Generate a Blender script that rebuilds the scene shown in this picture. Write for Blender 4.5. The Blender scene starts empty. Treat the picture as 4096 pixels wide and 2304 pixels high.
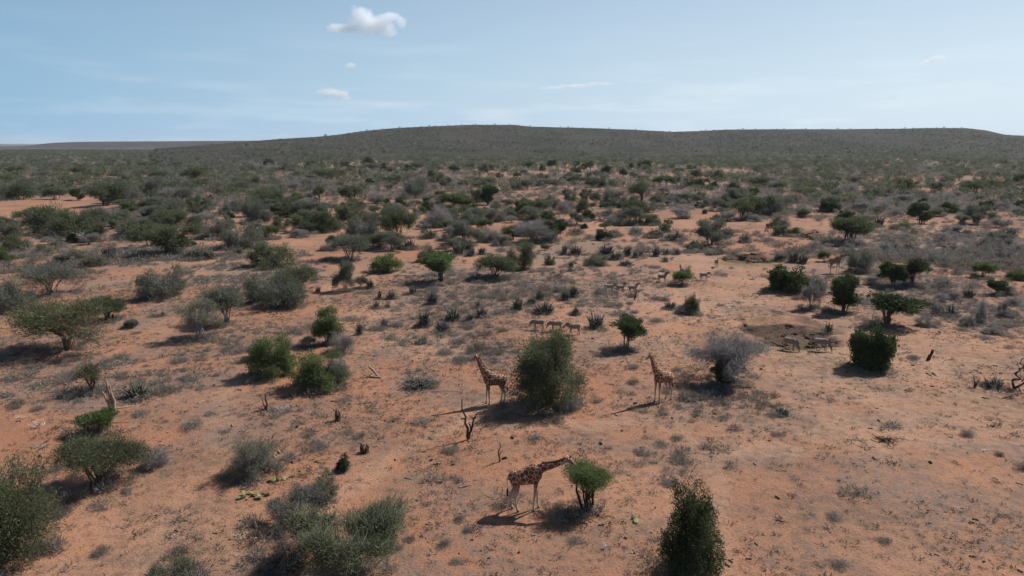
import bpy, math, random
import numpy as np
from mathutils import Vector

# ------------------------------------------------------------------ camera, sky, sun, exposure
scene = bpy.context.scene
C = scene.collection
CAM_H = 22.0
cam_data = bpy.data.cameras.new('camera')
cam_data.sensor_width = 36.0
cam_data.lens = 36.0 * 731.0 / 1024.0
cam_data.clip_start = 0.5
cam_data.clip_end = 60000.0
cam = bpy.data.objects.new('camera', cam_data)
cam.location = (0, 0, CAM_H)
cam.rotation_euler = (math.radians(90 - 11.21), 0, 0)
C.objects.link(cam)
scene.camera = cam

SUN_EL = math.radians(46)
SUN_AZ = math.radians(54)            # clockwise from +Y (the view direction): ahead and to the right
world = bpy.data.worlds.new('World')
scene.world = world
world.use_nodes = True
wn, wl = world.node_tree.nodes, world.node_tree.links
wn.clear()
w_out = wn.new('ShaderNodeOutputWorld')
w_bg = wn.new('ShaderNodeBackground')
w_sky = wn.new('ShaderNodeTexSky')
w_sky.sky_type = 'NISHITA'
w_sky.sun_disc = False
w_sky.sun_elevation = SUN_EL
w_sky.sun_rotation = SUN_AZ
w_sky.altitude = 900
w_sky.air_density = 1.0
w_sky.dust_density = 1.0
w_sky.ozone_density = 1.0
SKY_STRENGTH = 0.065
w_bg.inputs['Strength'].default_value = SKY_STRENGTH
# thin milky veil that thickens towards the horizon and towards the sun, with faint flat cloud streaks low down
w_tc = wn.new('ShaderNodeTexCoord'); w_sep = wn.new('ShaderNodeSeparateXYZ'); wl.new(w_tc.outputs['Generated'], w_sep.inputs[0])
def w_math(op, a, b, clamp=False):
    k = wn.new('ShaderNodeMath'); k.operation = op; k.use_clamp = clamp
    for i, v in enumerate((a, b)):
        if isinstance(v, (int, float)): k.inputs[i].default_value = v
        else: wl.new(v, k.inputs[i])
    return k.outputs[0]
w_z = w_math('MAXIMUM', w_sep.outputs['Z'], 0.0)
w_veil = w_math('POWER', w_math('SUBTRACT', 1.0, w_z, True), 3.2)
w_side = w_math('ADD', w_math('MULTIPLY', w_sep.outputs['X'], math.sin(SUN_AZ)), w_math('MULTIPLY', w_sep.outputs['Y'], math.cos(SUN_AZ)))
w_mp = wn.new('ShaderNodeMapping'); w_mp.inputs['Scale'].default_value = (3.2, 3.2, 26); wl.new(w_tc.outputs['Generated'], w_mp.inputs[0])
w_no = wn.new('ShaderNodeTexNoise'); w_no.inputs['Scale'].default_value = 2.4; w_no.inputs['Detail'].default_value = 6; wl.new(w_mp.outputs[0], w_no.inputs['Vector'])
w_st = wn.new('ShaderNodeMapRange'); wl.new(w_no.outputs['Fac'], w_st.inputs[0]); w_st.inputs[1].default_value = .50; w_st.inputs[2].default_value = .78
w_low = w_math('POWER', w_math('SUBTRACT', 1.0, w_math('MULTIPLY', w_z, 5.0), True), 1.2)
w_cl = w_math('MULTIPLY', w_math('MULTIPLY', w_st.outputs[0], w_low), .20)
w_col = wn.new('ShaderNodeMix'); w_col.data_type = 'RGBA'
wl.new(w_math('MULTIPLY', w_veil, .97), w_col.inputs[0]); wl.new(w_sky.outputs['Color'], w_col.inputs[6])
w_vc = wn.new('ShaderNodeMix'); w_vc.data_type = 'RGBA'
w_vc.inputs[6].default_value = (.205 / SKY_STRENGTH, .395 / SKY_STRENGTH, .590 / SKY_STRENGTH, 1)      # away from the sun
w_vc.inputs[7].default_value = (.570 / SKY_STRENGTH, .680 / SKY_STRENGTH, .775 / SKY_STRENGTH, 1)      # below the sun
wl.new(w_math('ADD', w_math('MULTIPLY', w_side, 1.0, True), w_math('MULTIPLY', w_cl, 2.2), True), w_vc.inputs[0]); wl.new(w_vc.outputs[2], w_col.inputs[7])
wl.new(w_col.outputs[2], w_bg.inputs['Color'])
wl.new(w_bg.outputs[0], w_out.inputs['Surface'])

sun_data = bpy.data.lights.new('sun', 'SUN')
sun_data.energy = 4.6
sun_data.angle = math.radians(0.53)
sun_data.color = (1.0, 0.95, 0.88)
sun = bpy.data.objects.new('sun', sun_data)
sd = Vector((math.sin(SUN_AZ) * math.cos(SUN_EL), math.cos(SUN_AZ) * math.cos(SUN_EL), math.sin(SUN_EL)))
sun.rotation_euler = sd.to_track_quat('Z', 'Y').to_euler()
sun.location = sd * 200
C.objects.link(sun)

scene.view_settings.view_transform = 'Standard'
scene.view_settings.look = 'None'
scene.view_settings.exposure = 0.34
scene.view_settings.gamma = 1.0
scene.view_settings.use_curve_mapping = False
scene.cycles.max_bounces = 14
scene.cycles.volume_bounces = 14
scene.cycles.transparent_max_bounces = 16

# ------------------------------------------------------------------ measured layout, in metres (x right, y away from the viewer)
PLANTS = [
('ac',-27.05,35.72,4.89,5.44,'big olive dark bush cut off by the lower left corner'),
('ts',-25.41,36.52,1.79,1.6,'pale grey dry shrub hugging the right foot of the corner bush'),
('um',-37.46,62.18,3.16,2.76,'gnarled little flat-topped acacia with dark twisted trunks beside the split stump'),
('sp',-32.76,61.09,2.16,1.44,'dark spiky shrub to the right of the split pale stump'),
('ts',-31.29,62.71,2.78,0.94,'grey dry tuft patch right of the dark spiky shrub'),
('lf',-31.88,53.1,2.58,1.77,'small bright green acacia growing in front of the split pale stump'),
('ac',-27.01,44.09,5.38,3.26,'sprawling green acacia with grey twigs and a heavy shadow, near the corner bush'),
('gr',-24.71,47.37,2.15,1.54,'dull grey dead brush on the right flank of the sprawling green acacia'),
('ts',-25.14,54.42,1.67,0.83,'round grey tuft with a green tip on bare red soil'),
('ts',-41.65,57.94,0.96,0.55,'grey tuft left of the small twisted acacia'),
('ts',-39.58,57.82,1.23,0.59,'flat grey tuft left of the split pale stump'),
('ts',-30.49,56.95,1.35,0.56,'brown grey tuft right of the split pale stump'),
('ts',-31.13,46.66,1.12,0.58,'wispy dry tuft above the corner bush'),
('ts',-22.49,36.49,0.99,0.64,'wispy round tuft on the bare soil right of the corner bush'),
('ts',-18.23,36.65,1.52,0.65,'low grey tuft pair behind the twiggy bottom-edge shrub'),
('tw',-17.24,34.09,2.8,1.43,'sparse twiggy green shrub at the bottom edge of the view'),
('ts',-42.39,67.2,2.35,0.76,'grey tuft patch left of the small twisted acacia'),
('ts',-37.36,66.97,1.41,0.68,'grey tuft behind the split pale stump'),
('ol',-17.6,46.38,3.32,2.6,'pale olive round bush with the prickly pear pads at its foot'),
('tw',-8.58,34.16,6.64,3.65,'large open many-stemmed green bush at the bottom edge'),
('ol',-11.83,42.84,1.66,1.93,'small grey green bush behind the large many-stemmed bush'),
('gt',-12.86,39.96,3.52,2.26,'tangled grey twiggy bush left behind the large many-stemmed bush'),
('gd',-12.08,35.44,2.9,1.88,'dark grey dead shrub in the shade left of the large many-stemmed bush'),
('dk',-11.62,47.01,0.85,1.24,'tiny dark green bush standing alone on the red soil'),
('ts',-5.75,38.06,0.75,0.4,'small grey tuft right of the large many-stemmed bush'),
('ts',-3.86,37.4,0.83,0.53,"dark grey tuft on open soil left of the feeding giraffe's shadow"),
('ts',-6.45,37.14,0.82,0.48,'grey tuft touching the right side of the large many-stemmed bush'),
('ts',-3.14,40.19,0.78,0.42,'small grey tuft behind the dark grey tuft'),
('ts',-2.56,38.82,0.57,0.33,'tiny brown tuft beside the dark grey tuft'),
('ts',-2.86,35.71,0.88,0.34,'pale flat tuft at the bottom edge'),
('sg',-8.57,64.51,3.03,0.78,'dark low brush at the left end of the fallen driftwood'),
('ts',-7.24,55.89,1.85,0.47,'faint grey tuft patch on bare soil between stump and snag'),
('ts',-14.78,51.22,1.46,0.46,'thin dry tuft left of the tiny dark bush'),
('lf',-23.06,67.4,4.23,3.83,'taller bright green bush of the front pair, dark trunked'),
('lf',-17.57,64.24,4.93,3.39,'rounded bright green bush of the front pair with grey grass skirt'),
('gr',-16.18,65.15,1.98,2.84,'grey dry brush on the right side of the rounded bright bush'),
('ts',-4.51,50.31,1.32,0.73,'grey dry tuft at the foot of the forked black snag'),
('lf',4.58,41.32,2.89,3.05,'round green bush on dark stems being browsed by the feeding giraffe'),
('ts',9.26,50.16,0.84,0.34,'small grey tuft on the clearing below the right giraffe'),
('ts',11.8,48.6,1.28,0.51,'pale grey tuft right of the clearing'),
('ts',10.41,45.02,1.19,0.53,'low pale tuft behind the dark bottom-edge tree'),
('ts',-0.78,41.72,1.21,0.47,"dry straw tuft beside the feeding giraffe's shadow"),
('ts',-2.55,39.0,0.57,0.33,"small dark tuft in front of the feeding giraffe's shadow"),
('ts',3.48,37.86,0.93,0.36,'dry tuft in front of the browsed bush'),
('ac',3.16,59.59,6.13,6.45,'big leafy dark green bush beside the left giraffe'),
('gr',4.79,58.73,1.8,1.4,'thin dry brush on the right foot of the big leafy bush'),
('dk',9.48,34.88,3.26,4.92,'dark green tree with bare lower stems at the bottom edge'),
('dk',19.89,64.86,2.27,2.46,'dark green shrub wrapped round the foot of the bare grey thorn tree'),
('gx',20.13,66.01,8.71,4.79,'big leafless grey thorn tree with a dark shrub at its foot'),
('sp',22.46,57.63,1.16,0.52,'small grey green spiky tuft alone on the bare clearing'),
('ts',35.25,53.23,1.01,0.76,'round straw tuft alone on the pale right clearing'),
('ts',35.2,49.37,0.71,0.42,'small dark tuft near the right edge'),
('ts',42.12,73.75,1.37,0.5,'grey tuft beside the leaning black stump'),
('ts',35.29,47.14,1.02,0.96,'pinkish grey tuft cut by the right edge'),
('ts',21.03,37.82,0.93,0.36,'low pale tuft on the lower right plain'),
('ts',17.49,35.39,0.96,0.42,'grey tuft on the lower right plain near the bottom edge'),
('ts',19.4,40.42,0.98,0.39,'flat grey tuft on the lower right plain'),
('sg',44.64,64.83,1.98,0.93,'low dark brush between the two dead trees at the right edge'),
('um',-48.58,76.74,10.06,5.26,'large umbrella acacia with reddish leaning trunks at the left'),
('ag',-68.69,106.79,9.1,4.39,'wide sprawling grey green acacia behind the large umbrella acacia'),
('ag',-66.68,95.58,5.3,4.39,'grey green acacia with a red trunk cut by the left edge'),
('ac',-51.79,90.99,4.17,3.2,'leaning green acacia at the right shoulder of the large umbrella acacia'),
('ag',-50.97,104.75,6.5,4.44,'round grey green bush alone on the slope right of the sprawling acacia'),
('ol',-35.95,81.39,5.31,4.69,'loose pale green acacia with open twigs, right of the large umbrella acacia'),
('ag',-35.66,89.05,4.95,4.7,'grey green acacia at the left end of the tall thicket'),
('ag',-34.85,102.0,5.91,4.34,'grey acacia with two thin black trunks in the middle of the tall thicket'),
('ag',-31.15,97.8,5.41,5.15,'acacia with a short brown trunk at the front of the tall thicket'),
('ac',-31.67,106.79,5.45,4.29,'green feathery acacia at the right end of the tall thicket'),
('ac',-68.49,143.94,9.41,6.3,'dome-shaped green acacia on a straight trunk above the spiky row'),
('ag',-88.87,172.77,6.11,4.5,'rightmost of two grey green acacia bushes back left of the dome-shaped green acacia'),
('ac',-103.52,150.81,5.77,3.5,'dark green bush low at the left edge above the sprawling acacia'),
('lf',-95.2,134.73,3.33,3.02,'bright green bush cut by the left edge'),
('ol',-81.83,135.01,4.8,2.39,'pale olive bush behind the sprawling grey green acacia'),
('ol',-75.98,131.54,3.97,2.36,'pale olive bush back right of the sprawling grey green acacia'),
('sg',-76.87,137.9,2.27,2.96,'black curved dead shrub beside the pale olive bushes'),
('sp',-62.49,139.73,2.3,2.02,'leftmost of three tall dark spiky clumps right of the dome-shaped green acacia'),
('sp',-60.13,139.14,2.48,2.39,'second from left of three tall dark spiky clumps right of the dome-shaped green acacia'),
('sp',-58.45,139.72,2.11,2.23,'rightmost of three tall dark spiky clumps right of the dome-shaped green acacia'),
('sp',-54.95,144.83,2.19,1.7,'dark spiky clump back left of the dense dark green dome bush'),
('ag',-57.86,155.6,8.05,5.42,'grey green acacia mound above the tall thicket'),
('gt',-70.35,171.96,7.05,4.93,'gnarled open acacia with pale twisted stems left of the grey mound'),
('ol',-93.36,143.88,3.35,2.34,'pale olive bush far back left of the sprawling grey green acacia'),
('ts',-95.01,141.53,5.59,1.51,'low dry grey shrub far back left of the sprawling grey green acacia'),
('gr',-46.9,87.17,1.46,1.01,'small grey dead shrub right of the large umbrella acacia'),
('ts',-50.07,83.49,2.56,0.52,'flat grey shrub patch at the foot of the leaning acacia'),
('ts',-46.69,93.09,1.68,0.68,'low dry grey shrub far back right of the large umbrella acacia'),
('sp',-45.71,93.25,0.52,0.76,'small dark spiky clump far left of the tall thicket'),
('ts',-35.73,81.13,3.38,0.42,'low dry grey shrub far front left of the tall thicket'),
('ts',-44.62,84.09,1.29,0.38,'leftmost of two low dry grey shrubs far right of the large umbrella acacia'),
('ts',-31.94,72.34,1.42,0.4,'leftmost of two low dry grey shrub far left of the tall feathery bush'),
('ts',-34.78,74.37,1.05,0.34,'rightmost of two low shrubs far right of the large umbrella acacia'),
('ts',-29.03,75.3,1.69,0.5,'rightmost of two low shrub far left of the tall feathery bush'),
('ac',-27.13,71.78,1.22,0.52,'small green acacia bush far front left of the tall feathery bush'),
('ac',-43.39,131.41,7.72,4.5,'dense dark green dome bush left of the paired umbrella trees'),
('ag',-31.36,139.33,7.04,4.74,'greyish umbrella acacia with many thin stems'),
('ac',-29.62,153.6,4.2,3.2,'small green acacia touching the greyish umbrella acacia'),
('um',-37.51,152.25,2.51,3.15,'tiny round acacia on a single thin stem'),
('lf',-22.29,126.11,5.01,3.13,'neat green acacia with a short forked trunk and oval shadow'),
('ag',-25.28,109.42,3.02,4.58,'narrow bush with a dark base and grey green top'),
('ag',-23.28,110.78,1.69,1.92,'thin grey green bush beside the narrow dark-based bush'),
('sp',-21.87,110.65,1.23,1.64,'dark spiky clump in front of the neat green acacia'),
('ag',-16.07,136.4,3.18,3.34,'small grey green bush left behind the bright mound'),
('lf',-16.08,133.28,1.1,0.87,'bright green feathery bush behind the bright mound bush'),
('lf',-11.42,115.24,5.37,4.73,'bright green mound bush with a black heart'),
('ac',-2.88,118.51,6.02,3.93,'sprawling bush with grey broken branches right of the bright mound'),
('sg',-5.38,115.66,2.24,1.49,'brown grey spiky clump right of the bright mound bush'),
('sp',-14.63,105.76,1.17,1.27,'small green spiky clump alone in front of the bright mound'),
('sp',-11.01,98.72,1.51,1.79,'round dark spiky clump in front of the sprawling grey-branched bush'),
('sg',-18.91,102.58,0.78,1.47,'brown grey spiky clump far in front of the neat green acacia'),
('sg',-17.3,102.29,1.35,1.36,'rightmost of two brown grey spiky clumps back left of the tall black spiky clump'),
('sg',-18.31,96.51,0.94,1.03,'leftmost of two brown grey spiky clumps back left of the tall black spiky clump'),
('sg',-16.88,96.8,0.81,0.63,'small brown grey spiky clump back left of the tall black spiky clump'),
('sp',-10.71,86.28,1.69,2.1,'tall black spiky clump with pale fallen branches'),
('sp',-7.45,89.32,1.87,1.58,'fan-shaped grey spiky clump right of the tall black clump'),
('sg',-15.49,85.98,1.08,1.09,'brown grey spiky clump left of the tall black spiky clump'),
('sp',-5.29,88.71,0.99,1.13,'dark spiky clump right of the tall black spiky clump'),
('sg',-3.9,91.11,1.27,1.34,'brown grey spiky clump far right of the tall black spiky clump'),
('sp',-4.63,95.88,0.67,1.11,'dark spiky clump far back right of the tall black spiky clump'),
('sg',-17.78,82.46,0.81,1.72,'thin bare upright stems left of the tall black spiky clump'),
('sg',-8.19,83.92,1.76,1.43,'brown grey spiky clump front right of the tall black spiky clump'),
('sg',-9.94,78.83,0.89,0.9,'small brown grey spiky clump in front of the tall black spiky clump'),
('lf',-20.47,78.74,3.19,4.05,'tall bright green feathery bush behind the front pair'),
('gr',-18.09,75.12,2.73,2.37,'round grey leafless bush at the right foot of the tall feathery bush'),
('gr',-22.33,77.87,1.42,1.12,'dark grey dry brush left foot of the tall feathery bush'),
('sg',-21.66,153.95,2.32,2.45,'dead claw-like dark clump'),
('sp',-23.68,154.74,2.75,1.16,'dark spiky clump right of the greyish umbrella acacia'),
('sp',-9.51,159.26,1.53,1.91,'dark spiky clump far back left of the bush with white broken twigs'),
('sg',-14.65,154.62,1.48,1.64,'brown grey spiky clump far behind the bright mound bush'),
('sg',-19.56,173.19,3.07,2.49,'tall brown grey spiky clump far back right of the greyish umbrella acacia'),
('sp',-10.72,145.54,2.59,2.7,'tall dark spiky clump far behind the bright mound bush'),
('sp',-8.17,142.84,1.76,1.89,'dark spiky clump far left of the bush with white broken twigs'),
('sg',-6.11,145.42,1.4,1.75,'brown grey spiky clump back left of the bush with white broken twigs'),
('gr',-14.26,169.2,3.45,3.57,'bare grey thorn bush far behind the bright mound bush'),
('gr',-5.16,166.91,4.76,3.45,'bare grey thorn bush left of the ashy leafless clump'),
('ag',-2.13,162.02,3.32,2.08,'grey green acacia bush left of the ashy leafless clump'),
('sg',-29.19,107.56,0.89,1.16,'brown grey spiky clump far back right of the tall thicket'),
('ts',-19.92,89.78,3.11,0.78,'low dry grey shrub back right of the tall feathery bush'),
('ts',-25.86,83.92,2.22,0.54,'low dry grey shrub left of the tall feathery bush'),
('ts',-15.97,84.57,2.0,0.92,'leftmost of two low dry grey shrub left of the tall black spiky clump'),
('ts',-13.98,86.3,1.44,1.0,'rightmost of two low shrub left of the tall black spiky clump'),
('ts',-7.12,74.59,1.67,0.82,'low dry grey shrub far in front of the tall black spiky clump'),
('ts',-3.71,76.03,2.76,1.39,'broad pale grey shrub mat behind the left giraffe'),
('ts',-1.44,75.02,1.89,0.8,'low dry grey shrub far back left of the big leafy bush'),
('ts',-5.24,71.81,1.82,0.77,'low dry grey shrub far left of the big leafy bush'),
('ts',-3.37,102.67,2.83,0.96,'low dry grey shrub far front right of the bright mound bush'),
('ts',-6.25,77.03,0.97,0.47,'low dry grey shrub far front right of the tall black spiky clump'),
('ts',-13.7,100.87,1.26,0.63,'low dry grey shrub behind the tall black spiky clump'),
('ts',-22.2,106.87,2.94,0.7,'low dry grey shrub far in front of the neat green acacia'),
('ts',-1.13,83.94,1.41,0.73,'low dry grey shrub left of the zebra trio at the big leafy bush'),
('ts',-5.19,84.87,1.42,0.73,'low dry grey shrub right of the tall black spiky clump'),
('ac',1.59,128.32,4.4,5.11,'green acacia with white broken twigs at its foot, left of the zebras'),
('ac',6.98,133.33,1.83,1.66,'small green acacia bush right of the bush with white broken twigs'),
('sp',10.59,145.4,1.2,2.26,'tall dark spiky clump just left of the wide black tangled clump'),
('sg',12.79,145.54,2.59,2.09,'black tangled dead clump behind the zebras'),
('sg',18.9,145.6,3.19,2.16,'wide black tangled clump right of the first tangled clump'),
('sp',22.87,143.49,1.77,2.3,'tall dark spiky clump far right of the wide black tangled clump'),
('sp',24.01,140.86,0.97,1.71,'dark spiky clump far back left of the lone zebra'),
('sp',25.52,143.41,0.98,1.15,'dark spiky clump far behind the lone zebra'),
('sg',28.33,143.14,2.16,1.88,'dark claw-shaped dead clump behind the zebra pair'),
('sp',30.97,145.46,1.8,1.32,'rightmost of two dark spiky clumps behind the lone zebra'),
('sg',33.17,145.46,1.8,1.32,'brown grey spiky clump back left of the farthest zebra'),
('sp',36.53,149.51,1.23,1.6,'leftmost of three dark spiky clumps back left of the farthest zebra'),
('sp',38.13,150.2,1.03,1.82,'second from left of three dark spiky clumps back left of the farthest zebra'),
('sp',39.01,148.79,1.02,1.6,'rightmost of three dark spiky clumps back left of the farthest zebra'),
('sp',39.82,145.67,1.2,1.05,'dark spiky clump behind the farthest zebra'),
('ac',41.67,146.21,1.8,1.23,'small green acacia bush behind the farthest zebra'),
('ol',15.54,132.7,3.82,2.0,'wide olive grassy clump behind the three standing zebras'),
('sp',19.91,139.16,2.48,1.81,'dark spiky clump right of the wide black tangled clump'),
('sg',20.94,132.2,2.54,1.15,'brown grey spiky clump back left of the lone zebra'),
('sp',10.65,129.86,0.89,1.4,'dark spiky clump in front of the wide black tangled clump'),
('sg',10.15,125.69,0.69,0.66,'small brown grey spiky clump in front of the wide black tangled clump'),
('sp',28.92,136.01,0.94,1.09,'leftmost of two dark spiky clumps behind the lone zebra'),
('ts',25.68,129.34,2.13,0.87,'low dry grey shrub behind the lone zebra'),
('lf',27.03,113.46,2.74,2.46,'green bush ringed by dead sticks, hiding a zebra'),
('ac',23.69,94.04,1.83,2.68,'slender green bush over grey sticks, right of centre'),
('gr',22.7,93.99,2.09,1.45,'grey stick shrub at the left foot of the slender green bush'),
('sg',21.34,96.27,1.61,1.12,'brown grey spiky clump far front right of the standing zebra trio'),
('sp',4.03,101.62,1.34,1.71,'green spiky clump left of the three standing zebras'),
('sp',2.68,98.69,1.17,1.11,'leftmost of two dark spiky clump far behind the zebra trio at the big leafy bush'),
('sp',0.8,95.07,1.46,1.66,'dark spiky clump far back left of the zebra trio at the big leafy bush'),
('sp',9.0,103.67,1.44,1.81,'dark spiky clump nearest the three standing zebras'),
('sp',7.54,101.28,1.27,1.49,'rightmost of two dark spiky clump far behind the zebra trio at the big leafy bush'),
('sp',8.24,92.17,0.9,1.19,'dark spiky clump back right of the zebra trio at the big leafy bush'),
('sg',4.16,93.18,2.59,1.66,'olive grey spiky thicket behind the browsing zebras'),
('sg',10.16,85.83,2.04,2.06,'tall grey spiky thicket right of the three browsing zebras'),
('ts',7.0,107.27,1.78,1.24,'low dry grey shrub far left of the standing zebra trio'),
('ts',12.88,106.66,2.21,1.35,'straw dome tuft beside the three standing zebras'),
('ts',16.26,98.94,1.24,0.61,'low dry grey shrub in front of the standing zebra trio'),
('ts',14.05,92.29,2.56,0.98,'leftmost of four low dry grey shrubs far in front of the standing zebra trio'),
('ts',16.06,93.55,1.17,0.71,'second from left of four low shrubs in front of the standing zebra trio'),
('ts',18.05,88.94,1.98,0.73,'rightmost of four low shrubs in front of the standing zebra trio'),
('ts',20.49,102.32,1.7,0.89,'low dry grey shrub front right of the standing zebra trio'),
('ts',21.76,101.57,1.41,1.05,'low dry grey shrub in front of the lone zebra'),
('ts',15.99,88.58,0.74,0.96,'third from left of four low shrubs in front of the standing zebra trio'),
('gr',4.41,179.2,6.07,3.91,'ashy grey leafless bush clump'),
('dk',8.89,166.6,2.95,4.45,'dark bush on a leaning trunk beside the ashy leafless clump'),
('sp',16.06,180.96,2.71,1.63,'dark spiky clump behind the wide black tangled clump'),
('sp',22.15,172.31,3.53,1.51,'dark spiky clump far back right of the wide black tangled clump'),
('sg',25.0,175.87,1.44,2.12,'tall brown grey spiky clump far back right of the wide black tangled clump'),
('sp',30.54,178.82,1.46,1.17,'dark spiky clump far in front of the thick-trunked umbrella tree'),
('sp',34.17,172.35,4.0,2.2,'tall dark spiky clump far in front of the thick-trunked umbrella tree'),
('sg',33.19,172.16,2.12,2.05,'tall brown grey spiky clump far in front of the thick-trunked umbrella tree'),
('sp',36.05,166.71,1.37,1.55,'dark spiky clump far back left of the farthest zebra'),
('sg',37.71,165.96,2.49,2.41,'tall brown grey spiky clump far back left of the farthest zebra'),
('sp',52.1,162.58,2.45,2.25,'spiky grey green bush alone on the pale path'),
('sp',44.76,140.31,1.73,1.47,'dark spiky clump just left of the upper waterhole'),
('dk',12.51,77.17,3.44,3.58,'small dark green tree on thin stems ringed by a grass skirt'),
('ts',12.2,76.53,2.56,0.76,'grass skirt under the small dark green tree'),
('ts',29.87,87.8,1.59,1.01,'low dry grey shrub back left of the waterhole hollow'),
('dk',36.12,70.68,4.04,3.93,'round dark evergreen bush alone on the right clearing'),
('dt',46.82,88.62,5.46,4.05,'dark green tree with a reddish forked trunk, right of the tall dark bush'),
('dk',44.26,95.09,3.81,5.03,'tall dark green bush right of the thin-stemmed trees'),
('dk',42.46,109.86,5.86,3.61,'wide dark green bush in front of the right-hand browsing giraffe'),
('gr',40.43,96.64,2.28,3.95,'thin bare tree with a grey crown left of the tall dark bush'),
('gr',42.01,97.7,1.63,4.6,'second thin bare tree touching the tall dark bush'),
('dk',59.48,112.18,3.24,3.73,'left half of the dark bush pair on the right'),
('dt',62.97,112.93,3.44,4.41,'dark tree with a leaning trunk, right half of the dark bush pair'),
('ag',60.13,125.16,3.96,4.15,'soft grey green bush at the mouth of the browsing right giraffe'),
('um',73.73,159.9,6.57,5.69,'left stem of the twin-trunked grey green acacia'),
('um',75.64,160.71,7.26,6.14,'right stem of the twin-trunked grey green acacia'),
('sp',38.39,85.98,1.2,1.45,"small upright dark bush by the waterhole's upper rim"),
('lf',78.53,119.96,3.3,2.67,'vivid yellow green bush in the grey shrubs on the right'),
('lf',82.46,117.67,3.08,1.65,'vivid green bush cut by the right edge'),
('dk',72.14,106.55,2.21,2.11,'small black green bush in the grey shrubs near the right edge'),
('ac',66.25,176.54,5.76,2.68,'low green bush the walking giraffe passes behind'),
('sp',51.8,139.72,2.11,1.64,'dark spiky clump right of the upper waterhole'),
('sp',52.29,134.4,2.22,2.32,'tall dark spiky clump right of the upper waterhole'),
('sp',53.68,133.21,1.65,1.96,'dark spiky clump left of the right-hand browsing giraffe'),
('ac',58.52,135.57,1.68,1.99,'small green acacia bush just back left of the right-hand browsing giraffe'),
('sp',64.27,153.86,1.48,1.21,'dark spiky clump left of the twin-trunked acacia'),
('sp',60.44,118.6,1.15,1.1,'dark spiky clump right of the right-hand browsing giraffe'),
('sp',83.53,142.8,1.57,1.32,'dark spiky clump in front of the right bare path'),
('sg',78.54,149.57,2.05,2.19,'tall brown grey spiky clump front right of the twin-trunked acacia'),
('gr',72.86,141.87,2.14,3.04,'small bare grey thorn bush front right of the twin-trunked acacia'),
('sg',82.59,151.01,2.28,1.57,'brown grey spiky clump front left of the right bare path'),
('sp',98.91,166.7,1.37,1.33,'dark spiky clump just front right of the right bare path'),
('sp',107.2,172.08,1.41,1.61,'leftmost of two dark spiky clumps right of the right bare path'),
('sg',112.74,174.89,1.43,1.39,'brown grey spiky clump far right of the right bare path'),
('sp',118.1,172.19,2.82,2.27,'tall dark spiky clump far behind the yellow green bush'),
('sp',66.85,104.71,1.6,1.23,'dark spiky clump far in front of the yellow green bush'),
('sg',57.43,93.37,1.95,1.6,'brown grey spiky clump far in front of the yellow green bush'),
('gr',51.21,88.25,1.84,1.25,'leftmost of four small bare grey thorn bushes front left of the yellow green bush'),
('ts',52.03,87.73,1.47,0.77,'leftmost of four low dry grey shrub far in front of the yellow green bush'),
('gr',64.55,93.49,1.43,2.16,'fourth from left of six small bare thorn bushes in front of the yellow green bush'),
('gr',59.12,89.63,1.13,3.24,'tall thin grey bush in the dry right-hand field'),
('gr',61.32,102.16,1.56,1.2,'third from left of four small bare thorn bushes front left of the yellow green bush'),
('gr',64.09,103.49,1.43,1.23,'leftmost of six small bare grey thorn bushes in front of the yellow green bush'),
('ts',49.7,100.41,2.08,1.14,'low dry grey shrub far in front of the right-hand browsing giraffe'),
('gr',67.61,112.55,2.02,1.31,'rightmost of four small bare thorn bushes front left of the yellow green bush'),
('sg',75.91,122.81,1.52,1.64,'brown grey spiky clump left of the yellow green bush'),
('gr',84.22,130.11,1.61,1.19,'small bare grey thorn bush just back left of the yellow green bush'),
('gr',89.12,131.3,2.16,1.17,'small bare grey thorn bush just back right of the yellow green bush'),
('gr',80.04,133.41,1.65,1.77,'small bare grey thorn bush left of the yellow green bush'),
('ts',54.46,85.85,1.8,0.61,'second from left of four low shrub in front of the yellow green bush'),
('ts',54.65,82.15,1.72,0.58,'third from left of four low shrub in front of the yellow green bush'),
('ts',61.51,88.31,1.84,0.63,'rightmost of four low shrub in front of the yellow green bush'),
('ts',41.88,73.63,1.04,0.34,'low dry grey shrub far right of the waterhole hollow'),
('gr',40.85,110.96,1.84,0.82,'small bare grey thorn bush far in front of the upper waterhole'),
('ts',41.2,103.78,2.15,0.88,'low dry grey shrub far front left of the right-hand browsing giraffe'),
('gr',57.5,114.21,2.05,1.48,'small bare grey thorn bush front right of the right-hand browsing giraffe'),
('gr',56.49,88.19,1.6,1.27,'second from left of six small bare thorn bushes in front of the yellow green bush'),
('gr',56.5,94.71,1.71,1.5,'second from left of four small bare thorn bushes front left of the yellow green bush'),
('gr',57.1,84.34,1.77,0.84,'third from left of six small bare thorn bushes in front of the yellow green bush'),
('gr',70.13,99.63,2.07,1.28,'rightmost of six small bare thorn bushes in front of the yellow green bush'),
('gr',73.8,106.4,1.91,1.53,'fifth from left of six small bare thorn bushes in front of the yellow green bush'),
('ac',-197.06,294.03,10.3,6.93,'wide green acacia bush just behind the dirt track'),
('ag',-212.85,307.24,6.22,6.52,'grey green acacia bush back left of the dirt track'),
('ac',-182.66,293.91,9.11,4.97,'wide green acacia bush back right of the dirt track'),
('dk',-171.06,289.7,4.22,4.53,'dark evergreen bush far right of the dirt track'),
('ac',-144.53,261.76,13.05,8.17,'wide green acacia bush far right of the dirt track'),
('gr',-199.47,344.13,4.87,3.16,'bare grey thorn bush far back right of the dirt track'),
('ag',-145.19,279.0,9.03,6.96,'leftmost of two wide grey green acacia bushes front left of the red soil gap'),
('ag',-144.43,293.81,7.92,8.16,'rightmost of two wide grey green acacia bushes front left of the red soil gap'),
('lf',-121.04,233.11,5.36,3.65,'bright green feathery bush far behind the dome-shaped green acacia'),
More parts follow.
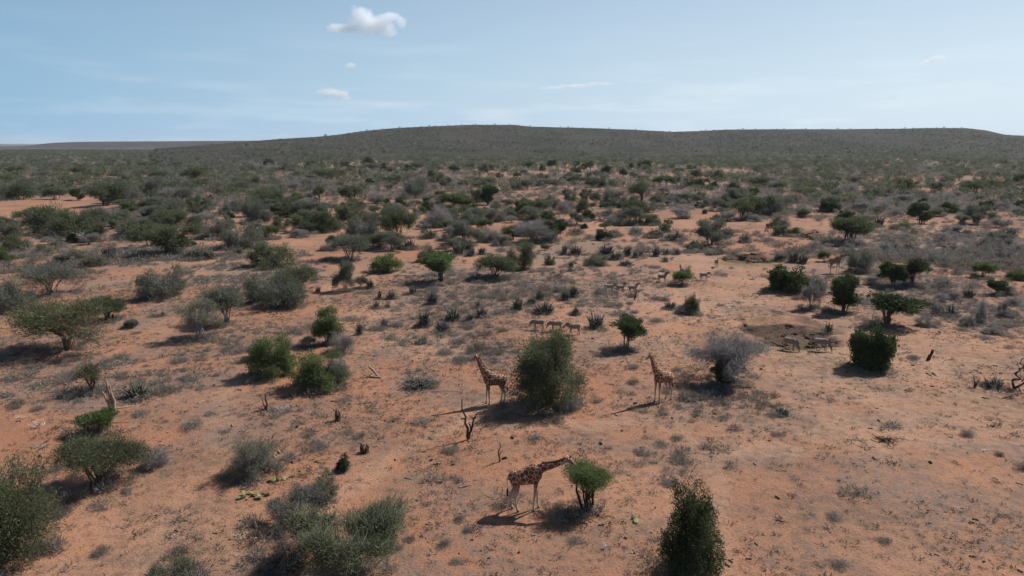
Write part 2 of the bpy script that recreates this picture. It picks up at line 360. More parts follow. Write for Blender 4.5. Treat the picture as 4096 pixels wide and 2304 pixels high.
('gr',-115.59,212.74,4.32,3.05,'bare grey thorn bush far back left of the dome-shaped green acacia'),
('gr',-131.93,281.38,5.31,5.2,'bare grey thorn bush far front left of the red soil gap'),
('ag',-123.62,276.37,6.72,5.45,'leftmost of four grey green acacia bushes far in front of the red soil gap'),
('ac',-111.45,256.63,4.86,4.4,'green acacia bush far in front of the red soil gap'),
('ag',-104.61,252.65,4.79,3.99,'second from left of four grey green acacia bushes in front of the red soil gap'),
('ag',-89.63,234.64,5.72,4.3,'third from left of four grey green acacia bushes in front of the red soil gap'),
('ag',-80.0,221.83,5.41,6.17,'rightmost of four grey green acacia bushes in front of the red soil gap'),
('um',-178.5,414.98,10.9,9.06,'wide flat-topped acacia front left of the red soil gap'),
('ac',-212.53,444.31,10.74,6.11,'rightmost of two wide green acacia bushes far left of the red soil gap'),
('ag',-199.85,432.3,7.55,4.54,'leftmost of two wide grey green acacia bushes left of the red soil gap'),
('ac',-297.3,504.96,10.16,6.65,'leftmost of two wide green acacia bushes far back right of the dirt track'),
('dk',-281.71,490.12,5.26,4.54,'dark evergreen bush far front left of the far left mesa'),
('ac',-241.17,411.18,10.49,4.54,'rightmost of two wide green acacia bushes back right of the dirt track'),
('ag',-219.55,400.93,8.09,4.19,'leftmost of two wide grey green acacia bushes in front of the far left mesa'),
('ag',-239.11,476.08,10.22,5.62,'rightmost of two wide grey green acacia bushes in front of the far left mesa'),
('dk',-326.27,649.46,7.82,4.7,'wide dark evergreen bush far in front of the far left mesa'),
('ag',-215.78,335.42,5.88,4.42,'grey green acacia bush behind the dirt track'),
('dk',-210.89,335.94,4.97,3.53,'dark evergreen bush back right of the dirt track'),
('ag',-216.66,353.34,5.24,3.25,'grey green acacia bush far back right of the dirt track'),
('ac',-256.17,475.64,7.03,3.74,'wide green acacia bush far in front of the far left mesa'),
('dk',-231.58,438.4,5.3,3.46,'dark evergreen bush far in front of the far left mesa'),
('ac',-255.24,453.3,5.48,2.06,'green acacia bush far in front of the far left mesa'),
('ac',-113.87,181.55,10.34,7.07,'leftmost of two wide green acacia bushes far front right of the dirt track'),
('ac',-104.97,176.48,9.1,6.42,'rightmost of two wide green acacia bushes front right of the dirt track'),
('ag',-105.05,183.1,6.22,6.29,'grey green acacia bush far back left of the dome-shaped green acacia'),
('um',-136.43,208.24,5.95,4.1,'flat-topped acacia in front of the dirt track'),
('dk',-98.11,165.82,5.18,2.75,'dark evergreen bush far behind the sprawling grey green acacia'),
('um',-94.21,166.2,2.05,4.04,'small flat-topped acacia far left of the dome-shaped green acacia'),
('ag',-91.04,175.18,6.2,4.57,'leftmost of two grey green acacia bushes back left of the dome-shaped green acacia'),
('ac',-89.23,192.88,5.76,4.02,'rightmost of two green acacia bushes far behind the dome-shaped green acacia'),
('ac',-100.03,211.66,5.17,3.01,'leftmost of two green acacia bushes far behind the dome-shaped green acacia'),
('dk',-111.72,225.03,3.35,2.35,'dark evergreen bush far behind the dome-shaped green acacia'),
('ag',-81.01,185.93,3.54,4.2,'leftmost of two grey green acacia bushes far back right of the dome-shaped green acacia'),
('ol',-114.94,166.91,4.32,5.79,'pale olive bush far in front of the dirt track'),
('ag',-70.45,172.2,4.69,2.65,'rightmost of two grey green acacia bushes back right of the dome-shaped green acacia'),
('ag',-193.99,411.02,8.84,4.84,'wide grey green acacia bush far left of the red soil gap'),
('gr',-176.98,401.22,5.93,3.14,'bare grey thorn bush front left of the red soil gap'),
('ag',-162.51,382.25,6.69,4.0,'grey green acacia bush front left of the red soil gap'),
('dk',-225.72,555.72,5.21,3.66,'dark evergreen bush just left of the red soil gap'),
('ag',-187.56,497.59,10.68,5.87,'wide grey green acacia bush just right of the red soil gap'),
('ag',-209.97,584.9,9.41,6.17,'wide grey green acacia bush right of the red soil gap'),
('dk',-149.9,275.09,7.4,5.39,'wide dark evergreen bush far right of the dirt track'),
('ac',-268.85,391.55,9.48,5.65,'wide green acacia bush behind the dirt track'),
('ag',-236.17,357.64,9.14,5.63,'wide grey green acacia bush behind the dirt track'),
('ag',-290.71,456.32,9.8,5.39,'wide grey green acacia bush far behind the dirt track'),
('ac',-369.67,546.51,10.99,5.01,'wide green acacia bush far behind the dirt track'),
('ac',-326.16,584.7,8.62,3.83,'rightmost of two wide green acacia bushes front left of the far left mesa'),
('ac',-381.13,629.06,10.12,4.12,'leftmost of two wide green acacia bushes far front left of the far left mesa'),
('ac',-283.07,584.94,10.19,4.59,'leftmost of two wide green acacia bushes far left of the red soil gap'),
('ag',-295.01,653.65,8.76,6.05,'rightmost of two wide grey green acacia bushes left of the red soil gap'),
('ag',-122.58,335.82,8.14,5.27,'wide grey green acacia bush far front right of the red soil gap'),
('ag',-140.07,357.57,7.7,4.67,'wide grey green acacia bush in front of the red soil gap'),
('ag',-144.22,391.49,7.9,4.61,'wide grey green acacia bush front right of the red soil gap'),
('ac',-134.75,382.49,8.23,5.52,'wide green acacia bush front right of the red soil gap'),
('ac',-52.12,186.65,8.35,5.29,'leftmost of two wide green acacia bushes far back left of the greyish umbrella acacia'),
('ac',-48.02,186.55,7.59,5.32,'rightmost of two wide green acacia bushes back left of the greyish umbrella acacia'),
('gr',-50.61,174.15,3.08,2.14,'small bare grey thorn bush far behind the dense dark green dome bush'),
('ac',-56.5,170.26,3.71,3.36,'green acacia bush far behind the dense dark green dome bush'),
('ag',-35.45,174.52,7.59,5.78,'wide grey green acacia bush behind the greyish umbrella acacia'),
('ac',-26.67,171.67,7.0,7.0,'wide green acacia bush far back right of the greyish umbrella acacia'),
('gr',-19.8,197.33,6.93,5.92,'bare grey thorn bush far back right of the greyish umbrella acacia'),
('ag',-17.69,207.58,4.51,4.09,'leftmost of two grey green acacia bushes far back left of the ashy leafless clump'),
('lf',-20.66,253.35,6.84,5.12,'leftmost of two bright green feathery bushes far front left of the round pale clearing'),
('lf',-15.23,238.09,4.19,2.3,'bright green feathery bush far back left of the ashy leafless clump'),
('lf',-15.29,258.69,3.5,3.41,'rightmost of two bright green feathery bushes front left of the round pale clearing'),
('dk',-8.69,265.88,5.37,6.68,'dark evergreen bush far in front of the round pale clearing'),
('ag',-12.79,264.97,4.66,5.98,'rightmost of three grey green acacia bushes front left of the round pale clearing'),
('ag',-20.49,293.46,4.75,3.46,'second from left of three grey green acacia bushes front left of the round pale clearing'),
('ac',-9.34,224.58,3.05,2.96,'small green acacia bush far back left of the ashy leafless clump'),
('ag',-4.47,210.45,5.71,3.82,'rightmost of two grey green acacia bushes back left of the ashy leafless clump'),
('ag',-1.35,215.97,5.27,3.65,'grey green acacia bush far behind the ashy leafless clump'),
('ac',-29.28,295.96,3.8,3.31,'green acacia bush far front left of the round pale clearing'),
('ag',-39.91,302.29,9.77,9.36,'wide grey green acacia bush far front left of the round pale clearing'),
('ag',-42.57,290.9,5.11,3.42,'grey green acacia bush far behind the greyish umbrella acacia'),
('ag',-33.56,250.86,5.43,2.74,'grey green acacia bush far back right of the greyish umbrella acacia'),
('gr',-39.56,245.72,5.31,2.51,'rightmost of two bare grey thorn bushes far behind the greyish umbrella acacia'),
('um',-56.9,262.15,6.75,7.66,'flat-topped acacia far behind the greyish umbrella acacia'),
('gr',-50.9,277.1,6.72,5.07,'leftmost of two bare grey thorn bushes far behind the greyish umbrella acacia'),
('um',-74.09,282.61,3.83,6.05,'flat-topped acacia far front right of the red soil gap'),
('lf',-78.86,269.89,6.55,4.76,'bright green feathery bush far front right of the red soil gap'),
('dk',-67.15,221.79,7.76,3.2,'wide dark evergreen bush far back left of the greyish umbrella acacia'),
('ac',-88.12,265.75,10.39,6.92,'wide green acacia bush far front right of the red soil gap'),
('ag',-72.01,207.7,5.63,6.89,'grey green acacia bush far behind the dense dark green dome bush'),
('ac',-109.54,433.47,15.1,7.9,'leftmost of three wide green acacia bushes far right of the red soil gap'),
('ac',-107.9,456.42,9.19,6.6,'second from left of three wide green acacia bushes far right of the red soil gap'),
('ag',-135.59,469.43,10.08,5.52,'rightmost of two wide grey green acacia bushes far right of the red soil gap'),
('ag',-176.6,585.26,11.76,8.49,'leftmost of two wide grey green acacia bushes far right of the red soil gap'),
('dk',-243.56,742.3,9.43,6.86,'leftmost of two wide dark evergreen bushes far right of the red soil gap'),
('dk',-75.6,391.77,4.74,3.87,'dark evergreen bush far left of the round pale clearing'),
('um',-72.41,409.82,5.52,4.05,'leftmost of two flat-topped acacias far left of the round pale clearing'),
('ac',-64.14,401.14,8.62,4.97,'leftmost of three wide green acacia bushes far left of the round pale clearing'),
('ag',-100.0,496.88,5.34,5.94,'grey green acacia bush far right of the red soil gap'),
('dk',-149.8,777.87,12.98,7.67,'leftmost of three wide dark evergreen bushes far left of the round pale clearing'),
('dk',-104.59,596.15,7.18,6.3,'second from left of three wide dark evergreen bushes far left of the round pale clearing'),
('ag',-111.35,585.3,11.76,6.92,'wide grey green acacia bush far left of the round pale clearing'),
('ac',-43.24,416.23,8.39,8.25,'rightmost of three wide green acacia bushes far left of the round pale clearing'),
('um',-40.93,519.47,6.99,6.89,'rightmost of two flat-topped acacias far left of the round pale clearing'),
('ag',-32.47,361.28,5.84,5.73,'leftmost of three grey green acacia bushes far front left of the round pale clearing'),
('um',-25.34,360.41,2.43,3.61,'small flat-topped acacia far front left of the round pale clearing'),
('ag',-12.29,370.21,11.44,5.25,'wide grey green acacia bush front left of the round pale clearing'),
('lf',-18.52,421.63,6.8,3.29,'bright green feathery bush front left of the round pale clearing'),
('ac',-34.47,617.03,6.21,6.14,'leftmost of two green acacia bushes left of the round pale clearing'),
('ac',-21.72,555.28,6.7,7.37,'rightmost of two green acacia bushes left of the round pale clearing'),
('ac',-15.14,606.21,8.94,5.58,'wide green acacia bush left of the round pale clearing'),
('dk',-5.97,584.98,4.7,3.86,'dark evergreen bush just left of the round pale clearing'),
('ac',-7.74,475.38,4.47,3.77,'green acacia bush front left of the round pale clearing'),
('ac',-80.78,629.27,10.12,5.79,'second from left of three wide green acacia bushes far left of the round pale clearing'),
('dk',-81.65,586.6,10.19,5.37,'rightmost of three wide dark evergreen bushes far left of the round pale clearing'),
('ag',-78.98,512.46,6.88,4.03,'rightmost of two grey green acacia bushes far left of the round pale clearing'),
('dk',-127.1,585.41,6.27,4.63,'dark evergreen bush far right of the red soil gap'),
('ac',-150.74,654.37,13.14,6.87,'rightmost of three wide green acacia bushes far right of the red soil gap'),
('dk',-175.03,656.51,14.01,6.86,'rightmost of two wide dark evergreen bushes far right of the red soil gap'),
('ag',-87.81,537.17,5.77,4.97,'leftmost of two grey green acacia bushes far left of the round pale clearing'),
('sg',-89.29,420.5,2.27,3.36,'tall brown grey spiky clump far right of the red soil gap'),
('gr',-99.49,358.47,8.18,5.62,'wide bare grey thorn bush far right of the red soil gap'),
('gr',-101.32,343.2,6.46,5.42,'bare grey thorn bush far front right of the red soil gap'),
('gr',-77.7,316.48,4.69,3.74,'bare grey thorn bush far right of the red soil gap'),
('ac',-57.83,349.34,2.83,2.77,'small green acacia bush far left of the round pale clearing'),
('gr',-61.13,512.98,6.19,5.42,'bare grey thorn bush far left of the round pale clearing'),
('dk',35.14,654.42,6.57,7.38,'dark evergreen bush right of the round pale clearing'),
('ac',13.68,617.53,9.52,7.75,'wide green acacia bush just right of the round pale clearing'),
('ac',24.33,584.27,4.7,6.22,'leftmost of two green acacia bushes right of the round pale clearing'),
('dk',56.22,654.28,6.13,6.07,'leftmost of two dark evergreen bushes far right of the round pale clearing'),
('dk',57.4,589.36,5.53,5.86,'rightmost of two dark evergreen bushes far right of the round pale clearing'),
('um',61.51,579.49,6.62,8.88,'flat-topped acacia far right of the round pale clearing'),
('dk',68.17,533.7,8.57,6.32,'wide dark evergreen bush far back left of the thick-trunked umbrella tree'),
('ac',45.52,520.78,8.73,6.17,'wide green acacia bush far right of the round pale clearing'),
('ag',37.66,482.5,5.83,3.8,'leftmost of two grey green acacia bushes far right of the round pale clearing'),
('dk',73.86,490.12,4.6,5.53,'leftmost of two dark evergreen bushes far behind the thick-trunked umbrella tree'),
('dk',119.83,668.7,10.72,6.59,'wide dark evergreen bush far behind the thick-trunked umbrella tree'),
('dk',103.26,640.89,3.44,5.12,'rightmost of two dark evergreen bushes far behind the thick-trunked umbrella tree'),
('ac',57.7,455.9,5.51,3.29,'green acacia bush far back left of the thick-trunked umbrella tree'),
('ac',3.52,475.48,5.11,3.76,'green acacia bush just in front of the round pale clearing'),
('ac',8.39,520.21,4.89,3.78,'green acacia bush just front right of the round pale clearing'),
('ac',19.99,449.79,6.04,3.53,'rightmost of two green acacia bushes front right of the round pale clearing'),
('ac',30.07,437.7,4.71,2.87,'rightmost of two green acacia bushes right of the round pale clearing'),
('ag',55.99,489.54,5.26,3.87,'grey green acacia bush far back left of the thick-trunked umbrella tree'),
('ag',47.23,455.63,3.68,4.24,'rightmost of two grey green acacia bushes far right of the round pale clearing'),
('um',49.52,280.18,7.4,7.42,'tall thick-trunked umbrella tree standing over the middle plain'),
('um',76.64,381.32,6.17,5.55,'flat-topped acacia behind the thick-trunked umbrella tree'),
('um',80.91,385.8,6.24,5.36,'flat-topped acacia back right of the thick-trunked umbrella tree'),
('ag',87.57,391.22,5.79,5.17,'grey green acacia bush back right of the thick-trunked umbrella tree'),
('ag',21.89,273.8,4.44,5.64,'leftmost of two grey green acacia bushes far left of the thick-trunked umbrella tree'),
('ag',27.01,269.29,4.37,5.91,'rightmost of two grey green acacia bushes far left of the thick umbrella tree'),
('ag',29.8,264.86,3.94,4.92,'grey green acacia bush left of the thick-trunked umbrella tree'),
('gr',36.66,279.01,4.89,6.29,'bare grey thorn bush left of the thick-trunked umbrella tree'),
('ag',11.5,256.95,6.6,4.34,'grey green acacia bush far in front of the round pale clearing'),
('ac',15.31,250.76,4.75,3.61,'rightmost of two green acacia bushes far behind the ashy leafless clump'),
('lf',34.22,271.52,3.3,2.49,'bright green feathery bush left of the thick-trunked umbrella tree'),
('ag',7.16,353.67,6.67,5.11,'rightmost of two grey green acacia bushes in front of the round pale clearing'),
('ag',1.89,349.69,5.18,5.08,'leftmost of two grey green acacia bushes in front of the round pale clearing'),
('ag',14.48,357.51,6.74,4.68,'grey green acacia bush front right of the round pale clearing'),
('ag',21.21,365.59,7.87,4.77,'wide grey green acacia bush far front right of the round pale clearing'),
('ag',35.47,411.22,9.39,5.37,'wide grey green acacia bush far right of the round pale clearing'),
('ac',40.38,374.1,9.55,5.36,'wide green acacia bush far back left of the thick-trunked umbrella tree'),
('ac',47.92,373.87,8.04,4.88,'wide green acacia bush back left of the thick-trunked umbrella tree'),
('ag',34.0,201.22,5.05,5.18,'grey green acacia bush in front of the thick-trunked umbrella tree'),
('dk',22.22,212.03,3.59,3.05,'dark evergreen bush far front left of the thick-trunked umbrella tree'),
('ac',10.32,204.87,3.9,3.5,'leftmost of two green acacia bushes far behind the ashy leafless clump'),
('ag',17.59,198.53,3.51,3.67,'grey green acacia bush far back right of the ashy leafless clump'),
('gr',27.71,201.35,3.55,2.9,'bare grey thorn bush far front left of the thick-trunked umbrella tree'),
('ac',38.41,199.87,4.34,2.85,'green acacia bush in front of the thick-trunked umbrella tree'),
('ac',41.69,194.77,2.39,1.91,'small green acacia bush far in front of the thick-trunked umbrella tree'),
('dk',8.92,167.08,2.96,4.46,'small dark evergreen bush just back right of the ashy leafless clump'),
('gr',4.51,164.65,7.36,5.07,'wide bare grey thorn bush just back left of the ashy leafless clump'),
('lf',1.81,222.15,5.41,4.96,'bright green feathery bush far behind the ashy leafless clump'),
('ac',5.3,204.91,4.17,3.21,'green acacia bush behind the ashy leafless clump'),
('ac',3.95,264.92,4.3,2.76,'green acacia bush far in front of the round pale clearing'),
('um',66.9,213.76,5.82,5.66,'flat-topped tree with a stout trunk beside the big black bush on the right'),
('dk',78.31,229.55,8.03,5.81,'big black green bush beside the stout flat-topped tree'),
('dk',102.86,339.96,6.39,3.99,'dark evergreen bush far back left of the black green bush'),
('dk',98.39,299.24,4.03,3.75,'dark evergreen bush behind the black green bush'),
('dk',65.51,254.86,3.1,1.99,'small dark evergreen bush back left of the stout flat-topped tree'),
('ag',75.33,260.81,5.29,5.16,'grey green acacia bush back left of the stout flat-topped tree'),
('ac',73.76,288.27,4.67,3.4,'green acacia bush far right of the thick-trunked umbrella tree'),
('gr',68.45,288.92,5.45,4.16,'rightmost of two bare thorn bushes right of the thick umbrella tree'),
('gr',64.42,293.81,4.36,3.47,'leftmost of two bare grey thorn bushes right of the thick-trunked umbrella tree'),
('gr',57.13,310.61,5.02,4.08,'bare grey thorn bush just behind the thick-trunked umbrella tree'),
('gr',66.34,322.92,5.65,3.8,'bare grey thorn bush back right of the thick-trunked umbrella tree'),
('ac',92.73,365.48,7.38,5.28,'third from left of four wide green acacia bushes back right of the thick umbrella tree'),
('ac',89.73,373.63,6.54,5.42,'green acacia bush far back right of the thick-trunked umbrella tree'),
('ac',74.97,421.53,8.49,4.39,'wide green acacia bush behind the thick-trunked umbrella tree'),
('ac',107.03,585.77,14.9,5.31,'leftmost of two wide green acacia bushes far behind the thick-trunked umbrella tree'),
('ac',138.69,653.86,9.63,5.15,'rightmost of two wide green acacia bushes far behind the thick umbrella tree'),
('gr',129.25,641.77,7.73,3.35,'wide bare grey thorn bush far behind the thick-trunked umbrella tree'),
('ac',146.53,606.05,8.12,4.78,'leftmost of four wide green acacia bushes far back right of the thick umbrella tree'),
('ag',123.33,546.11,6.6,4.31,'grey green acacia bush far back right of the thick-trunked umbrella tree'),
('ac',119.58,482.95,9.07,5.71,'second from left of four wide green acacia bushes back right of the thick umbrella tree'),
('ac',126.61,456.5,9.8,5.98,'rightmost of four wide green acacia bushes back right of the thick umbrella tree'),
('dk',96.74,358.31,6.26,3.73,'dark evergreen bush far right of the thick-trunked umbrella tree'),
('sg',52.25,218.88,2.08,2.32,'tall brown grey spiky clump far front right of the thick-trunked umbrella tree'),
('sg',51.02,252.39,4.1,1.94,'brown grey spiky clump just front right of the thick-trunked umbrella tree'),
('gr',61.89,210.48,3.71,3.03,'bare grey thorn bush just left of the stout flat-topped tree'),
('sp',60.38,215.43,2.63,1.97,'rightmost of two dark spiky clumps left of the stout flat-topped tree'),
('sp',61.67,234.02,1.91,1.86,'leftmost of two dark spiky clumps left of the stout flat-topped tree'),
('gr',69.41,210.68,4.57,2.43,'bare grey thorn bush just right of the stout flat-topped tree'),
('sg',34.53,199.53,2.99,2.62,'tall brown grey spiky clump in front of the thick-trunked umbrella tree'),
('sg',37.25,254.27,3.1,2.68,'tall brown grey spiky clump left of the thick-trunked umbrella tree'),
('ac',17.66,468.55,3.78,3.72,'leftmost of two green acacia bushes front right of the round pale clearing'),
('ac',125.13,373.97,9.05,5.37,'wide green acacia bush far behind the black green bush'),
('ag',89.44,293.71,6.74,4.21,'grey green acacia bush back left of the black green bush'),
('dk',94.52,206.81,4.48,3.37,'dark evergreen bush behind the twin-trunked acacia'),
('dk',113.61,203.1,5.22,5.5,'dark evergreen bush behind the right bare path'),
('ol',128.73,221.9,4.81,3.18,'pale olive bush behind the right bare path'),
('dk',103.63,238.77,5.48,4.05,'dark evergreen bush far right of the black green bush'),
('dk',161.53,249.24,4.38,3.1,'dark evergreen bush far back right of the right bare path'),
('ol',167.14,252.67,4.1,2.3,'pale olive bush far back right of the right bare path'),
('um',204.11,324.72,9.65,5.75,'wide flat-topped acacia far back right of the right bare path'),
('ac',235.54,415.57,4.47,3.29,'rightmost of two green acacia bushes far behind the right bare path'),
('ac',124.93,310.42,7.53,3.61,'wide green acacia bush far back right of the black green bush'),
('ac',120.93,335.76,7.69,4.83,'wide green acacia bush behind the black green bush'),
('ag',80.46,227.12,10.12,6.16,'wide grey green acacia bush just front right of the black green bush'),
('ag',147.28,304.46,6.16,4.81,'grey green acacia bush far behind the twin-trunked acacia'),
('gr',144.64,316.89,6.82,4.98,'bare grey thorn bush far back right of the black green bush'),
('sg',136.43,309.84,5.02,2.83,'tall brown grey spiky clump far back right of the black green bush'),
('sp',125.58,293.08,3.57,2.3,'tall dark spiky clump far back right of the black green bush'),
('ac',168.9,322.4,6.52,5.53,'leftmost of two green acacia bushes far behind the right bare path'),
('ag',157.57,310.21,6.28,4.48,'leftmost of four grey green acacia bushes far behind the right bare path'),
('ag',167.91,301.53,5.29,3.15,'second from left of four grey green acacia bushes far behind the right bare path'),
('ac',183.59,342.75,8.31,6.31,'wide green acacia bush far behind the right bare path'),
('ag',192.93,335.56,6.78,4.85,'third from left of four grey green acacia bushes far behind the right bare path'),
('ac',160.84,410.67,6.08,3.22,'green acacia bush far behind the black green bush'),
('gr',158.89,366.1,7.38,4.3,'wide bare grey thorn bush far back right of the black green bush'),
('ag',185.73,400.96,8.09,4.72,'rightmost of two wide grey green acacia bushes back right of the black green bush'),
('ol',255.51,432.48,6.97,4.55,'pale olive bush far behind the right bare path'),
('ag',234.6,400.42,4.31,3.17,'rightmost of four grey green acacia bushes far behind the right bare path'),
('ac',232.91,357.53,8.18,5.16,'leftmost of two wide green acacia bushes far back right of the right bare path'),
('ac',250.91,373.74,8.55,4.9,'rightmost of two wide green acacia bushes back right of the right bare path'),
('dk',270.56,392.2,7.37,5.68,'wide dark evergreen bush far back right of the right bare path'),
('ag',158.22,382.61,9.26,3.96,'leftmost of two wide grey green acacia bushes back right of the black green bush'),
('sg',88.67,224.44,3.35,2.65,'tall brown grey spiky clump right of the black green bush'),
('gr',118.89,175.14,3.81,2.26,'bare grey thorn bush far behind the yellow green bush'),
('sg',97.87,194.73,3.45,3.08,'tall brown grey spiky clump back right of the twin-trunked acacia'),
('ol',102.13,190.7,4.92,2.18,'pale olive bush left of the right bare path'),
('gr',107.76,178.18,4.36,2.53,'bare grey thorn bush right of the right bare path'),
('dk',136.17,218.76,2.67,1.71,'small dark evergreen bush far back right of the right bare path'),
('gr',146.05,241.41,2.94,3.53,'small bare grey thorn bush far back right of the right bare path'),
('gr',115.83,241.96,5.23,3.14,'bare grey thorn bush far behind the twin-trunked acacia'),
('gr',120.6,238.34,4.83,3.42,'bare grey thorn bush far back left of the right bare path'),
('gr',116.44,222.06,4.51,2.89,'bare grey thorn bush back left of the right bare path'),
('gr',104.34,213.19,3.76,2.21,'bare grey thorn bush behind the twin-trunked acacia'),
('gr',172.68,288.84,5.84,4.17,'rightmost of two bare grey thorn bushes far behind the right bare path'),
('gr',180.88,288.83,5.84,3.39,'leftmost of two bare grey thorn bushes far back right of the right bare path'),
('gr',194.6,288.88,6.23,3.38,'rightmost of two bare thorn bushes back right of the right bare path'),
('gr',167.41,288.52,4.28,3.42,'leftmost of two bare grey thorn bushes far behind the right bare path'),
('sp',109.74,175.47,1.92,1.86,'rightmost of two dark spiky clumps right of the right bare path'),
('gr',105.67,170.32,2.79,1.3,'small bare grey thorn bush right of the right bare path'),
]
DEADWOOD = [
('split', -33.32, 57.71, 1.17, 2.74, 'pale tan split stump of three upright prongs'),
('snag', -20.67, 58.28, 0.97, 1.4, 'dark two-pronged stump leaning in a pile of grey brush'),
('stump', -14.07, 55.87, 0.6, 1.14, 'short broken brown stump with splintered top'),
('stump', -10.71, 49.91, 0.84, 0.78, 'low broken black stump with a notch in its top'),
('lean', -13.19, 66.85, 1.1, 1.16, 'pale leaning stump lying against dark wood'),
('fork', -3.32, 52.34, 1.38, 3.26, 'tall forked black snag with an upright left spike'),
('snag1', -0.89, 48.28, 0.42, 1.47, 'slim black snag with one small side prong'),
('lean2', 43.53, 73.22, 0.72, 1.06, 'leaning black stump alone on the right clearing'),
('dead', 46.28, 64.21, 1.82, 2.83, 'twisted black dead tree at the right edge'),
('fork2', 42.93, 64.67, 0.91, 1.24, 'short black forked stump left of the twisted dead tree'),
('lean2', 17.56, 101.82, 0.51, 1.09, 'brown leaning stump in front of the three standing zebras'),
('fork', -58.48, 233.84, 1.91, 2.71, 'bleached forked dead tree on the far red soil'),
('snag1', 54.46, 205.59, 0.84, 1.69, 'thin dead post between the far bushes'),
('fork2', 6.67, 106.73, 0.89, 1.36, 'grey dead fork among the spiky clumps'),
('stump', -50.73, 90.45, 0.51, 1.03, 'narrow stump under the leaning green acacia'),
('snag1', -50.49, 90.72, 0.38, 0.78, 'thin second stump under the leaning green acacia'),
]
LOGS = [
('tan', -31.95, 55.16, -27.63, 54.92, 0.033, 'long thin fallen branch right of the small bright acacia'),
('pale', -33.11, 58.09, -32.01, 58.91, 0.048, 'pale fallen limb against the split stump'),
('pale', -34.27, 53.2, -33.02, 53.56, 0.045, "short pale log behind the small bright acacia's shadow"),
('tan', -36.12, 58.28, -34.54, 58.44, 0.021, 'thin stick left of the split stump'),
('pale', -26.86, 59.46, -26.7, 60.28, 0.042, 'tiny pale stick on the red soil behind the stumps'),
('grey', -7.32, 62.84, -4.76, 63.38, 0.045, 'grey driftwood trunk with broken limbs on dark brush'),
('grey', -6.6, 61.54, -5.56, 63.07, 0.036, 'second grey driftwood limb crossing the first'),
('grey', -20.3, 61.11, -19.55, 62.27, 0.036, 'curved grey branch in front of the rounded bright bush'),
('grey', -3.51, 44.43, -2.64, 44.72, 0.038, 'short grey log left of the feeding giraffe'),
('tan', -9.77, 45.15, -9.38, 45.1, 0.022, 'little stick on the path by the tiny dark bush'),
('dark', -7.26, 45.93, -6.73, 45.68, 0.039, 'dark bark strip on the path'),
('dark', -14.14, 36.08, -13.58, 36.04, 0.04, 'dark log lying left of the dead grey shrub'),
('dark', -15.75, 60.28, -15.18, 60.28, 0.057, 'dark chunk behind the broken brown stump'),
('dark', 4.79, 40.95, 6.18, 40.55, 0.03, 'dark fallen branch at the foot of the browsed bush'),
('pale', 4.9, 39.67, 5.64, 40.15, 0.024, 'pale broken branch right of the browsed bush'),
('pale', 3.33, 38.92, 4.37, 38.83, 0.019, 'thin pale stick in front of the browsed bush'),
('pale', 6.06, 38.29, 6.47, 38.79, 0.024, 'short pale stick right of the forked pale branch'),
('grey', -3.52, 44.48, -2.62, 44.72, 0.038, 'grey log on open soil left of the feeding giraffe'),
('dark', 18.64, 64.91, 21.96, 64.21, 0.054, 'dark fallen trunk under the bare grey thorn tree'),
('dark', 15.76, 40.21, 16.24, 39.92, 0.039, "dark log behind the dark bottom-edge tree's side"),
('dark', 22.05, 61.75, 22.78, 61.75, 0.029, 'thin dark stick below the bare grey thorn tree'),
('dark', 27.23, 52.18, 27.55, 51.56, 0.031, 'dark stick beside the twig pile'),
('dark', 25.66, 50.95, 25.98, 50.2, 0.024, 'thin dark stick in front of the twig pile'),
('dark', 26.41, 50.74, 26.89, 50.71, 0.03, 'short dark stick in front of the twig pile'),
('dark', 33.47, 45.15, 33.73, 44.76, 0.033, 'dark stick at the right edge'),
('tan', 37.27, 60.9, 37.68, 60.48, 0.029, 'thin stick on the pale right clearing'),
('dark', 38.46, 60.36, 38.29, 59.79, 0.043, 'stubby dark stick on the pale right clearing'),
('dark', 41.7, 61.75, 42.23, 61.45, 0.051, 'dark log below the short forked stump'),
('dark', 46.13, 70.09, 46.3, 69.17, 0.041, 'dark stick above the short forked stump'),
('dark', 40.62, 68.75, 40.66, 67.81, 0.065, 'dark curved log below the leaning stump'),
('grey', 41.36, 68.91, 41.22, 68.02, 0.081, 'grey lump of wood below the leaning stump'),
('tan', 21.82, 45.51, 22.2, 45.27, 0.022, 'thin tan stick on the lower right plain'),
('dark', 25.89, 38.02, 25.98, 37.72, 0.028, 'small dark stick on the lower right plain'),
('dark', 14.38, 38.59, 14.59, 38.37, 0.024, 'small dark twig right of the dark bottom-edge tree'),
('pale', -45.76, 75.96, -45.39, 78.01, 0.054, 'pale fallen limb right of the large umbrella acacia'),
('pale', -49.21, 78.53, -45.97, 75.96, 0.044, 'pale limb leaning off the large umbrella acacia'),
('pale', -31.73, 84.68, -31.08, 86.11, 0.053, 'pale branch below the tall thicket'),
('tan', -31.76, 79.15, -30.58, 79.57, 0.033, 'thin branch on the soil below the tall thicket'),
('tan', -43.31, 157.53, -41.94, 161.52, 0.054, 'long stick on the red soil left of the tiny round acacia'),
('grey', -9.84, 103.18, -8.78, 99.21, 0.043, 'thin leaning dead branch behind the fan-shaped clump'),
('tan', 12.54, 87.85, 13.2, 86.85, 0.037, 'thin stick right of the tall grey thicket'),
('grey', 16.27, 71.44, 17.51, 70.26, 0.03, 'thin dead branch left of the bare grey thorn tree'),
('dark', 17.5, 93.2, 18.22, 93.6, 0.059, 'dark log on the path behind the small dark tree'),
('dark', 37.9, 86.85, 35.65, 83.98, 0.043, 'dark branch slanting into the waterhole'),
('dark', 46.13, 70.09, 46.28, 69.7, 0.04, 'dark stick on the pale clearing, far right'),
('dark', 39.24, 93.2, 39.82, 92.08, 0.046, 'dead branch behind the waterhole'),
]
